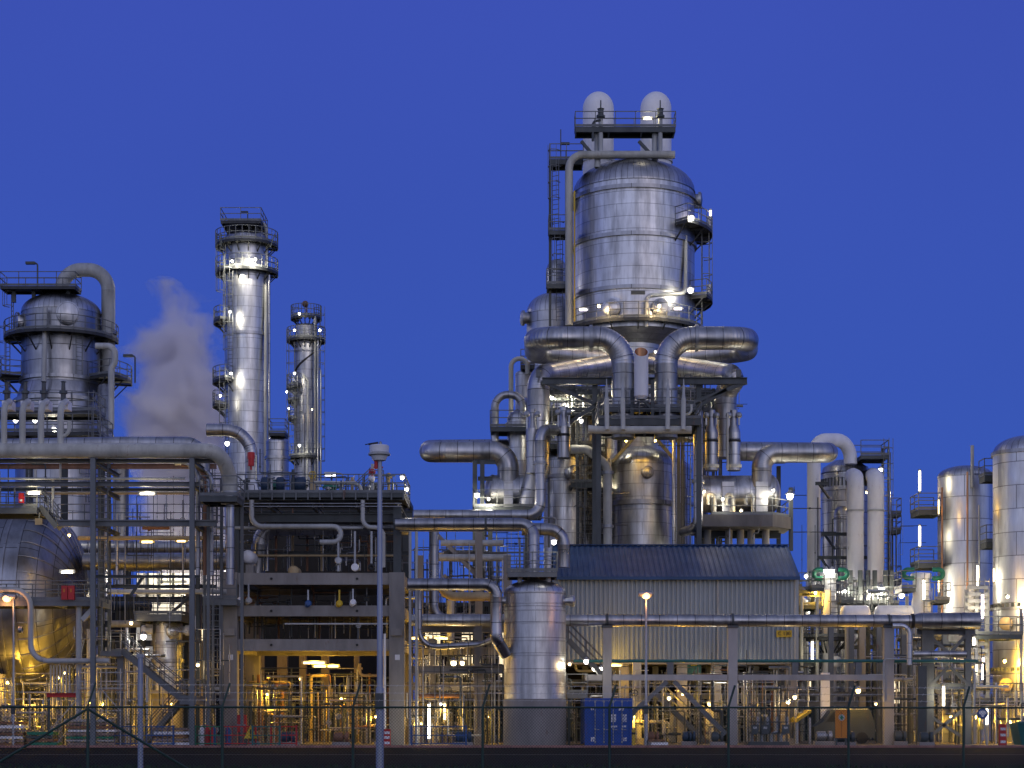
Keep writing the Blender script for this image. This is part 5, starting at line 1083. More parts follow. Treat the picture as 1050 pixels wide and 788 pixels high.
MB().ibeam((x0, 119.2, zt-1.0), (x1-.6, 119.2, zt-1.0), .4, .45).build('beam', M['steel'], t)
for px, y0_ in ((803, 473), (810, 500)): MB().ibeam((X(px,118.5), 120.5 if px < 805 else 118.1, Z(565, 118)), (X(px,118.5), 120.5 if px < 805 else 118.1, Z(y0_, 118)), .25, .25, up=(0,1,0)).build('post', M['steel'], t)
MB().ibeam(P(785, 473.5, 120.5), P(805, 473.5, 120.5), .2, .25).build('post_arm', M['steel'], t)
# ================================================================ RIGHT: white pipes and vessel
Y = 132.
v = vessel('ribbed_vessel', 'clad vessel with a shallow cone roof behind the white pipes on the right', X(867, Y), Y, S(24.5, Y), 0, Z(487, Y), S(3, Y), 'alu_d', 'gore', bands=(Z(503, Y), Z(549, Y)))
MB().lathe((X(867,Y), Y, 0), (0,0,1), [(S(25,Y), Z(486,Y)), (S(23,Y), Z(480,Y)), (S(12,Y), Z(473,Y)), (0, Z(471.5,Y))], 40).build('cone_roof', M['gore'], v)
m = MB()
for k in range(40): q = V((X(867,Y), Y, Z(492,Y)))+dirv(k*9)*S(24.9,Y); m.bar(q, q+V((0,0,-.6)), .08)
m.build('anchor_row', M['steel'], v)
vessel('round_bullet', 'slender round-topped dull vessel between the white pipes and the ribbed vessel', X(863.5, 129), 129, S(8, 129), 0, Z(527, 129), S(8, 129), 'alu_dk', 'alu_dk', bands=(Z(560,129),))
pipe('white_cane', 'tall white cane pipe arching over from the left onto the ribbed vessel', [P(834.5, 620, 128), P(834.5, 451.5, 128), P(872, 451.5, 130), P(872, 476, 130)], S(7, 128), 'white', S(18, 128), seg=20)
for i, (px, rr_) in enumerate(((877, 8.6), (898, 8.6))):
    t = pipe('white_column_pipe', ('left', 'right')[i]+' of two fat weathered white pipes hooking back at the top on the right', [P(px, 640, 124), P(px, 490, 124), P(px-3, 488, 131)], S(rr_, 124), 'white', S(16, 124), seg=22, group='fat white hooked pipes')
    MB().lathe(P(px, 525, 124), (0,0,1), [(S(rr_,124), 0), (S(rr_+.7,124), 0), (S(rr_+.7,124), .12), (S(rr_,124), .12)], 22).build('band', M['greyp'], t)
m = MB()
t = thing('stair_mast', 'thin steel ladder mast with platforms right of the fat white pipes', 'ladder mast', P(909, 600, 130))
for px in (905, 911): m.bar(P(px, 640, 130), P(px, 460, 130), .14)
for px in (915, 919): m.bar(P(px, 640, 130), P(px, 524, 130), .1)
m.build('column', M['steel'], t)
ladder(t, X(908, 130), 129.5, Z(640, 130), Z(465, 130), True)
deck(t, X(880, 130), X(908, 130), 129, 131.5, Z(469, 130), 'fbr', th=.25, mat='steel')
for py in (528, 545, 597): deck(t, X(911, 130), X(921, 130), 129, 130.5, Z(py, 130), 'fr', th=.25, mat='steel')
for i, (ya, py, xa_, xb_) in enumerate(((126, 496, 836, 850), (126, 548, 842, 871), (126, 572, 838, 906))):
    t = thing('bracket_beam', ('upper', 'middle', 'lower')[i]+' steel bracket beam tying the white pipes to the ribbed vessel', 'bracket', P(xa_, py, ya)); MB().ibeam(P(xa_, py, ya), P(xb_, py, ya), .16, .22).build('beam', M['steel'], t); MB().bar(P(xa_+4, py+1, ya), P(xa_+14, py+15, ya+1), .12).build('brace', M['steel'], t)
# white column vessels with green hoses
for i, (px, py, w_, Yy, pb, lab) in enumerate(((850, 588, 9, 118, 700, 'white stepped column vessel with lamps on top and green hoses at its head'), (944.5, 588, 10.5, 116, 660, 'short white vessel with green hoses beside the first silo'))):
    t = thing('white_vessel', lab, 'vessel', (X(px, Yy), Yy, 0)); rw = S(w_, Yy); q = V((X(px,Yy), Yy, 0))
    MB().lathe(q, (0,0,1), [(rw*.85, 0), (rw*.85, Z(672, Yy)), (rw*.95, Z(668, Yy)), (rw*.95, Z(618, Yy)), (rw*.8, Z(612, Yy)), (rw*.8, Z(594, Yy)), (rw*1.0, Z(593.8, Yy)), (rw*1.0, Z(589, Yy)), (rw*.9, Z(588, Yy)), (0, Z(587, Yy))], 28).build('shell', M['white'], t)
    for s_ in (-1, 1): MB().tube([q+V((s_*rw*.9,-.6,Z(585, Yy))), q+V((s_*rw*1.9,-.6,Z(585, Yy))), q+V((s_*rw*1.9,-.6,Z(594, Yy))), q+V((s_*rw*.9,-.6,Z(594, Yy)))], .15, .45, 10).build('hose', M['green'], t)
    manway(t, q+V((.3,-rw*.85,Z(679, Yy))), (.1,-1,0), .35, 'white', 'manway')
    deck(t, X(px, Yy)-rw*2.3, X(px, Yy)-rw*.9, Yy-1.2, Yy+1, Z(604, Yy), 'fl', th=.25, mat='steel'); deck(t, X(px, Yy)+rw*.9, X(px, Yy)+rw*2.4, Yy-1.2, Yy+1, Z(616, Yy), 'fr', th=.25, mat='steel')
    ring_platform(t, q.x, Yy, Z(655, Yy), rw*.95, .9, -100, 100)
    ladder(t, X(px, Yy)+rw*.4, Yy-rw-.15, Z(655, Yy), Z(604, Yy), True)
t = steelframe('white_pipe_steelwork', 'steel frame with upright posts around the feet of the fat white pipes', [(P(px, 770, 121)*1, P(px, 585, 121)) for px in (872, 882, 890, 897, 908, 914)], [(P(868, 604, 121), P(916, 604, 121)), (P(866, 619, 121), P(916, 619, 121)), (P(850, 664, 121), P(906, 664, 121)), (P(850, 648, 121), P(906, 648, 121))], [(P(872, 617, 121), P(882, 606, 121)), (P(871, 665, 120.5), P(890, 645, 120.5)), (P(908, 665, 120.5), P(890, 645, 120.5))], w=.26)
MB().box(X(864, 121), X(917, 121), 119.6, 121.2, Z(620.5, 121)-.1, Z(620, 121)).build('grating', M['grate'], t); m = MB(); rails(m, [V((X(864,121), 119.6, Z(620,121))), V((X(917,121), 119.6, Z(620,121)))]); m.build('railing', M['steel_l'], t)
for i, (px, L_) in enumerate(((877, 15), (917, 20))):
    t = thing('white_tank', ('smaller', 'larger')[i]+' of two white round-ended horizontal tanks above the long pipe', 'tank', P(px, 629, 116), 'white horizontal tanks above the long pipe'); rw = S(9, 116); l_ = S(L_-4, 116)
    MB().lathe(P(px, 630, 116)-V((l_,0,0)), (1,0,0), [(rw*math.sin(R(15*k)), -rw*.5*math.cos(R(15*k))) for k in range(7)]+[(rw, 2*l_)]+[(rw*math.cos(R(15*k)), 2*l_+rw*.5*math.sin(R(15*k))) for k in range(1, 7)], 32).build('shell', M['white'], t)
    for k in (-1, 1): MB().box(X(px,116)+k*l_*.6-.2, X(px,116)+k*l_*.6+.2, 115.7, 116.3, 0, Z(637, 116)).build('leg', M['conc'], t)
v = vessel('hopper_vessel', 'small clad cone-bottomed vessel inside the frame under the white tanks', X(886, 123), 123, S(9, 123), Z(655, 123), Z(648, 123), S(8, 123), 'alu', 'gore', base=Z(690,123))
MB().lathe((X(886,123), 123, 0), (0,0,1), [(.3, Z(690,123)), (.3, Z(680,123)), (S(9,123), Z(655.3,123))], 24).build('hopper', M['alu'], v)
for i, px in enumerate((822, 838, 930)):
    pipe('lit_upright', ('left of the two yellow-lit uprights beside the white column vessel', 'right of the two yellow-lit uprights beside the white column vessel', 'yellow-lit upright pipe beside the short white vessel')[i], [P(px, 766, 117), P(px, 612, 117)], S(1.8, 117), 'cream', seg=10)
t = thing('left_lit_tower', 'small steel access tower with valves left of the white column vessel', 'access tower', P(828, 620, 119))
for px in (818, 836):
    for yy in (118, 120): MB().ibeam((X(px,119), yy, 0), (X(px,119), yy, Z(600, 119)), .2, .2, up=(0,1,0)).build('column', M['steel_l'], t)
for py in (606, 622, 650, 680): deck(t, X(816, 119), X(839, 119), 117.6, 120.2, Z(py, 119), 'f', th=.25, mat='steel')
vessel('small_white_drum', 'small white round vessel head at the right edge of the blue roof', X(823, 121), 121, S(6, 121), 0, Z(618, 121), S(5, 121), 'white', 'white')

# ================================================================ RIGHT: silos
v = vessel('clad_silo', 'bright clad silo with a flat dome and side platforms, left of the bigger silo', X(990, 122), 122, S(28, 122), 0, Z(489, 122), S(11, 122), 'silo', 'gore', seg=64)
for py in (525, 579): deck(v, X(936.5, 122)+.02, X(961, 122), 120.5, 123, Z(py, 122), 'fbl', th=.35, mat='steel')
deck(v, X(992, 122), X(1018, 122), 117.6, 119, Z(496, 122), 'fl', th=.4, mat='steel'); deck(v, X(993, 122), X(1018, 122), 117.4, 119, Z(562, 122), 'fl', th=.4, mat='steel')
vessel('rear_silo', 'narrow clad silo standing in the gap between the two bright silos', X(1010, 126), 126, S(13, 126), 0, Z(494, 126), S(5, 126), 'silo', 'gore')
pipe('copper_line', 'thin copper-coloured pipe running up the face of the left silo', [P(992, 700, 117.6), P(992, 484, 117.6)], S(1.1, 117), 'copper', seg=10)
pipe('copper_line', 'thin copper-coloured strip for the orange reflection on the left edge of the left silo', [P(966, 700, 119.5), P(966, 500, 119.5)], S(1.1, 119), 'copper', seg=10)  # copper-coloured run paints the orange reflection at the silo's left edge
pipe('vent_stub', 'slim pale vent pipe standing above the left silo platform', [P(997, 500, 120), P(997, 457, 120)], S(1.8, 120), 'greyp', seg=10)
pipe('silo_line', 'pale yellow-lit pipe running up beside the silo platforms', [P(1004, 600, 117), P(1004, 518, 117)], S(.9, 117), 'cream', seg=8)
v = vessel('big_silo', 'largest clad silo cut off by the right edge of the picture', X(1054, 116), 116, S(35, 116), 0, Z(465, 116), S(18, 116), 'silo', 'gore', seg=64, bands=(Z(466,116),))
for py in (625, 690):
    m = MB()
    for k in range(36): q = V((X(1054,116), 116, Z(py,116)))+dirv(k*10)*S(36,116); m.bar(q, q+V((0,0,.3)), .16)
    m.build('bolt_row', M['steel'], v); bandring(v, X(1054,116), 116, Z(py,116), S(35,116), .18, .14, 'alu_d')
for py, ry in ((641, 1027), (703, 1027)): manway(v, (X(ry,116), 116-math.sqrt(S(35,116)**2-S(27,116)**2), Z(py,116)), (-.55,-1,0), .42, 'ochre')
t = thing('silo_platforms', 'two railed platforms on thin posts in front of the big silo', 'platform', P(1022, 700, 111))
for py in (651, 719): deck(t, X(996, 111), X(1046, 111), 110.4, 113.2, Z(py, 111), 'flr', th=.3, mat='steel')
for px in (999, 1045): MB().bar((X(px,111), 110.6, 0), (X(px,111), 110.6, Z(625, 111)), .16).build('post', M['galv'], t)
t = thing('ladder_cages', 'cream caged ladders rising between the two silos', 'ladder', P(1004, 700, 112))
for px in (999, 1009.5):
    ladder(t, X(px, 112), 112.6, Z(766, 112), Z(608, 112), True, w=.6, mat='cream')
m = MB()
for py in (604, 611, 618, 625, 632, 662, 669, 676, 690): m.box(X(993,111), X(1014,111), 111.2, 111.4, Z(py, 111), Z(py, 111)+.2)
for px in (993, 1003.5, 1014): m.box(X(px,111)-.12, X(px,111)+.12, 111.41, 111.6, 0, Z(604, 111))
m.build('rest_frame', M['cream'], t)
t = steelframe('braced_steelwork', 'braced steel frame under the wide pipe before the silos', [((X(px,106), yy, 0), (X(px,106), yy, Z(647, 106))) for px in (946, 952, 990) for yy in (105.5, 111)], [(P(940, 648, 105.5), P(1000, 648, 105.5)), (P(940, 661, 111), P(1000, 661, 111)), (P(946, 704, 105.5), P(998, 704, 105.5)), (P(946, 690, 111), P(1000, 690, 111))], [(P(953, 652, 105.4), P(972, 669, 105.4)), (P(990, 652, 105.4), P(975, 669, 105.4)), (P(953, 704, 105.4), P(972, 684, 105.4)), (P(994, 704, 105.4), P(974, 684, 105.4)), (P(954, 755, 105.4), P(985, 730, 105.4)), (P(985, 755, 105.4), P(954, 735, 105.4))], w=.34, mat='steel_l')
MB().bar((X(945,103.6), 103.6, 0), (X(945,103.6), 103.6, Z(683, 103.6)), .5, .4).build('post', M['steel'], t)
t = steelframe('rear_steelwork', 'steel frame behind the concrete posts in front of the white column vessel', [((X(px,113), 113, 0), (X(px,113), 113, Z(640, 113))) for px in (852, 873, 901, 927)], [(P(815, 712, 113), P(935, 712, 113)), (P(815, 722, 113), P(880, 722, 113))], w=.3, mat='steel_l')

# ================================================================ FRONT ROW beside the road
Yc = 100.; x0, x1 = X(600, Yc), X(648, Yc); zc1 = 2.6
t = thing('shipping_container', 'blue shipping container with white markings on its closed doors', 'container', ((x0+x1)/2, Yc, .0))
m = MB(); m.box(x0+.06, x1-.06, Yc+.12, Yc+6., .16, zc1-.03); m.build('body', M['blue'], t)
m = MB()
for xx in (x0+.06, x1-.06):
    for yy in (Yc+.06, Yc+5.98): m.box(xx-.08, xx+.08, yy-.08, yy+.08, .03, zc1)
for zz in (.1, zc1-.06): m.box(x0+.141, x1-.141, Yc-.02, Yc+.13, zz-.06, zz+.06)
for k in range(18): yy = Yc+.4+k*.31; m.box(x0+.01, x0+.06, yy, yy+.15, .17, zc1-.1); m.box(x1-.06, x1-.01, yy, yy+.15, .17, zc1-.1)
m.build('corner_frame', M['blue'], t)
for k in range(2):
    xa_ = x0+.15+k*(x1-x0-.28)/2; xb_ = xa_+(x1-x0-.30)/2-.01
    d_ = MB().box(xa_, xb_, Yc+.02, Yc+.10, .17, zc1-.13)
    for zz in (.72, 1.28, 1.84): d_.box(xa_+.05, xb_-.05, Yc-.005, Yc+.019, zz-.02, zz+.02)
    d_ = d_.build('door', M['blue'], t)
    m = MB()
    for f_ in (.35, .78) if k == 0 else (.22, .65):
        xx = xa_+(xb_-xa_)*f_; m.cyl((xx,Yc-.03,.14), (xx,Yc-.03,zc1-.1), .022, 8)
        for zz in (.25, .95, 1.7, 2.4): m.box(xx-.05, xx+.05, Yc-.02, Yc+.015, zz-.04, zz+.04)
        m.bar((xx,Yc-.05,.9), (xx+.25,Yc-.05,.9), .03)
    m.build('lock_rod', M['galv'], d_)
    m = MB()
    if k == 0: mk = [(.22, 2.05, .08, .1, 'white'), (.22, 1.55, .07, .08, 'orange'), (.24, .38, .1, .12, 'white')]
    else: mk = [(.62, 2.0, .14, .07, 'white')]+[(a_, b_, .055, .11, 'white') for a_ in (.17, .31, .68, .82) for b_ in (1.62, 1.42)]+[(.22, 1.07, .12, .045, 'white'), (.38, 1.07, .04, .045, 'white'), (.75, 1.07, .13, .045, 'white'), (.80, .38, .09, .1, 'white')]
    for f_, zz, hw, hh, mt in mk:
        if mt == 'white': cx_ = xa_+(xb_-xa_)*f_; m.box(cx_-hw, cx_-hw*.3, Yc-.012, Yc+.0195, zz-hh, zz+hh*.9); m.box(cx_-hw*.15, cx_+hw, Yc-.012, Yc+.0195, zz+hh*.1, zz+hh); m.box(cx_+hw*.2, cx_+hw*.8, Yc-.012, Yc+.0195, zz-hh, zz-hh*.1)
    m.build('door_marking', M['white'], d_)
lamppost('galvanised lamp post with an orange glowing head beside the blue container', X(662.5, 98.4), 98.4, Z(609, 98.4), SOD, 'sod', 350, .0)
lamppost('galvanised lamp post with a warm glowing head in front of the dark drum', X(14, 98), 98, Z(612, 98), SOD, 'sod', 300, -.5)
# round sign, orange board, hydrant, skip and the like
t = thing('mandatory_sign', 'round blue safety sign on a leaning grey post', 'sign', (X(1012, 98.5), 98.5, 0))
a_, b_ = V((X(1012,98.5), 98.5, 0)), P(1007.5, 727, 98.5); MB().bar(a_, b_, .08).build('post', M['galv'], t)
c = P(1007.5, 732, 98.4); MB().cyl(c, c-V((0,.04,0)), .29, 24).build('disc', M['bluep'], t)
m = MB(); m.box(c.x-.12, c.x+.12, c.y-.055, c.y-.041, c.z-.06, c.z+.16); m.box(c.x-.19, c.x-.13, c.y-.055, c.y-.041, c.z-.02, c.z+.12); m.box(c.x+.13, c.x+.19, c.y-.055, c.y-.041, c.z-.02, c.z+.12); m.box(c.x-.07, c.x+.07, c.y-.055, c.y-.041, c.z-.17, c.z-.07); m.build('pictogram', M['white'], t)
t = thing('notice_board', 'orange double-door notice cabinet with a green emblem by the right concrete post', 'cabinet', P(863, 765, 99.5)); Yo = 99.5
MB().box(X(857,Yo), X(868.5,Yo), Yo, Yo+.2, Z(757, Yo), Z(728.5, Yo)).build('panel', M['orange'], t)
m = MB(); m.box(X(862.6,Yo), X(862.9,Yo), Yo-.012, Yo, Z(756, Yo), Z(730, Yo)); m.build('door_gap', M['black'], t)
c = P(863, 736, Yo-.02); m = MB(); m.cyl(c+V((0,.019,0)), c, .17, 20); m.build('emblem_disc', M['cream'], t)
m = MB(); m.box(c.x-.05, c.x+.05, c.y-.014, c.y-.001, c.z-.11, c.z+.11); m.box(c.x-.1, c.x+.1, c.y-.02, c.y-.0145, c.z-.03, c.z+.03); m.build('emblem', M['green'], t)
for px in (858, 867.5): MB().bar((X(px,Yo), Yo+.1, 0), (X(px,Yo), Yo+.1, Z(757, Yo)-.01), .1).build('leg', M['steel'], t)
def hydrant(lab, px, Yh_, h=1.2):
    x_ = X(px, Yh_); t = thing('marker_post', lab, 'marker post', (x_, Yh_, 0))
    MB().box(x_-.19, x_+.19, Yh_-.1, Yh_+.1, .02, h).build('post', M['red'], t)
    m = MB()
    for zz in (.35, .8, 1.2): m.box(x_-.14, x_+.14, Yh_-.12, Yh_-.101, zz*h/1.5-.08, zz*h/1.5+.06)
    m.build('stripe', M['white'], t)
hydrant('red marker post with white bands by the skip at the far right', 1028, 98.6, 1.2); hydrant('red and white striped post at the foot of the right concrete column', 397, 98.5, .95)
t = thing('waste_skip', 'dark teal waste skip at the right edge', 'skip', (X(1048, 99), 99, 0)); xs = X(1040, 99)
m = MB(); m.poly([V((xs+.3,98.6,.1)), V((xs+3.4,98.6,.1)), V((xs+3.8,98.4,1.25)), V((xs,98.4,1.25))], (0,1,0), 1.6); m.bar((xs-.05,98.35,1.28), (xs+3.9,98.35,1.28), .1); m.build('body', M['teal'], t)
for i, px in enumerate((239.5,)):
    t = thing('fire_cabinet', 'tall red fire hose cabinet by the foot of the left concrete column', 'cabinet', (X(px+9, 103), 103, 0)); x_ = X(px+9, 103)
    MB().box(x_-.25, x_+.25, 102.7, 103.1, .72, 1.7).build('body', M['red'], t); MB().box(x_-.25, x_+.25, 102.68, 102.699, 1.1, 1.16).build('handle', M['galv'], t); MB().box(x_-.2, x_+.2, 102.8, 103., 0, .719).build('leg', M['steel'], t)
t = thing('warning_triangle', 'yellow warning triangle leaning on the crowd barrier', 'sign', (X(243, 98.2), 98.2, 0)); c = V((X(257, 98.2), 98.2, .75))
m = MB(); m.poly([c+V((-.35,0,-.3)), c+V((.35,0,-.3)), c+V((0,0,.4))], (0,-1,0), .04); m.build('panel', M['yellow'], t)
m = MB(); m.box(c.x-.03, c.x+.03, c.y-.055, c.y-.041, c.z-.08, c.z+.18); m.box(c.x-.03, c.x+.03, c.y-.055, c.y-.041, c.z-.19, c.z-.12); m.build('mark', M['black'], t)
m = MB(); m.bar(c+V((-.2,.03,-.3)), V((c.x-.25, 98.2, 0)), .05); m.bar(c+V((.2,.03,-.3)), V((c.x+.25, 98.2, 0)), .05); m.build('leg', M['steel'], t)
def barrier(lab, px, Yy, w_, mat, group=None, rot=0):
    x_ = X(px, Yy); t = thing('crowd_barrier', lab, 'barrier', (x_, Yy, 0), group); m = MB()
    for zz in (.18, .62, 1.08): m.bar((x_-w_/2, Yy, zz), (x_+w_/2, Yy, zz), .06)
    for k in range(int(w_/.28)+1): xx = x_-w_/2+k*.28; m.bar((xx, Yy, .18), (xx, Yy, 1.08), .025)
    m.build('rail_panel', M[mat], t)
    for k in (-1, 1): MB().bar((x_+k*w_*.48, Yy, 0), (x_+k*w_*.48, Yy, 1.15), .09).bar((x_+k*w_*.48, Yy-.3, .05), (x_+k*w_*.48, Yy+.3, .05), .08).build('foot', M[mat], t)
barrier('teal and white crowd barrier in front of the concrete frame opening', 273, 98.0, 1.5, 'teal'); barrier('red barrier railing left of the teal crowd barrier', 240, 98.4, 2.4, 'red'); barrier('red and white barrier right behind the teal crowd barrier', 291, 98.5, 1.4, 'red'); barrier('green barrier beside the left concrete column foot', 214, 98.3, 1.5, 'green')
barrier('blue low railing by the foot of the staircase', 135, 98, 4.6, 'bluep'); barrier('blue low railing left of the front vessel', 450, 98.2, 3.0, 'bluep')
def timber_stack(lab, px, Yy, w_, n, mats):
    x_ = X(px, Yy); t = thing('board_stack', lab, 'stack', (x_, Yy, 0)); z = .05
    for i in range(n):
        o = random.uniform(-.12, .12); hh = random.uniform(.14, .22); MB().box(x_-w_/2+o, x_+w_/2+o, Yy-.5, Yy+.6, z+.06, z+hh).build('board', M[mats[i % len(mats)]], t)
        z += hh
    m = MB()
    for k in (-.35, .3): m.box(x_+k*w_-.05, x_+k*w_+.05, Yy-.4, Yy+.5, 0, .11)
    m.build('bearer', M['steel'], t)
timber_stack('tallest stack of pale boards and panels near the fence braces', 94, 98.2, 2.5, 8, ('timber', 'concl', 'green', 'timber', 'white', 'rustp')); timber_stack('low stack of red and white panels under the staircase', 176, 98.6, 1.9, 5, ('white', 'timber', 'rustp')); timber_stack('pinkish stack of boards by the left lamp post', 12, 98.4, 1.6, 7, ('rustp', 'timber', 'white')); timber_stack('short low stack of dark panels left of the tall board stack', 45, 98.3, 1.4, 4, ('green', 'rustp', 'steel')); timber_stack('white sandbag-like bundle on the ground by the orange lamp post', 675, 98.4, .9, 2, ('white', 'rustp'))
for i, (px, mt, lab) in enumerate(((164, 'yellow', 'left yellow bollard under the staircase'), (190, 'yellow', 'right yellow bollard under the staircase'), (648.5, 'yellow', 'yellow bollard right of the blue container'))):
    t = thing('bollard', lab, 'bollard', (X(px+1, 99), 98.9, 0)); MB().lathe((X(px+1,99), 98.9, 0), (0,0,1), [(.1, 0), (.1, .9), (.06, .98), (0, 1.)], 12).build('post', M[mt], t); MB().lathe((X(px+1,99), 98.9, .65), (0,0,1), [(.103, 0), (.103, .12)], 12).build('stripe', M['black'], t)
for i, (px, mt, lab) in enumerate(((207, 'white', 'white gas cylinder behind the green barrier'), (212.5, 'red', 'red and white striped cylinder behind the green barrier'), (219, 'bluep', 'blue drum standing behind the green barrier'), (234, 'bluep', 'blue pump cover in front of the left concrete column'))):
    t = thing('gas_cylinder', lab, 'cylinder', (X(px, 99), 99, 0)); MB().lathe((X(px,99), 99, 0), (0,0,1), [(.17, 0), (.17, .85), (.1, 1.0), (.05, 1.05), (.05, 1.15), (0, 1.15)], 14).build('body', M[mt], t)
t = thing('valve_skid', 'grey pump skid with pressure gauges right of the middle concrete post', 'pump skid', (X(786, 102), 102, 0))
MB().box(X(766,102), X(808,102), 101.5, 102.8, .02, .22).build('base', M['steel'], t); m = MB()
for px in (770, 779, 788, 797, 805): m.bar((X(px,102), 101.6, .22), (X(px,102), 101.6, 1.9), .06)
for zz in (1.9, 1.3, .7): m.bar((X(767,102), 101.6, zz), (X(807,102), 101.6, zz), .06)
m.build('frame', M['steel'], t)
for px in (774, 784.5, 805.5): c = P(px, 748, 101.4); MB().box(c.x-.2, c.x+.2, c.y-.1, c.y+.1, c.z-.25, c.z+.25).build('instrument_box', M['steel'], t); MB().box(c.x-.1, c.x+.1, c.y-.112, c.y-.101, c.z+.02, c.z+.14).build('display', M['greyp'], t)
for k, px in enumerate((771, 781, 791, 801)): MB().tube([P(px, 763, 101.9), P(px, 752, 101.9), P(px+6, 752, 101.9), P(px+6, 735, 101.9)], .09, .25, 8).build('pipe_loop', M['galv'], t)
t = thing('parked_van', 'dark van with a pale roof parked under the structure right of the corrugated building', 'van', (X(845, 108), 108, 0)); xv = X(833, 108)
prof = [(0, .35), (0, 1.0), (.5, 1.25), (1.0, 1.95), (3.2, 2.0), (3.5, 1.2), (3.5, .35)]
m = MB(); m.poly([V((xv+a, 107.2, b_)) for a, b_ in prof], (0,1,0), 1.8); m.build('body', M['steel'], t); MB().box(xv+1.05, xv+3.15, 107.25, 108.95, 1.99, 2.06).build('roof', M['greyp'], t)
m = MB(); m.poly([V((xv+a, 107.19, b_)) for a, b_ in ((.65, 1.28), (1.08, 1.85), (2.0, 1.88), (2.0, 1.28))], (0,-1,0), .012); m.build('side_window', M['black'], t)
for a in (.75, 2.75): MB().lathe((xv+a, 107.15, .35), (0,1,0), [(0, 0), (.2, .0), (.34, .03), (.34, .25), (0, .26)], 18).build('wheel', M['black'], t)
t = thing('yellow_canopy', 'yellow lit canopy roof over the parked van', 'canopy', (X(830, 106), 106, 0)); m = MB(); m.poly([P(817, 737, 105.8), P(832, 728, 105.8), P(832, 731, 105.8), P(817, 741, 105.8)], (0,1,0), 2.5); m.build('roof_sheet', M['yellow'], t)
for px in (818, 831): MB().bar((X(px,106), 106.2, 0), (X(px,106), 106.2, Z(736, 106)), .12).build('post', M['galv'], t)
# ================================================================ background buildings closing the views at ground level
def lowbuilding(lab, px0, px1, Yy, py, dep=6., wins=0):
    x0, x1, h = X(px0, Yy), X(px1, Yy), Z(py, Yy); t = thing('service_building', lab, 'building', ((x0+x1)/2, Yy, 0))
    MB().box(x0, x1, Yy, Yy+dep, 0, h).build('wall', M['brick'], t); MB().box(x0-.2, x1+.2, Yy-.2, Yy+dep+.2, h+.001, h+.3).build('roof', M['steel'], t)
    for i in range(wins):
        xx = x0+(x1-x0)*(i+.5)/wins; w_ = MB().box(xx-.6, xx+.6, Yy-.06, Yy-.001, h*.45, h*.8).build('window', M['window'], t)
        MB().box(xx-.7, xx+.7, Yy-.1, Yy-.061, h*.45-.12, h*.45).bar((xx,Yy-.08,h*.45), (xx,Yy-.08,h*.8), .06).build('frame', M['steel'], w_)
lowbuilding('dark low service building far behind the left rack', -30, 235, 150, 618, wins=5); lowbuilding('near-black service building added as shade backing far behind the concrete frame', 236, 416, 128, 514, wins=0)  # the one behind the concrete frame is dark backing for its shaded depth
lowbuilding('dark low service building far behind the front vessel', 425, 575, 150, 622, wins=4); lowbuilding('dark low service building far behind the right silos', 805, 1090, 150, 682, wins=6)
t = thing('lit_cabin', 'bright white lit cabin wall seen through the left rack', 'cabin', (X(172, 128), 128, 0)); MB().box(X(140,128), X(196,128), 128, 131, 0, Z(588, 128)).build('wall', M['white'], t)
m = MB()
for px in (152, 164, 178): m.bar((X(px,128), 127.9, Z(620,128)), (X(px,128), 127.9, Z(588,128)), .12)
m.bar((X(165,128), 127.85, Z(597,128)), (X(190,128), 127.85, Z(597,128)), .15); m.build('post', M['steel'], t)
light(t, P(172, 598, 126), 3000, TUB, .4)
t = steelframe('background_rack', 'low dark steel rack crossing behind the whole left plant', [((X(px,124), 124, 0), (X(px,124), 124, Z(560 if px < 140 else 640, 124))) for px in (8, 90, 130, 215)], [(P(0, 640, 124), P(230, 640, 124)), (P(0, 660, 124), P(230, 660, 124)), (P(100, 615, 124), P(230, 615, 124)), (P(100, 625, 124), P(150, 625, 124))], w=.4)
t = thing('blue_tank', 'dull blue horizontal tank behind the box platform', 'tank', P(150, 622, 115)); MB().lathe(P(112, 622, 115), (1,0,0), [(0, 0), (.3, .0), (.3, 2.6), (0, 2.7)], 16).build('shell', M['dkblue'], t); MB().box(X(120,115)-.1, X(120,115)+1.2, 114.9, 115.1, Z(640,115), Z(626,115)).build('saddle', M['steel'], t)
t = thing('concrete_pier', 'pale concrete column block behind the box platform', 'column', (X(197, 112), 112, 0)); MB().box(X(190,112), X(204,112), 112, 113, 0, Z(609, 112)).build('post', M['conc'], t)
t = steelframe('undercroft_steelwork', 'yellow-lit steel frame inside the open ground floor of the corrugated building', [((X(px,113), 113, 0), (X(px,113), 113, zb-.3)) for px in (600, 655, 672, 716, 728, 775, 795)], [(P(580, 700, 113.2), P(812, 700, 113.2)), (P(580, 714, 112), P(812, 714, 112))], [], w=.35, mat='steel_l')
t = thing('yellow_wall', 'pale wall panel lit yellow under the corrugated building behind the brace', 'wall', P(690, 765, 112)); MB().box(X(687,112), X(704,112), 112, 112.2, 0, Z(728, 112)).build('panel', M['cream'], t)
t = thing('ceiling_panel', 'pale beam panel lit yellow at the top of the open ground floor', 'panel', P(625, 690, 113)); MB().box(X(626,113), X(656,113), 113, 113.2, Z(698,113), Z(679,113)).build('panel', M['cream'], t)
for i, (px, y0, mt) in enumerate(((653, 679, 'cream'), (727, 725, 'cream'), (805, 720, 'ochre'), (846, 690, 'white'))):
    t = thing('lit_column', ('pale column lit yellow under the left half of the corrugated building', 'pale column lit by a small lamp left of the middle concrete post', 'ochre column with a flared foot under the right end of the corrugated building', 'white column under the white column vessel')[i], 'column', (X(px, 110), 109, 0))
    x_ = X(px, 109); MB().box(x_-.25, x_+.25, 108.8, 109.2, .3, Z(y0, 109)).build('post', M[mt], t); MB().box(x_-.45, x_+.45, 108.6, 109.4, 0, .3).build('foot', M['conc'], t)
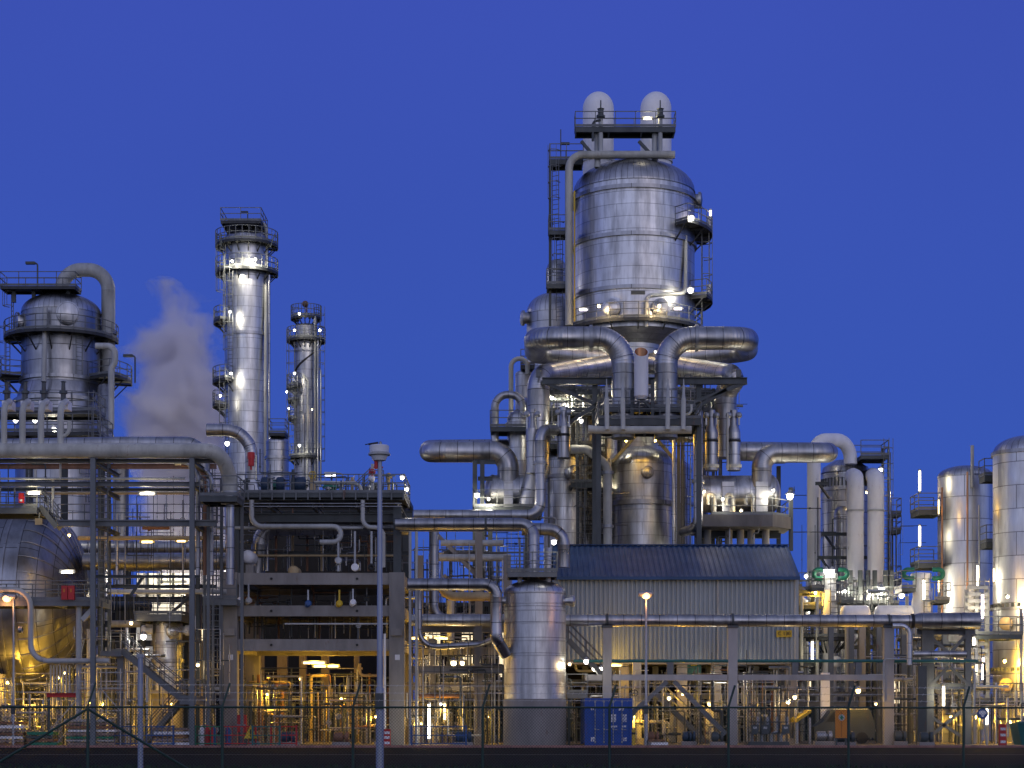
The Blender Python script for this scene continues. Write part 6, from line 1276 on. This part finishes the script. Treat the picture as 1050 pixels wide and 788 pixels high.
t = thing('undercroft_stairs', 'steel stairs descending right in front of the yellow-lit wall panel', 'stairs', P(700, 765, 108)); stairs(t, (X(726, 108), 107.6, 0), (X(672, 108), 107.6, Z(712, 108)), .9)
t = thing('side_stairs', 'steel stairs with a railed landing between the front vessel and the container', 'stairs', P(595, 700, 104)); deck(t, X(581, 104), X(602, 104), 103.2, 105, Z(711, 104), 'flr', th=.3, mat='steel_l'); stairs(t, (X(620, 105), 105.3, Z(694, 105)), (X(583, 105), 105.3, Z(656, 105)), .9)
for px in (583, 600): MB().bar((X(px,104), 103.4, 0), (X(px,104), 103.4, Z(712.5, 104)), .12).build('leg', M['steel'], t)
t = thing('teal_cabinet', 'teal switch cabinet on the upper floor under the corrugated building', 'cabinet', P(710, 692, 111.5)); c = P(710, 685, 111.4); MB().box(c.x-.5, c.x+.5, c.y-.2, c.y+.2, c.z-.5, c.z+.45).build('body', M['teal'], t); MB().box(c.x-.1, c.x+.25, c.y-.215, c.y-.201, c.z+.1, c.z+.22).build('plate', M['yellow'], t)

# ================================================================ pipework tangles
RUNS = []
def tangle(lab, group, x0, x1, Y0, Y1, ptop, n, mats, rmin=.03, rmax=.105, low=766, seed=1, hor=.35):
    rnd = random.Random(seed)
    for i in range(n):
        Yy = rnd.uniform(Y0, Y1); px = rnd.uniform(x0, x1); rr = rnd.uniform(rmin, rmax)*rnd.choice((1, .8, .5)); mt = rnd.choice(mats)
        zg = 0.0 if low > 760 else Z(low, Yy); ztop = Z(ptop, Yy); h0 = zg+rnd.uniform(0, .12)*(ztop-zg); h1 = ztop-rnd.uniform(0, .55)*(ztop-zg)
        if rnd.random() < hor:
            w_ = S(rnd.uniform(18, 45), Yy); zz = rnd.uniform(zg+.5, ztop); a = V((X(px,Yy)-w_/2, Yy, zz)); b_ = V((X(px,Yy)+w_/2, Yy, zz))
            pts = [a, b_]
            if rnd.random() < .35: pts.append(b_+V((0,0,-min(zz-zg-.05, rnd.uniform(.6, 3)))))
            if rnd.random() < .4: pts.insert(0, a+V((0,0,rnd.uniform(.4, 1.5))))
        else:
            a = V((X(px,Yy), Yy, zg if rnd.random() < .75 else h0)); b_ = V((X(px,Yy), Yy, h1)); pts = [a, b_]
            if rnd.random() < .28: pts.append(b_+V((rnd.choice((-1, 1))*rnd.uniform(.5, 2.2), rnd.uniform(-.3, .6), 0)))
            if rnd.random() < .3: mid = (a+b_)/2; o = V((rnd.choice((-1, 1))*rnd.uniform(.3, .8), 0, 0)); pts = [a, mid, mid+o, b_+o]
        size = rr*sum((pts[k+1]-pts[k]).length for k in range(len(pts)-1))/Yy**2*(1 if Yy < (Y0+Y1)/2 else .6)
        RUNS.append((size if lab else -1, lab, group, pts, rr, mt, rnd.random(), rnd.uniform(.2, .8), rnd.uniform(.1, .2), rnd.choice(('steel', 'galv', 'steel', 'galv'))))
def lay_tangles(most=285):
    RUNS.sort(key=lambda q: -q[0]); rest = MB(); mats = []
    for n, (size, lab, group, pts, rr, mt, k, f_, vr, wh) in enumerate(RUNS):
        if n < most:
            t = pipe('plant_pipe', lab, pts, rr, mt, rr*1.7, False, seg=10, group=group, nb=4)
            q = pts[0]+(pts[1]-pts[0])*f_
            if k < .35: valve(t, q, (.1, -1, 0), vr, 'galv', wh)
            elif k < .7: MB().lathe(q, (pts[1]-pts[0]).normalized(), [(rr, 0), (rr*1.7, 0), (rr*1.7, .12), (rr, .12)], 10).build('flange', M['galv'], t)
        else:
            if mt not in mats: mats.append(mt)
            rest.m = mats.index(mt); rest.tube(pts, rr, rr*3, 8, nb=4)
            if k < .7: rest.lathe(pts[0]+(pts[1]-pts[0])*f_, (pts[1]-pts[0]).normalized(), [(rr, 0), (rr*1.9, 0), (rr*1.9, .12), (rr, .12)], 8)
    o = rest.build('pipe_thicket', [M[q] for q in mats]); tag(o, 'thicket of many thin pipes filling the depths of the plant at ground level', 'pipes', kind='stuff')
mixw = ('galv', 'greyp', 'cream', 'steel', 'steel', 'alu_d'); mixd = ('steel', 'galv', 'rustp', 'alu_d', 'steel_l')
tangle('thin pipe in the yellow-lit tangle at ground level under the dark drum', 'pipes under the dark drum', -10, 80, 99.5, 106, 700, 54, mixw, seed=3)
tangle('thin pipe in the tangle between the drum post and the small skirted vessel', 'pipes left of the skirted vessel', 84, 158, 100, 112, 645, 66, mixw, seed=4)
tangle('thin pipe in the shadows between the skirted vessel and the left concrete column', 'pipes right of the skirted vessel', 186, 230, 103, 114, 640, 22, mixw, seed=5)
tangle('thin pipe in the yellow-lit tangle inside the concrete frame opening', 'pipes in the concrete frame opening', 246, 398, 107, 118, 690, 120, ('ochre', 'galv', 'steel', 'steel', 'rustp', 'alu_d', 'steel'), seed=6)
tangle('dim pipe between the upper concrete beams of the frame', 'pipes between the concrete beams', 246, 398, 105.5, 112, 603, 26, mixd, low=655, seed=7, hor=.6)
tangle('dim pipe in the dark interior of the steel storey', 'pipes inside the steel storey', 250, 402, 106, 112, 525, 34, mixd, low=586, seed=8, hor=.5)
tangle('thin pipe in the orange-lit tangle between the concrete frame and the front vessel', 'pipes left of the front vessel', 424, 516, 104, 120, 650, 100, mixw, seed=9)
tangle('thin pipe high up between the concrete frame and the front vessel', 'high pipes left of the front vessel', 425, 518, 112, 122, 560, 26, mixw, low=650, seed=10, hor=.5)
tangle('thin pipe in the clutter under the left half of the corrugated building', 'pipes under the left of the corrugated building', 582, 690, 106, 117, 682, 60, mixw, seed=11)
tangle('thin pipe in the clutter under the right half of the corrugated building', 'pipes under the right of the corrugated building', 700, 818, 106, 117, 682, 66, mixd, seed=12)
tangle('thin lit pipe in the clutter below the white tanks', 'pipes below the white tanks', 818, 905, 119.5, 126, 645, 80, mixw, seed=13)
tangle('thin lit pipe in the clutter before the left silo foot', 'pipes before the left silo', 915, 1000, 106, 118, 660, 84, mixw, seed=14)
tangle('thin lit pipe at the foot of the big silo', 'pipes at the foot of the big silo', 1000, 1052, 104, 111, 700, 24, mixw, seed=15)
tangle('thin lit pipe in the bright core under the loop pipes', 'pipes in the bright core', 562, 614, 124, 128, 395, 26, mixw, low=450, seed=16)
tangle('thin lit pipe in the bright core at the right under the loop pipes', 'pipes in the right of the core', 692, 742, 118, 124, 395, 20, mixw, low=450, seed=17)
tangle('thin pipe between the side vessel and the dome vessel', 'pipes between the lower vessels', 590, 628, 123.5, 126, 455, 14, mixd, low=565, seed=18)
tangle('thin pipe between the manifold platform rails', 'pipes on the manifold platform', 616, 712, 114.5, 117, 408, 22, mixd, low=434, seed=19)
tangle('thin pipe above the white tanks among the platforms', 'pipes above the white tanks', 818, 915, 118, 122, 592, 26, mixw, low=640, seed=20)
tangle('thin pipe in the rack behind the cream header', 'pipes behind the cream header', 98, 228, 104.5, 112, 482, 8, mixd, low=600, seed=21, hor=.5)
tangle('thin pipe on the wing deck below the right drum', 'pipes below the right drum', 712, 800, 117, 121, 530, 10, mixd, low=565, seed=22, hor=.2)
tangle('thin pipe in the clutter around the left wing columns', 'pipes around the left wing columns', 486, 550, 115, 121, 528, 16, mixw, low=600, seed=23, hor=.5)
for (x0_, x1_, y0_, y1_, pt, lo, n_) in ((-10, 82, 99.5, 107, 690, 766, 130), (84, 228, 100, 113, 640, 766, 240), (246, 398, 107, 118, 685, 766, 240), (424, 516, 103, 118, 650, 766, 220), (582, 690, 105, 117, 682, 766, 170), (700, 818, 105, 117, 682, 766, 200), (818, 905, 119.5, 126, 650, 766, 180), (905, 1005, 106, 120, 650, 766, 170), (246, 398, 105.5, 112, 603, 655, 70), (250, 402, 106, 112, 525, 586, 80), (562, 618, 118, 124, 395, 450, 60), (690, 745, 118, 124, 395, 450, 60), (818, 920, 118, 122, 590, 645, 70), (486, 550, 115, 121, 528, 600, 50), (425, 520, 111, 119, 548, 645, 130), (690, 745, 120, 125, 400, 560, 110), (822, 925, 126, 131, 500, 610, 70), (98, 228, 105, 113, 485, 640, 130), (236, 410, 104.6, 108.8, 484, 507, 90), (590, 625, 121, 124, 445, 565, 60), (0, 95, 103, 104.3, 476, 520, 30)):
    tangle('', '', x0_, x1_, y0_, y1_, pt, int(n_*.55), ('galv', 'steel', 'steel', 'alu_d', 'steel'), rmin=.018, rmax=.045, low=lo, seed=int(x0_)+900, hor=.4)
lay_tangles()
rnd = random.Random(5)
for i in range(16):
    px = rnd.choice((rnd.uniform(0, 80), rnd.uniform(250, 395), rnd.uniform(425, 510), rnd.uniform(660, 740), rnd.uniform(820, 995))); Yy = rnd.uniform(100.5, 105)
    t = thing('ground_pump', 'small motor pump on a plinth among the ground level pipes', 'pump', (X(px, Yy), Yy, 0), 'small pumps at ground level'); x_ = X(px, Yy); L_ = rnd.uniform(.5, .9)
    MB().box(x_-L_*.6, x_+L_*.6, Yy-.3, Yy+.3, 0, .22).build('plinth', M['conc'], t)
    MB().lathe((x_-L_/2, Yy, .5), (1,0,0), [(0, 0), (.24, .02), (.28, .1), (.28, L_*.6), (.14, L_*.65), (.14, L_*.75), (.3, L_*.78), (.3, L_), (0, L_)], 14).build('casing', M[rnd.choice(('dkblue', 'steel', 'steel', 'galv', 'rustp'))], t)

for i, (px, w_) in enumerate(((256, 9), (268, 6), (290, 10), (311, 7), (334, 8), (366, 5))):
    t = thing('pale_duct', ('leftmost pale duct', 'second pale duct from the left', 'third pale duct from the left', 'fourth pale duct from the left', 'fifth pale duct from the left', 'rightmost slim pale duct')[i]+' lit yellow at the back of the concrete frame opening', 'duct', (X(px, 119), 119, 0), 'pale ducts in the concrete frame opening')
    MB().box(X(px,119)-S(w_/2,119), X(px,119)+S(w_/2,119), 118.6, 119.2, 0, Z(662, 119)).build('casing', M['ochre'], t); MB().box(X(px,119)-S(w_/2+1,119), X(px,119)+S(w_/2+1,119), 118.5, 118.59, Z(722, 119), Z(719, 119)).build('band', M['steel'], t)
# ================================================================ lamps
def bulbs(rows):
    for px, py, Yy, pw, c, g, r_, lab in rows: bulkhead(lab, P(px, py, Yy), pw*(2.2 if c is YEL else 1.3 if Yy > 140 else 1.), c, g, r_*(.62 if Yy > 140 else .9 if py > 640 else 1.))
bulbs([
 (147, 653, 101.5, 420, COOL, 'cool', .26, 'brightest white lamp on the stairs left of the skirted vessel'), (134.5, 639, 103, 160, WARM, 'warm', .15, 'small warm lamp above the stairs landing'), (203, 682, 102, 160, WARM, 'warm', .16, 'warm lamp by the staircase landing'),
 (16, 431, 114, 650, COOL, 'cool', .22, 'lamp glowing behind the first two cream risers'), (36, 431, 114, 650, COOL, 'cool', .22, 'lamp glowing between the second and third cream risers'), (56, 441, 114, 500, COOL, 'cool', .2, 'lamp glowing behind the last cream riser'),
 (66, 690, 100, 220, YEL, 'warm', .12, 'small yellow lamp among the slim pipes under the looped pipe'), (92, 720, 100, 220, YEL, 'warm', .12, 'small yellow lamp left of the tallest board stack'), (105, 722, 104, 500, YEL, 'warm', .14, 'yellow lamp glowing behind the tallest board stack'), (8, 700, 104, 500, YEL, 'warm', .14, 'yellow lamp glowing under the left end of the dark drum'), (176, 722, 104.2, 260, YEL, 'warm', .1, 'yellow lamp at the skirt of the small vessel'), (61, 695, 103, 300, YEL, 'warm', .12, 'yellow lamp below the middle of the dark drum'),
 (21, 744, 103, 420, YEL, 'warm', .1, 'low yellow lamp behind the left lamp post'), (46, 738, 105, 420, YEL, 'warm', .1, 'low yellow lamp behind the short dark panel stack'), (128, 742, 106, 420, YEL, 'warm', .1, 'low yellow lamp behind the blue railing by the stairs'), (274, 712, 110, 700, YEL, 'warm', .1, 'yellow lamp at the left inside the concrete frame opening'), (350, 716, 112, 700, YEL, 'warm', .1, 'yellow lamp at the right inside the concrete frame opening'), (385, 735, 108, 350, YEL, 'warm', .1, 'low yellow lamp by the right concrete column inside the opening'), (432, 742, 106, 300, YEL, 'warm', .1, 'low yellow lamp right of the concrete frame'), (500, 735, 108, 420, YEL, 'warm', .1, 'low yellow lamp left of the front vessel skirt'), (650, 735, 108, 420, YEL, 'warm', .1, 'low yellow lamp behind the orange lamp post'), (700, 712, 108, 420, YEL, 'warm', .1, 'yellow lamp above the yellow-lit wall panel'),
 (71, 549, 101, 120, YEL, 'warm', .12, 'small yellow lamp near the rib ends of the dark drum'),
 (308, 696, 112, 260, YEL, 'warm', .14, 'small yellow lamp deep inside the concrete frame opening'),
 (238, 268, 148.9, 1500, COOL, 'cool', .22, 'left floodlight between the top platforms of the tall column'), (262, 266, 149.2, 1700, COOL, 'cool', .22, 'right floodlight between the top platforms of the tall column'), (236, 320, 149.3, 600, COOL, 'cool', .22, 'floodlight on the middle side platform of the tall column'), (237, 383, 149.3, 650, COOL, 'cool', .22, 'floodlight on the lower side platform of the tall column'), (226, 406, 149, 160, COOL, 'cool', .2, 'lowest outlying lamp left of the tall column'),
 (302, 339, 165, 260, COOL, 'cool', .24, 'left lamp on the upper platform of the thin column'), (328, 339, 165, 260, COOL, 'cool', .24, 'right lamp on the upper platform of the thin column'), (307, 322, 166, 120, COOL, 'cool', .24, 'topmost lamp of the thin column'), (302, 383, 165.5, 300, COOL, 'cool', .24, 'lamp on the middle platform of the thin column'), (294, 402, 165.5, 120, COOL, 'cool', .2, 'outlying lamp left of the thin column'), (296, 419, 165.5, 90, COOL, 'cool', .16, 'small lamp below the outlying lamp of the thin column'), (320, 420, 165.5, 90, WARM, 'warm', .16, 'small warm lamp on the right of the thin column'), (307, 457, 165.5, 350, COOL, 'cool', .26, 'lowest bright lamp at the foot of the thin column'), (233, 455, 118, 200, COOL, 'cool', .2, 'lamp inside the crook of the arch pipe'),
 (412.5, 490, 105.5, 120, COOL, 'cool', .16, 'upper lamp at the right end of the pipe deck'), (417, 502, 105.5, 120, COOL, 'cool', .16, 'lower lamp at the right end of the pipe deck'),
 (709, 224, 126.0, 900, COOL, 'cool', .24, 'floodlight inside the upper right platform of the reactor'), (708, 298, 126.0, 900, COOL, 'cool', .26, 'floodlight box on the lower right platform of the reactor'), (614, 314, 124.8, 800, WARM, 'warm', .16, 'left lamp shining on the reactor under its lowest band'), (676, 314, 124.8, 800, WARM, 'warm', .16, 'right lamp shining on the reactor under its lowest band'),
 (640, 361, 125.5, 300, COOL, 'cool', .1, 'small lamp under the reactor bottom left of the white stack'), (672, 361, 125.5, 300, COOL, 'cool', .1, 'small lamp under the reactor bottom right of the white stack'),
 (489, 508, 115.2, 200, COOL, 'cool', .22, 'bright lamp on the outer column of the left wing'), (501, 512, 115, 1100, COOL, 'cool', .12, 'lamp at the round end of the left drum'), (810, 509, 117.2, 220, COOL, 'cool', .3, 'bright lamp on the outer post of the right wing deck'), (741, 512, 116.2, 350, COOL, 'cool', .13, 'lamp in the middle of the right drum face'), (793, 503, 116.2, 500, COOL, 'cool', .12, 'lamp at the round end of the right drum'), (722, 504, 116.5, 350, WARM, 'warm', .12, 'lamp at the left end of the right drum'), (760, 524, 116.6, 260, WARM, 'warm', .12, 'low lamp under the right drum'),
 (568, 556, 100.2, 80, COOL, 'cool', .2, 'lamp above the platform of the front vessel'), (584, 681, 101.2, 160, WARM, 'warm', .15, 'warm lamp touching the right side of the front vessel'), (601, 678.5, 102.5, 260, COOL, 'cool', .22, 'bright lamp on the stairs left of the first concrete post'), (609, 686, 106, 200, COOL, 'cool', .18, 'left of two lamps behind the first concrete post'), (616, 686, 106.2, 200, COOL, 'cool', .18, 'right of two lamps behind the first concrete post'),
 (465, 680, 106, 420, WARM, 'warm', .28, 'left of two bright lamps in the rack by the front vessel'), (474, 680, 106.2, 300, WARM, 'warm', .22, 'right of two bright lamps in the rack by the front vessel'), (452, 722, 103.2, 160, COOL, 'cool', .1, 'small lamp beside the tall glowing tube in the low pipes'),
 (686, 716, 104.8, 160, WARM, 'warm', .18, 'small round lamp at the crossing of the rack braces'), (731, 694, 108.6, 300, COOL, 'cool', .18, 'left of two lamps on the upper floor beside the middle concrete post'), (740, 694, 108.8, 260, COOL, 'cool', .16, 'right of two lamps on the upper floor beside the middle concrete post'), (727.5, 722, 107.9, 260, YEL, 'warm', .2, 'lamp on the pale column left of the middle concrete post'), (808, 720, 106.5, 260, WARM, 'warm', .2, 'lower lamp by the ochre column under the building end'), (815, 715, 106.3, 200, WARM, 'warm', .2, 'upper lamp by the ochre column under the building end'),
 (847, 586, 117.2, 130, COOL, 'cool', .24, 'left of two lamps on top of the white column vessel'), (853, 586, 117.2, 130, COOL, 'cool', .24, 'right of two lamps on top of the white column vessel'), (904, 605, 119.8, 1600, COOL, 'cool', .3, 'bright lamp at the foot of the right fat white pipe'), (924.5, 611, 118, 160, COOL, 'cool', .22, 'lamp on the platform left of the short white vessel'), (836, 608, 117.5, 420, YEL, 'warm', .16, 'lamp on the access tower left of the white column vessel'), (880, 708.5, 106.5, 420, YEL, 'warm', .24, 'yellow lamp under the concrete beam near the right concrete post'), (826.5, 591, 119, 120, COOL, 'cool', .16, 'small lamp at the left foot of the white cane pipe'), (898, 722, 102.4, 160, YEL, 'warm', .12, 'yellow lamp behind the orange cabinet shining on the right concrete post'), (945, 640, 112, 200, WARM, 'warm', .14, 'lamp under the wide pipe collar'),
 (1000, 735, 107, 700, YEL, 'warm', .16, 'yellow lamp above the round blue sign'), (975, 735, 110, 420, YEL, 'warm', .14, 'yellow lamp low in the braced frame before the silos'), (1030, 678, 112.6, 2600, YEL, 'warm', .15, 'yellow lamp between the two platforms of the big silo'), (1036, 740, 112.4, 1700, YEL, 'warm', .15, 'yellow lamp under the lower platform of the big silo'), (1033, 612, 112.4, 2600, WARM, 'warm', .14, 'lamp above the upper platform of the big silo'),
 (866, 606, 121, 2200, COOL, 'cool', .14, 'floodlight at the feet of the fat white pipes, left one'), (892, 610, 120.2, 1600, COOL, 'cool', .12, 'floodlight between the feet of the fat white pipes'), (829, 628, 123, 1400, COOL, 'cool', .12, 'floodlight at the foot of the white cane pipe'),
 (176, 590, 160, 9500, COOL, 'cool', .16, 'unseen floodlight added behind the left rack to brighten the steam plume'), (206, 575, 163, 8500, COOL, 'cool', .16, 'unseen floodlight added behind the rack post to brighten the steam plume'),  # unseen lights added to brighten the steam plume
 (903, 482, 128.5, 120, COOL, 'cool', .2, 'lamp left of the ladder mast behind the white pipes'), (889, 505, 128.7, 380, WARM, 'warm', .14, 'warm lamp between the two fat white pipes'),
])
for i, (px, py, Yy, pw) in enumerate(((566, 408, 122.3, 2200), (588, 410, 122.0, 2200), (604, 406, 122.6, 1600), (586, 422, 121.0, 1500), (698, 408, 122.3, 1800), (717, 410, 122.0, 2200), (733, 408, 122.2, 1600), (602, 475, 124.6, 600), (608, 500, 124.6, 600), (596, 432, 117, 600), (642, 452, 119.5, 500), (672, 452, 119.5, 500))):
    bulkhead(('leftmost core floodlight under the left loop pipe', 'second core floodlight from the left under the left loop pipe', 'core floodlight left of the left vertical loop leg', 'lower core floodlight above the saddle pipe', 'core floodlight right of the right vertical loop leg', 'middle core floodlight under the right loop pipe', 'rightmost core floodlight under the right loop pipe', 'floodlight behind the cream offset pipe bend', 'floodlight behind the side vessel platform', 'floodlight above the side vessel roof platform', 'left lamp under the cream manifold', 'right lamp under the cream manifold')[i], P(px, py, Yy), pw, (COOL, TUB, TUB)[i % 3] if i < 10 else YEL, 'cool' if i < 10 else 'warm', .16 if i < 10 else .12, name='core_floodlight')
for px, py, Yy, L_, vert, pw, g, lab in (
 (35, 506, 99.2, .9, False, 220, 'tube', 'short glowing tube above the drum walkway railing'), (69, 587, 98.5, .9, False, 160, 'tube', 'glowing tube above the red cabinets'), (151, 506.5, 98.9, 1.1, False, 160, 'tube', 'glowing tube under the second rack beam right of the plume edge'), (151, 556, 103.8, .9, False, 160, 'warm', 'glowing tube under the rack railing'), (30, 725, 102.5, .8, False, 380, 'warm', 'glowing yellow tube low in the pipes by the left lamp post'), (186, 555, 104, .7, False, 120, 'warm', 'faint warm tube at the right of the rack railing'),
 (322, 680, 105.8, 1.2, False, 520, 'warm', 'longest glowing tube hanging in the concrete frame opening'), (328, 683.5, 111, .7, False, 420, 'warm', 'middle glowing tube deeper in the concrete frame opening'), (341, 683.5, 114, .7, False, 420, 'warm', 'rightmost glowing tube deep in the concrete frame opening'),
 (664, 122, 127.5, .55, False, 350, 'tube', 'tube lamp lighting the right white round-topped pipe'), (598, 318, 124.6, .5, False, 120, 'violet', 'left violet-white tube under the reactor band'), (695, 317, 125, .5, False, 120, 'violet', 'right violet-white tube under the reactor band'), (728.5, 219, 128, .35, True, 60, 'violet', 'tiny violet tube atop the pole of the upper right reactor platform'),
 (630, 683, 109.2, .8, False, 480, 'warm', 'glowing tube under the corrugated building left of the orange lamp post'), (440, 740, 103, 1.9, True, 360, 'tube', 'tall glowing tube low left of the front vessel'), (456, 730, 105, .9, True, 260, 'warm', 'short upright warm tube right of the tall glowing tube'), (430, 655, 110, .9, False, 260, 'warm', 'warm tube high in the orange-lit rack'), (452, 655, 110.5, .8, False, 260, 'warm', 'second warm tube high in the orange-lit rack'),
 (943, 493.5, 121, 1.3, True, 180, 'tube', 'upper upright tube lamp on the left platforms of the silo'), (943, 550, 121, 1.3, True, 180, 'tube', 'middle upright tube lamp on the left platforms of the silo'), (947.5, 605, 114.8, 1.2, True, 180, 'tube', 'upright tube lamp in front of the short white vessel'), (1002.5, 591.5, 116.4, 1.35, True, 260, 'tube', 'upright tube lamp above the ladder cages'), (1007.5, 622, 110.5, 1.4, True, 450, 'violet', 'violet upright tube on the ladder cages'), (998.5, 642, 110.2, .55, True, 220, 'tube', 'upper of two short tubes at the silo platform edge'), (998.5, 659, 110.2, .55, True, 220, 'tube', 'lower of two short tubes at the silo platform edge'), (1008, 686, 110.4, 1.3, True, 450, 'violet', 'lower violet upright tube on the ladder cages'), (967.5, 714, 105, 1.1, True, 380, 'tube', 'upright tube lamp in the braced frame before the silos'), (1012, 735, 104, .9, True, 260, 'tube', 'upright tube lamp near the round blue sign'), (833, 668, 116, 1.2, True, 220, 'tube', 'upright tube lamp beside the access tower'), (962.5, 520, 118.5, .9, True, 120, 'warm', 'added glowing strip for the highlight on the upper left edge of the silo'), (962.5, 600, 118.5, .9, True, 120, 'warm', 'added glowing strip for the highlight on the lower left edge of the silo'), (1019, 590, 112.5, .8, True, 140, 'warm', 'added glowing strip for the highlight on the left edge of the big silo')):  # the warm silo edge strips are added glow for highlights, not fittings
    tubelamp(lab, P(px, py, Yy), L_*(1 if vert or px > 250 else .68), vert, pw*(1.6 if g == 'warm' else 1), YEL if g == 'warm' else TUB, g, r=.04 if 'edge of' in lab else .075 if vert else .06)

# ================================================================ steam plume
Y = 172.
pl_c = X(196, Y); zl, zh = Z(640, Y), Z(286, Y)
m = MB(); prof = []
nseg, nr = 18, 14; b0 = len(m.v)
def plume_axis(z):
    k = (z-zl)/(zh-zl); return pl_c + S(4, Y)*0 - S(28, Y)*max(0, k-.35), S(46, Y) + S(34, Y)*min(1, max(0, k-.2))
for j in range(nr+1):
    z = zl+(zh-zl)*j/nr; ax, rr = plume_axis(z)
    for i in range(nseg): a = 2*math.pi*i/nseg; m.v.append(V((ax+math.cos(a)*rr*1.5, Y+math.sin(a)*rr*1.3, z)))
for j in range(nr):
    for i in range(nseg): i2 = (i+1) % nseg; m.quad([b0+j*nseg+i, b0+j*nseg+i2, b0+(j+1)*nseg+i2, b0+(j+1)*nseg+i], [(0,0)]*4)
m.quad([b0+i for i in range(nseg)][::-1], [(0,0)]*nseg); m.quad([b0+nr*nseg+i for i in range(nseg)], [(0,0)]*nseg)
mt = bpy.data.materials.new('steam'); mt.use_nodes = True; nt = mt.node_tree; nt.nodes.remove(nt.nodes['Principled BSDF']); L = nt.links.new
pv = nt.nodes.new('ShaderNodeVolumePrincipled'); L(pv.outputs[0], nt.nodes['Material Output'].inputs['Volume']); pv.inputs['Color'].default_value = (1., .975, .98, 1); pv.inputs['Anisotropy'].default_value = 0.
tc = N(nt, 'ShaderNodeTexCoord'); sx = N(nt, 'ShaderNodeSeparateXYZ'); L(tc.outputs['Object'], sx.inputs[0])
def mth(op, a, b=None, c=None, clamp=False):
    n = N(nt, 'ShaderNodeMath', operation=op); n.use_clamp = clamp
    for i, v_ in enumerate((a, b, c)):
        if v_ is None: continue
        if isinstance(v_, (int, float)): n.inputs[i].default_value = v_
        else: L(v_, n.inputs[i])
    return n.outputs[0]
k_ = mth('DIVIDE', mth('SUBTRACT', sx.outputs[2], zl), zh-zl)
axn = mth('SUBTRACT', pl_c, mth('MULTIPLY', mth('MAXIMUM', mth('SUBTRACT', k_, .35), 0.), S(28, Y)))
rad = mth('ADD', S(46, Y), mth('MULTIPLY', mth('SUBTRACT', k_, .2, clamp=True), S(34, Y)))
dx = mth('DIVIDE', mth('SUBTRACT', sx.outputs[0], axn), rad); dy = mth('DIVIDE', mth('SUBTRACT', sx.outputs[1], Y), rad)
d = mth('SQRT', mth('ADD', mth('MULTIPLY', dx, dx), mth('MULTIPLY', dy, dy)))
n1 = N(nt, 'ShaderNodeTexNoise', i_Scale=.24, i_Detail=6., i_Roughness=.6, i_Distortion=.6); L(tc.outputs['Object'], n1.inputs[0])
n2 = mth('MULTIPLY', mth('SUBTRACT', n1.outputs[0], .5), 2.6)
topf = mth('MULTIPLY', mth('SUBTRACT', k_, .60, clamp=True), 2.3)
dens = mth('MULTIPLY', mth('SUBTRACT', mth('ADD', mth('SUBTRACT', 1.02, d), n2), topf, clamp=True), 2.6)
L(dens, pv.inputs['Density'])
o = m.build('steam_plume', mt); tag(o, 'pale pinkish steam plume drifting up left of the tall slim column', 'steam', kind='stuff')
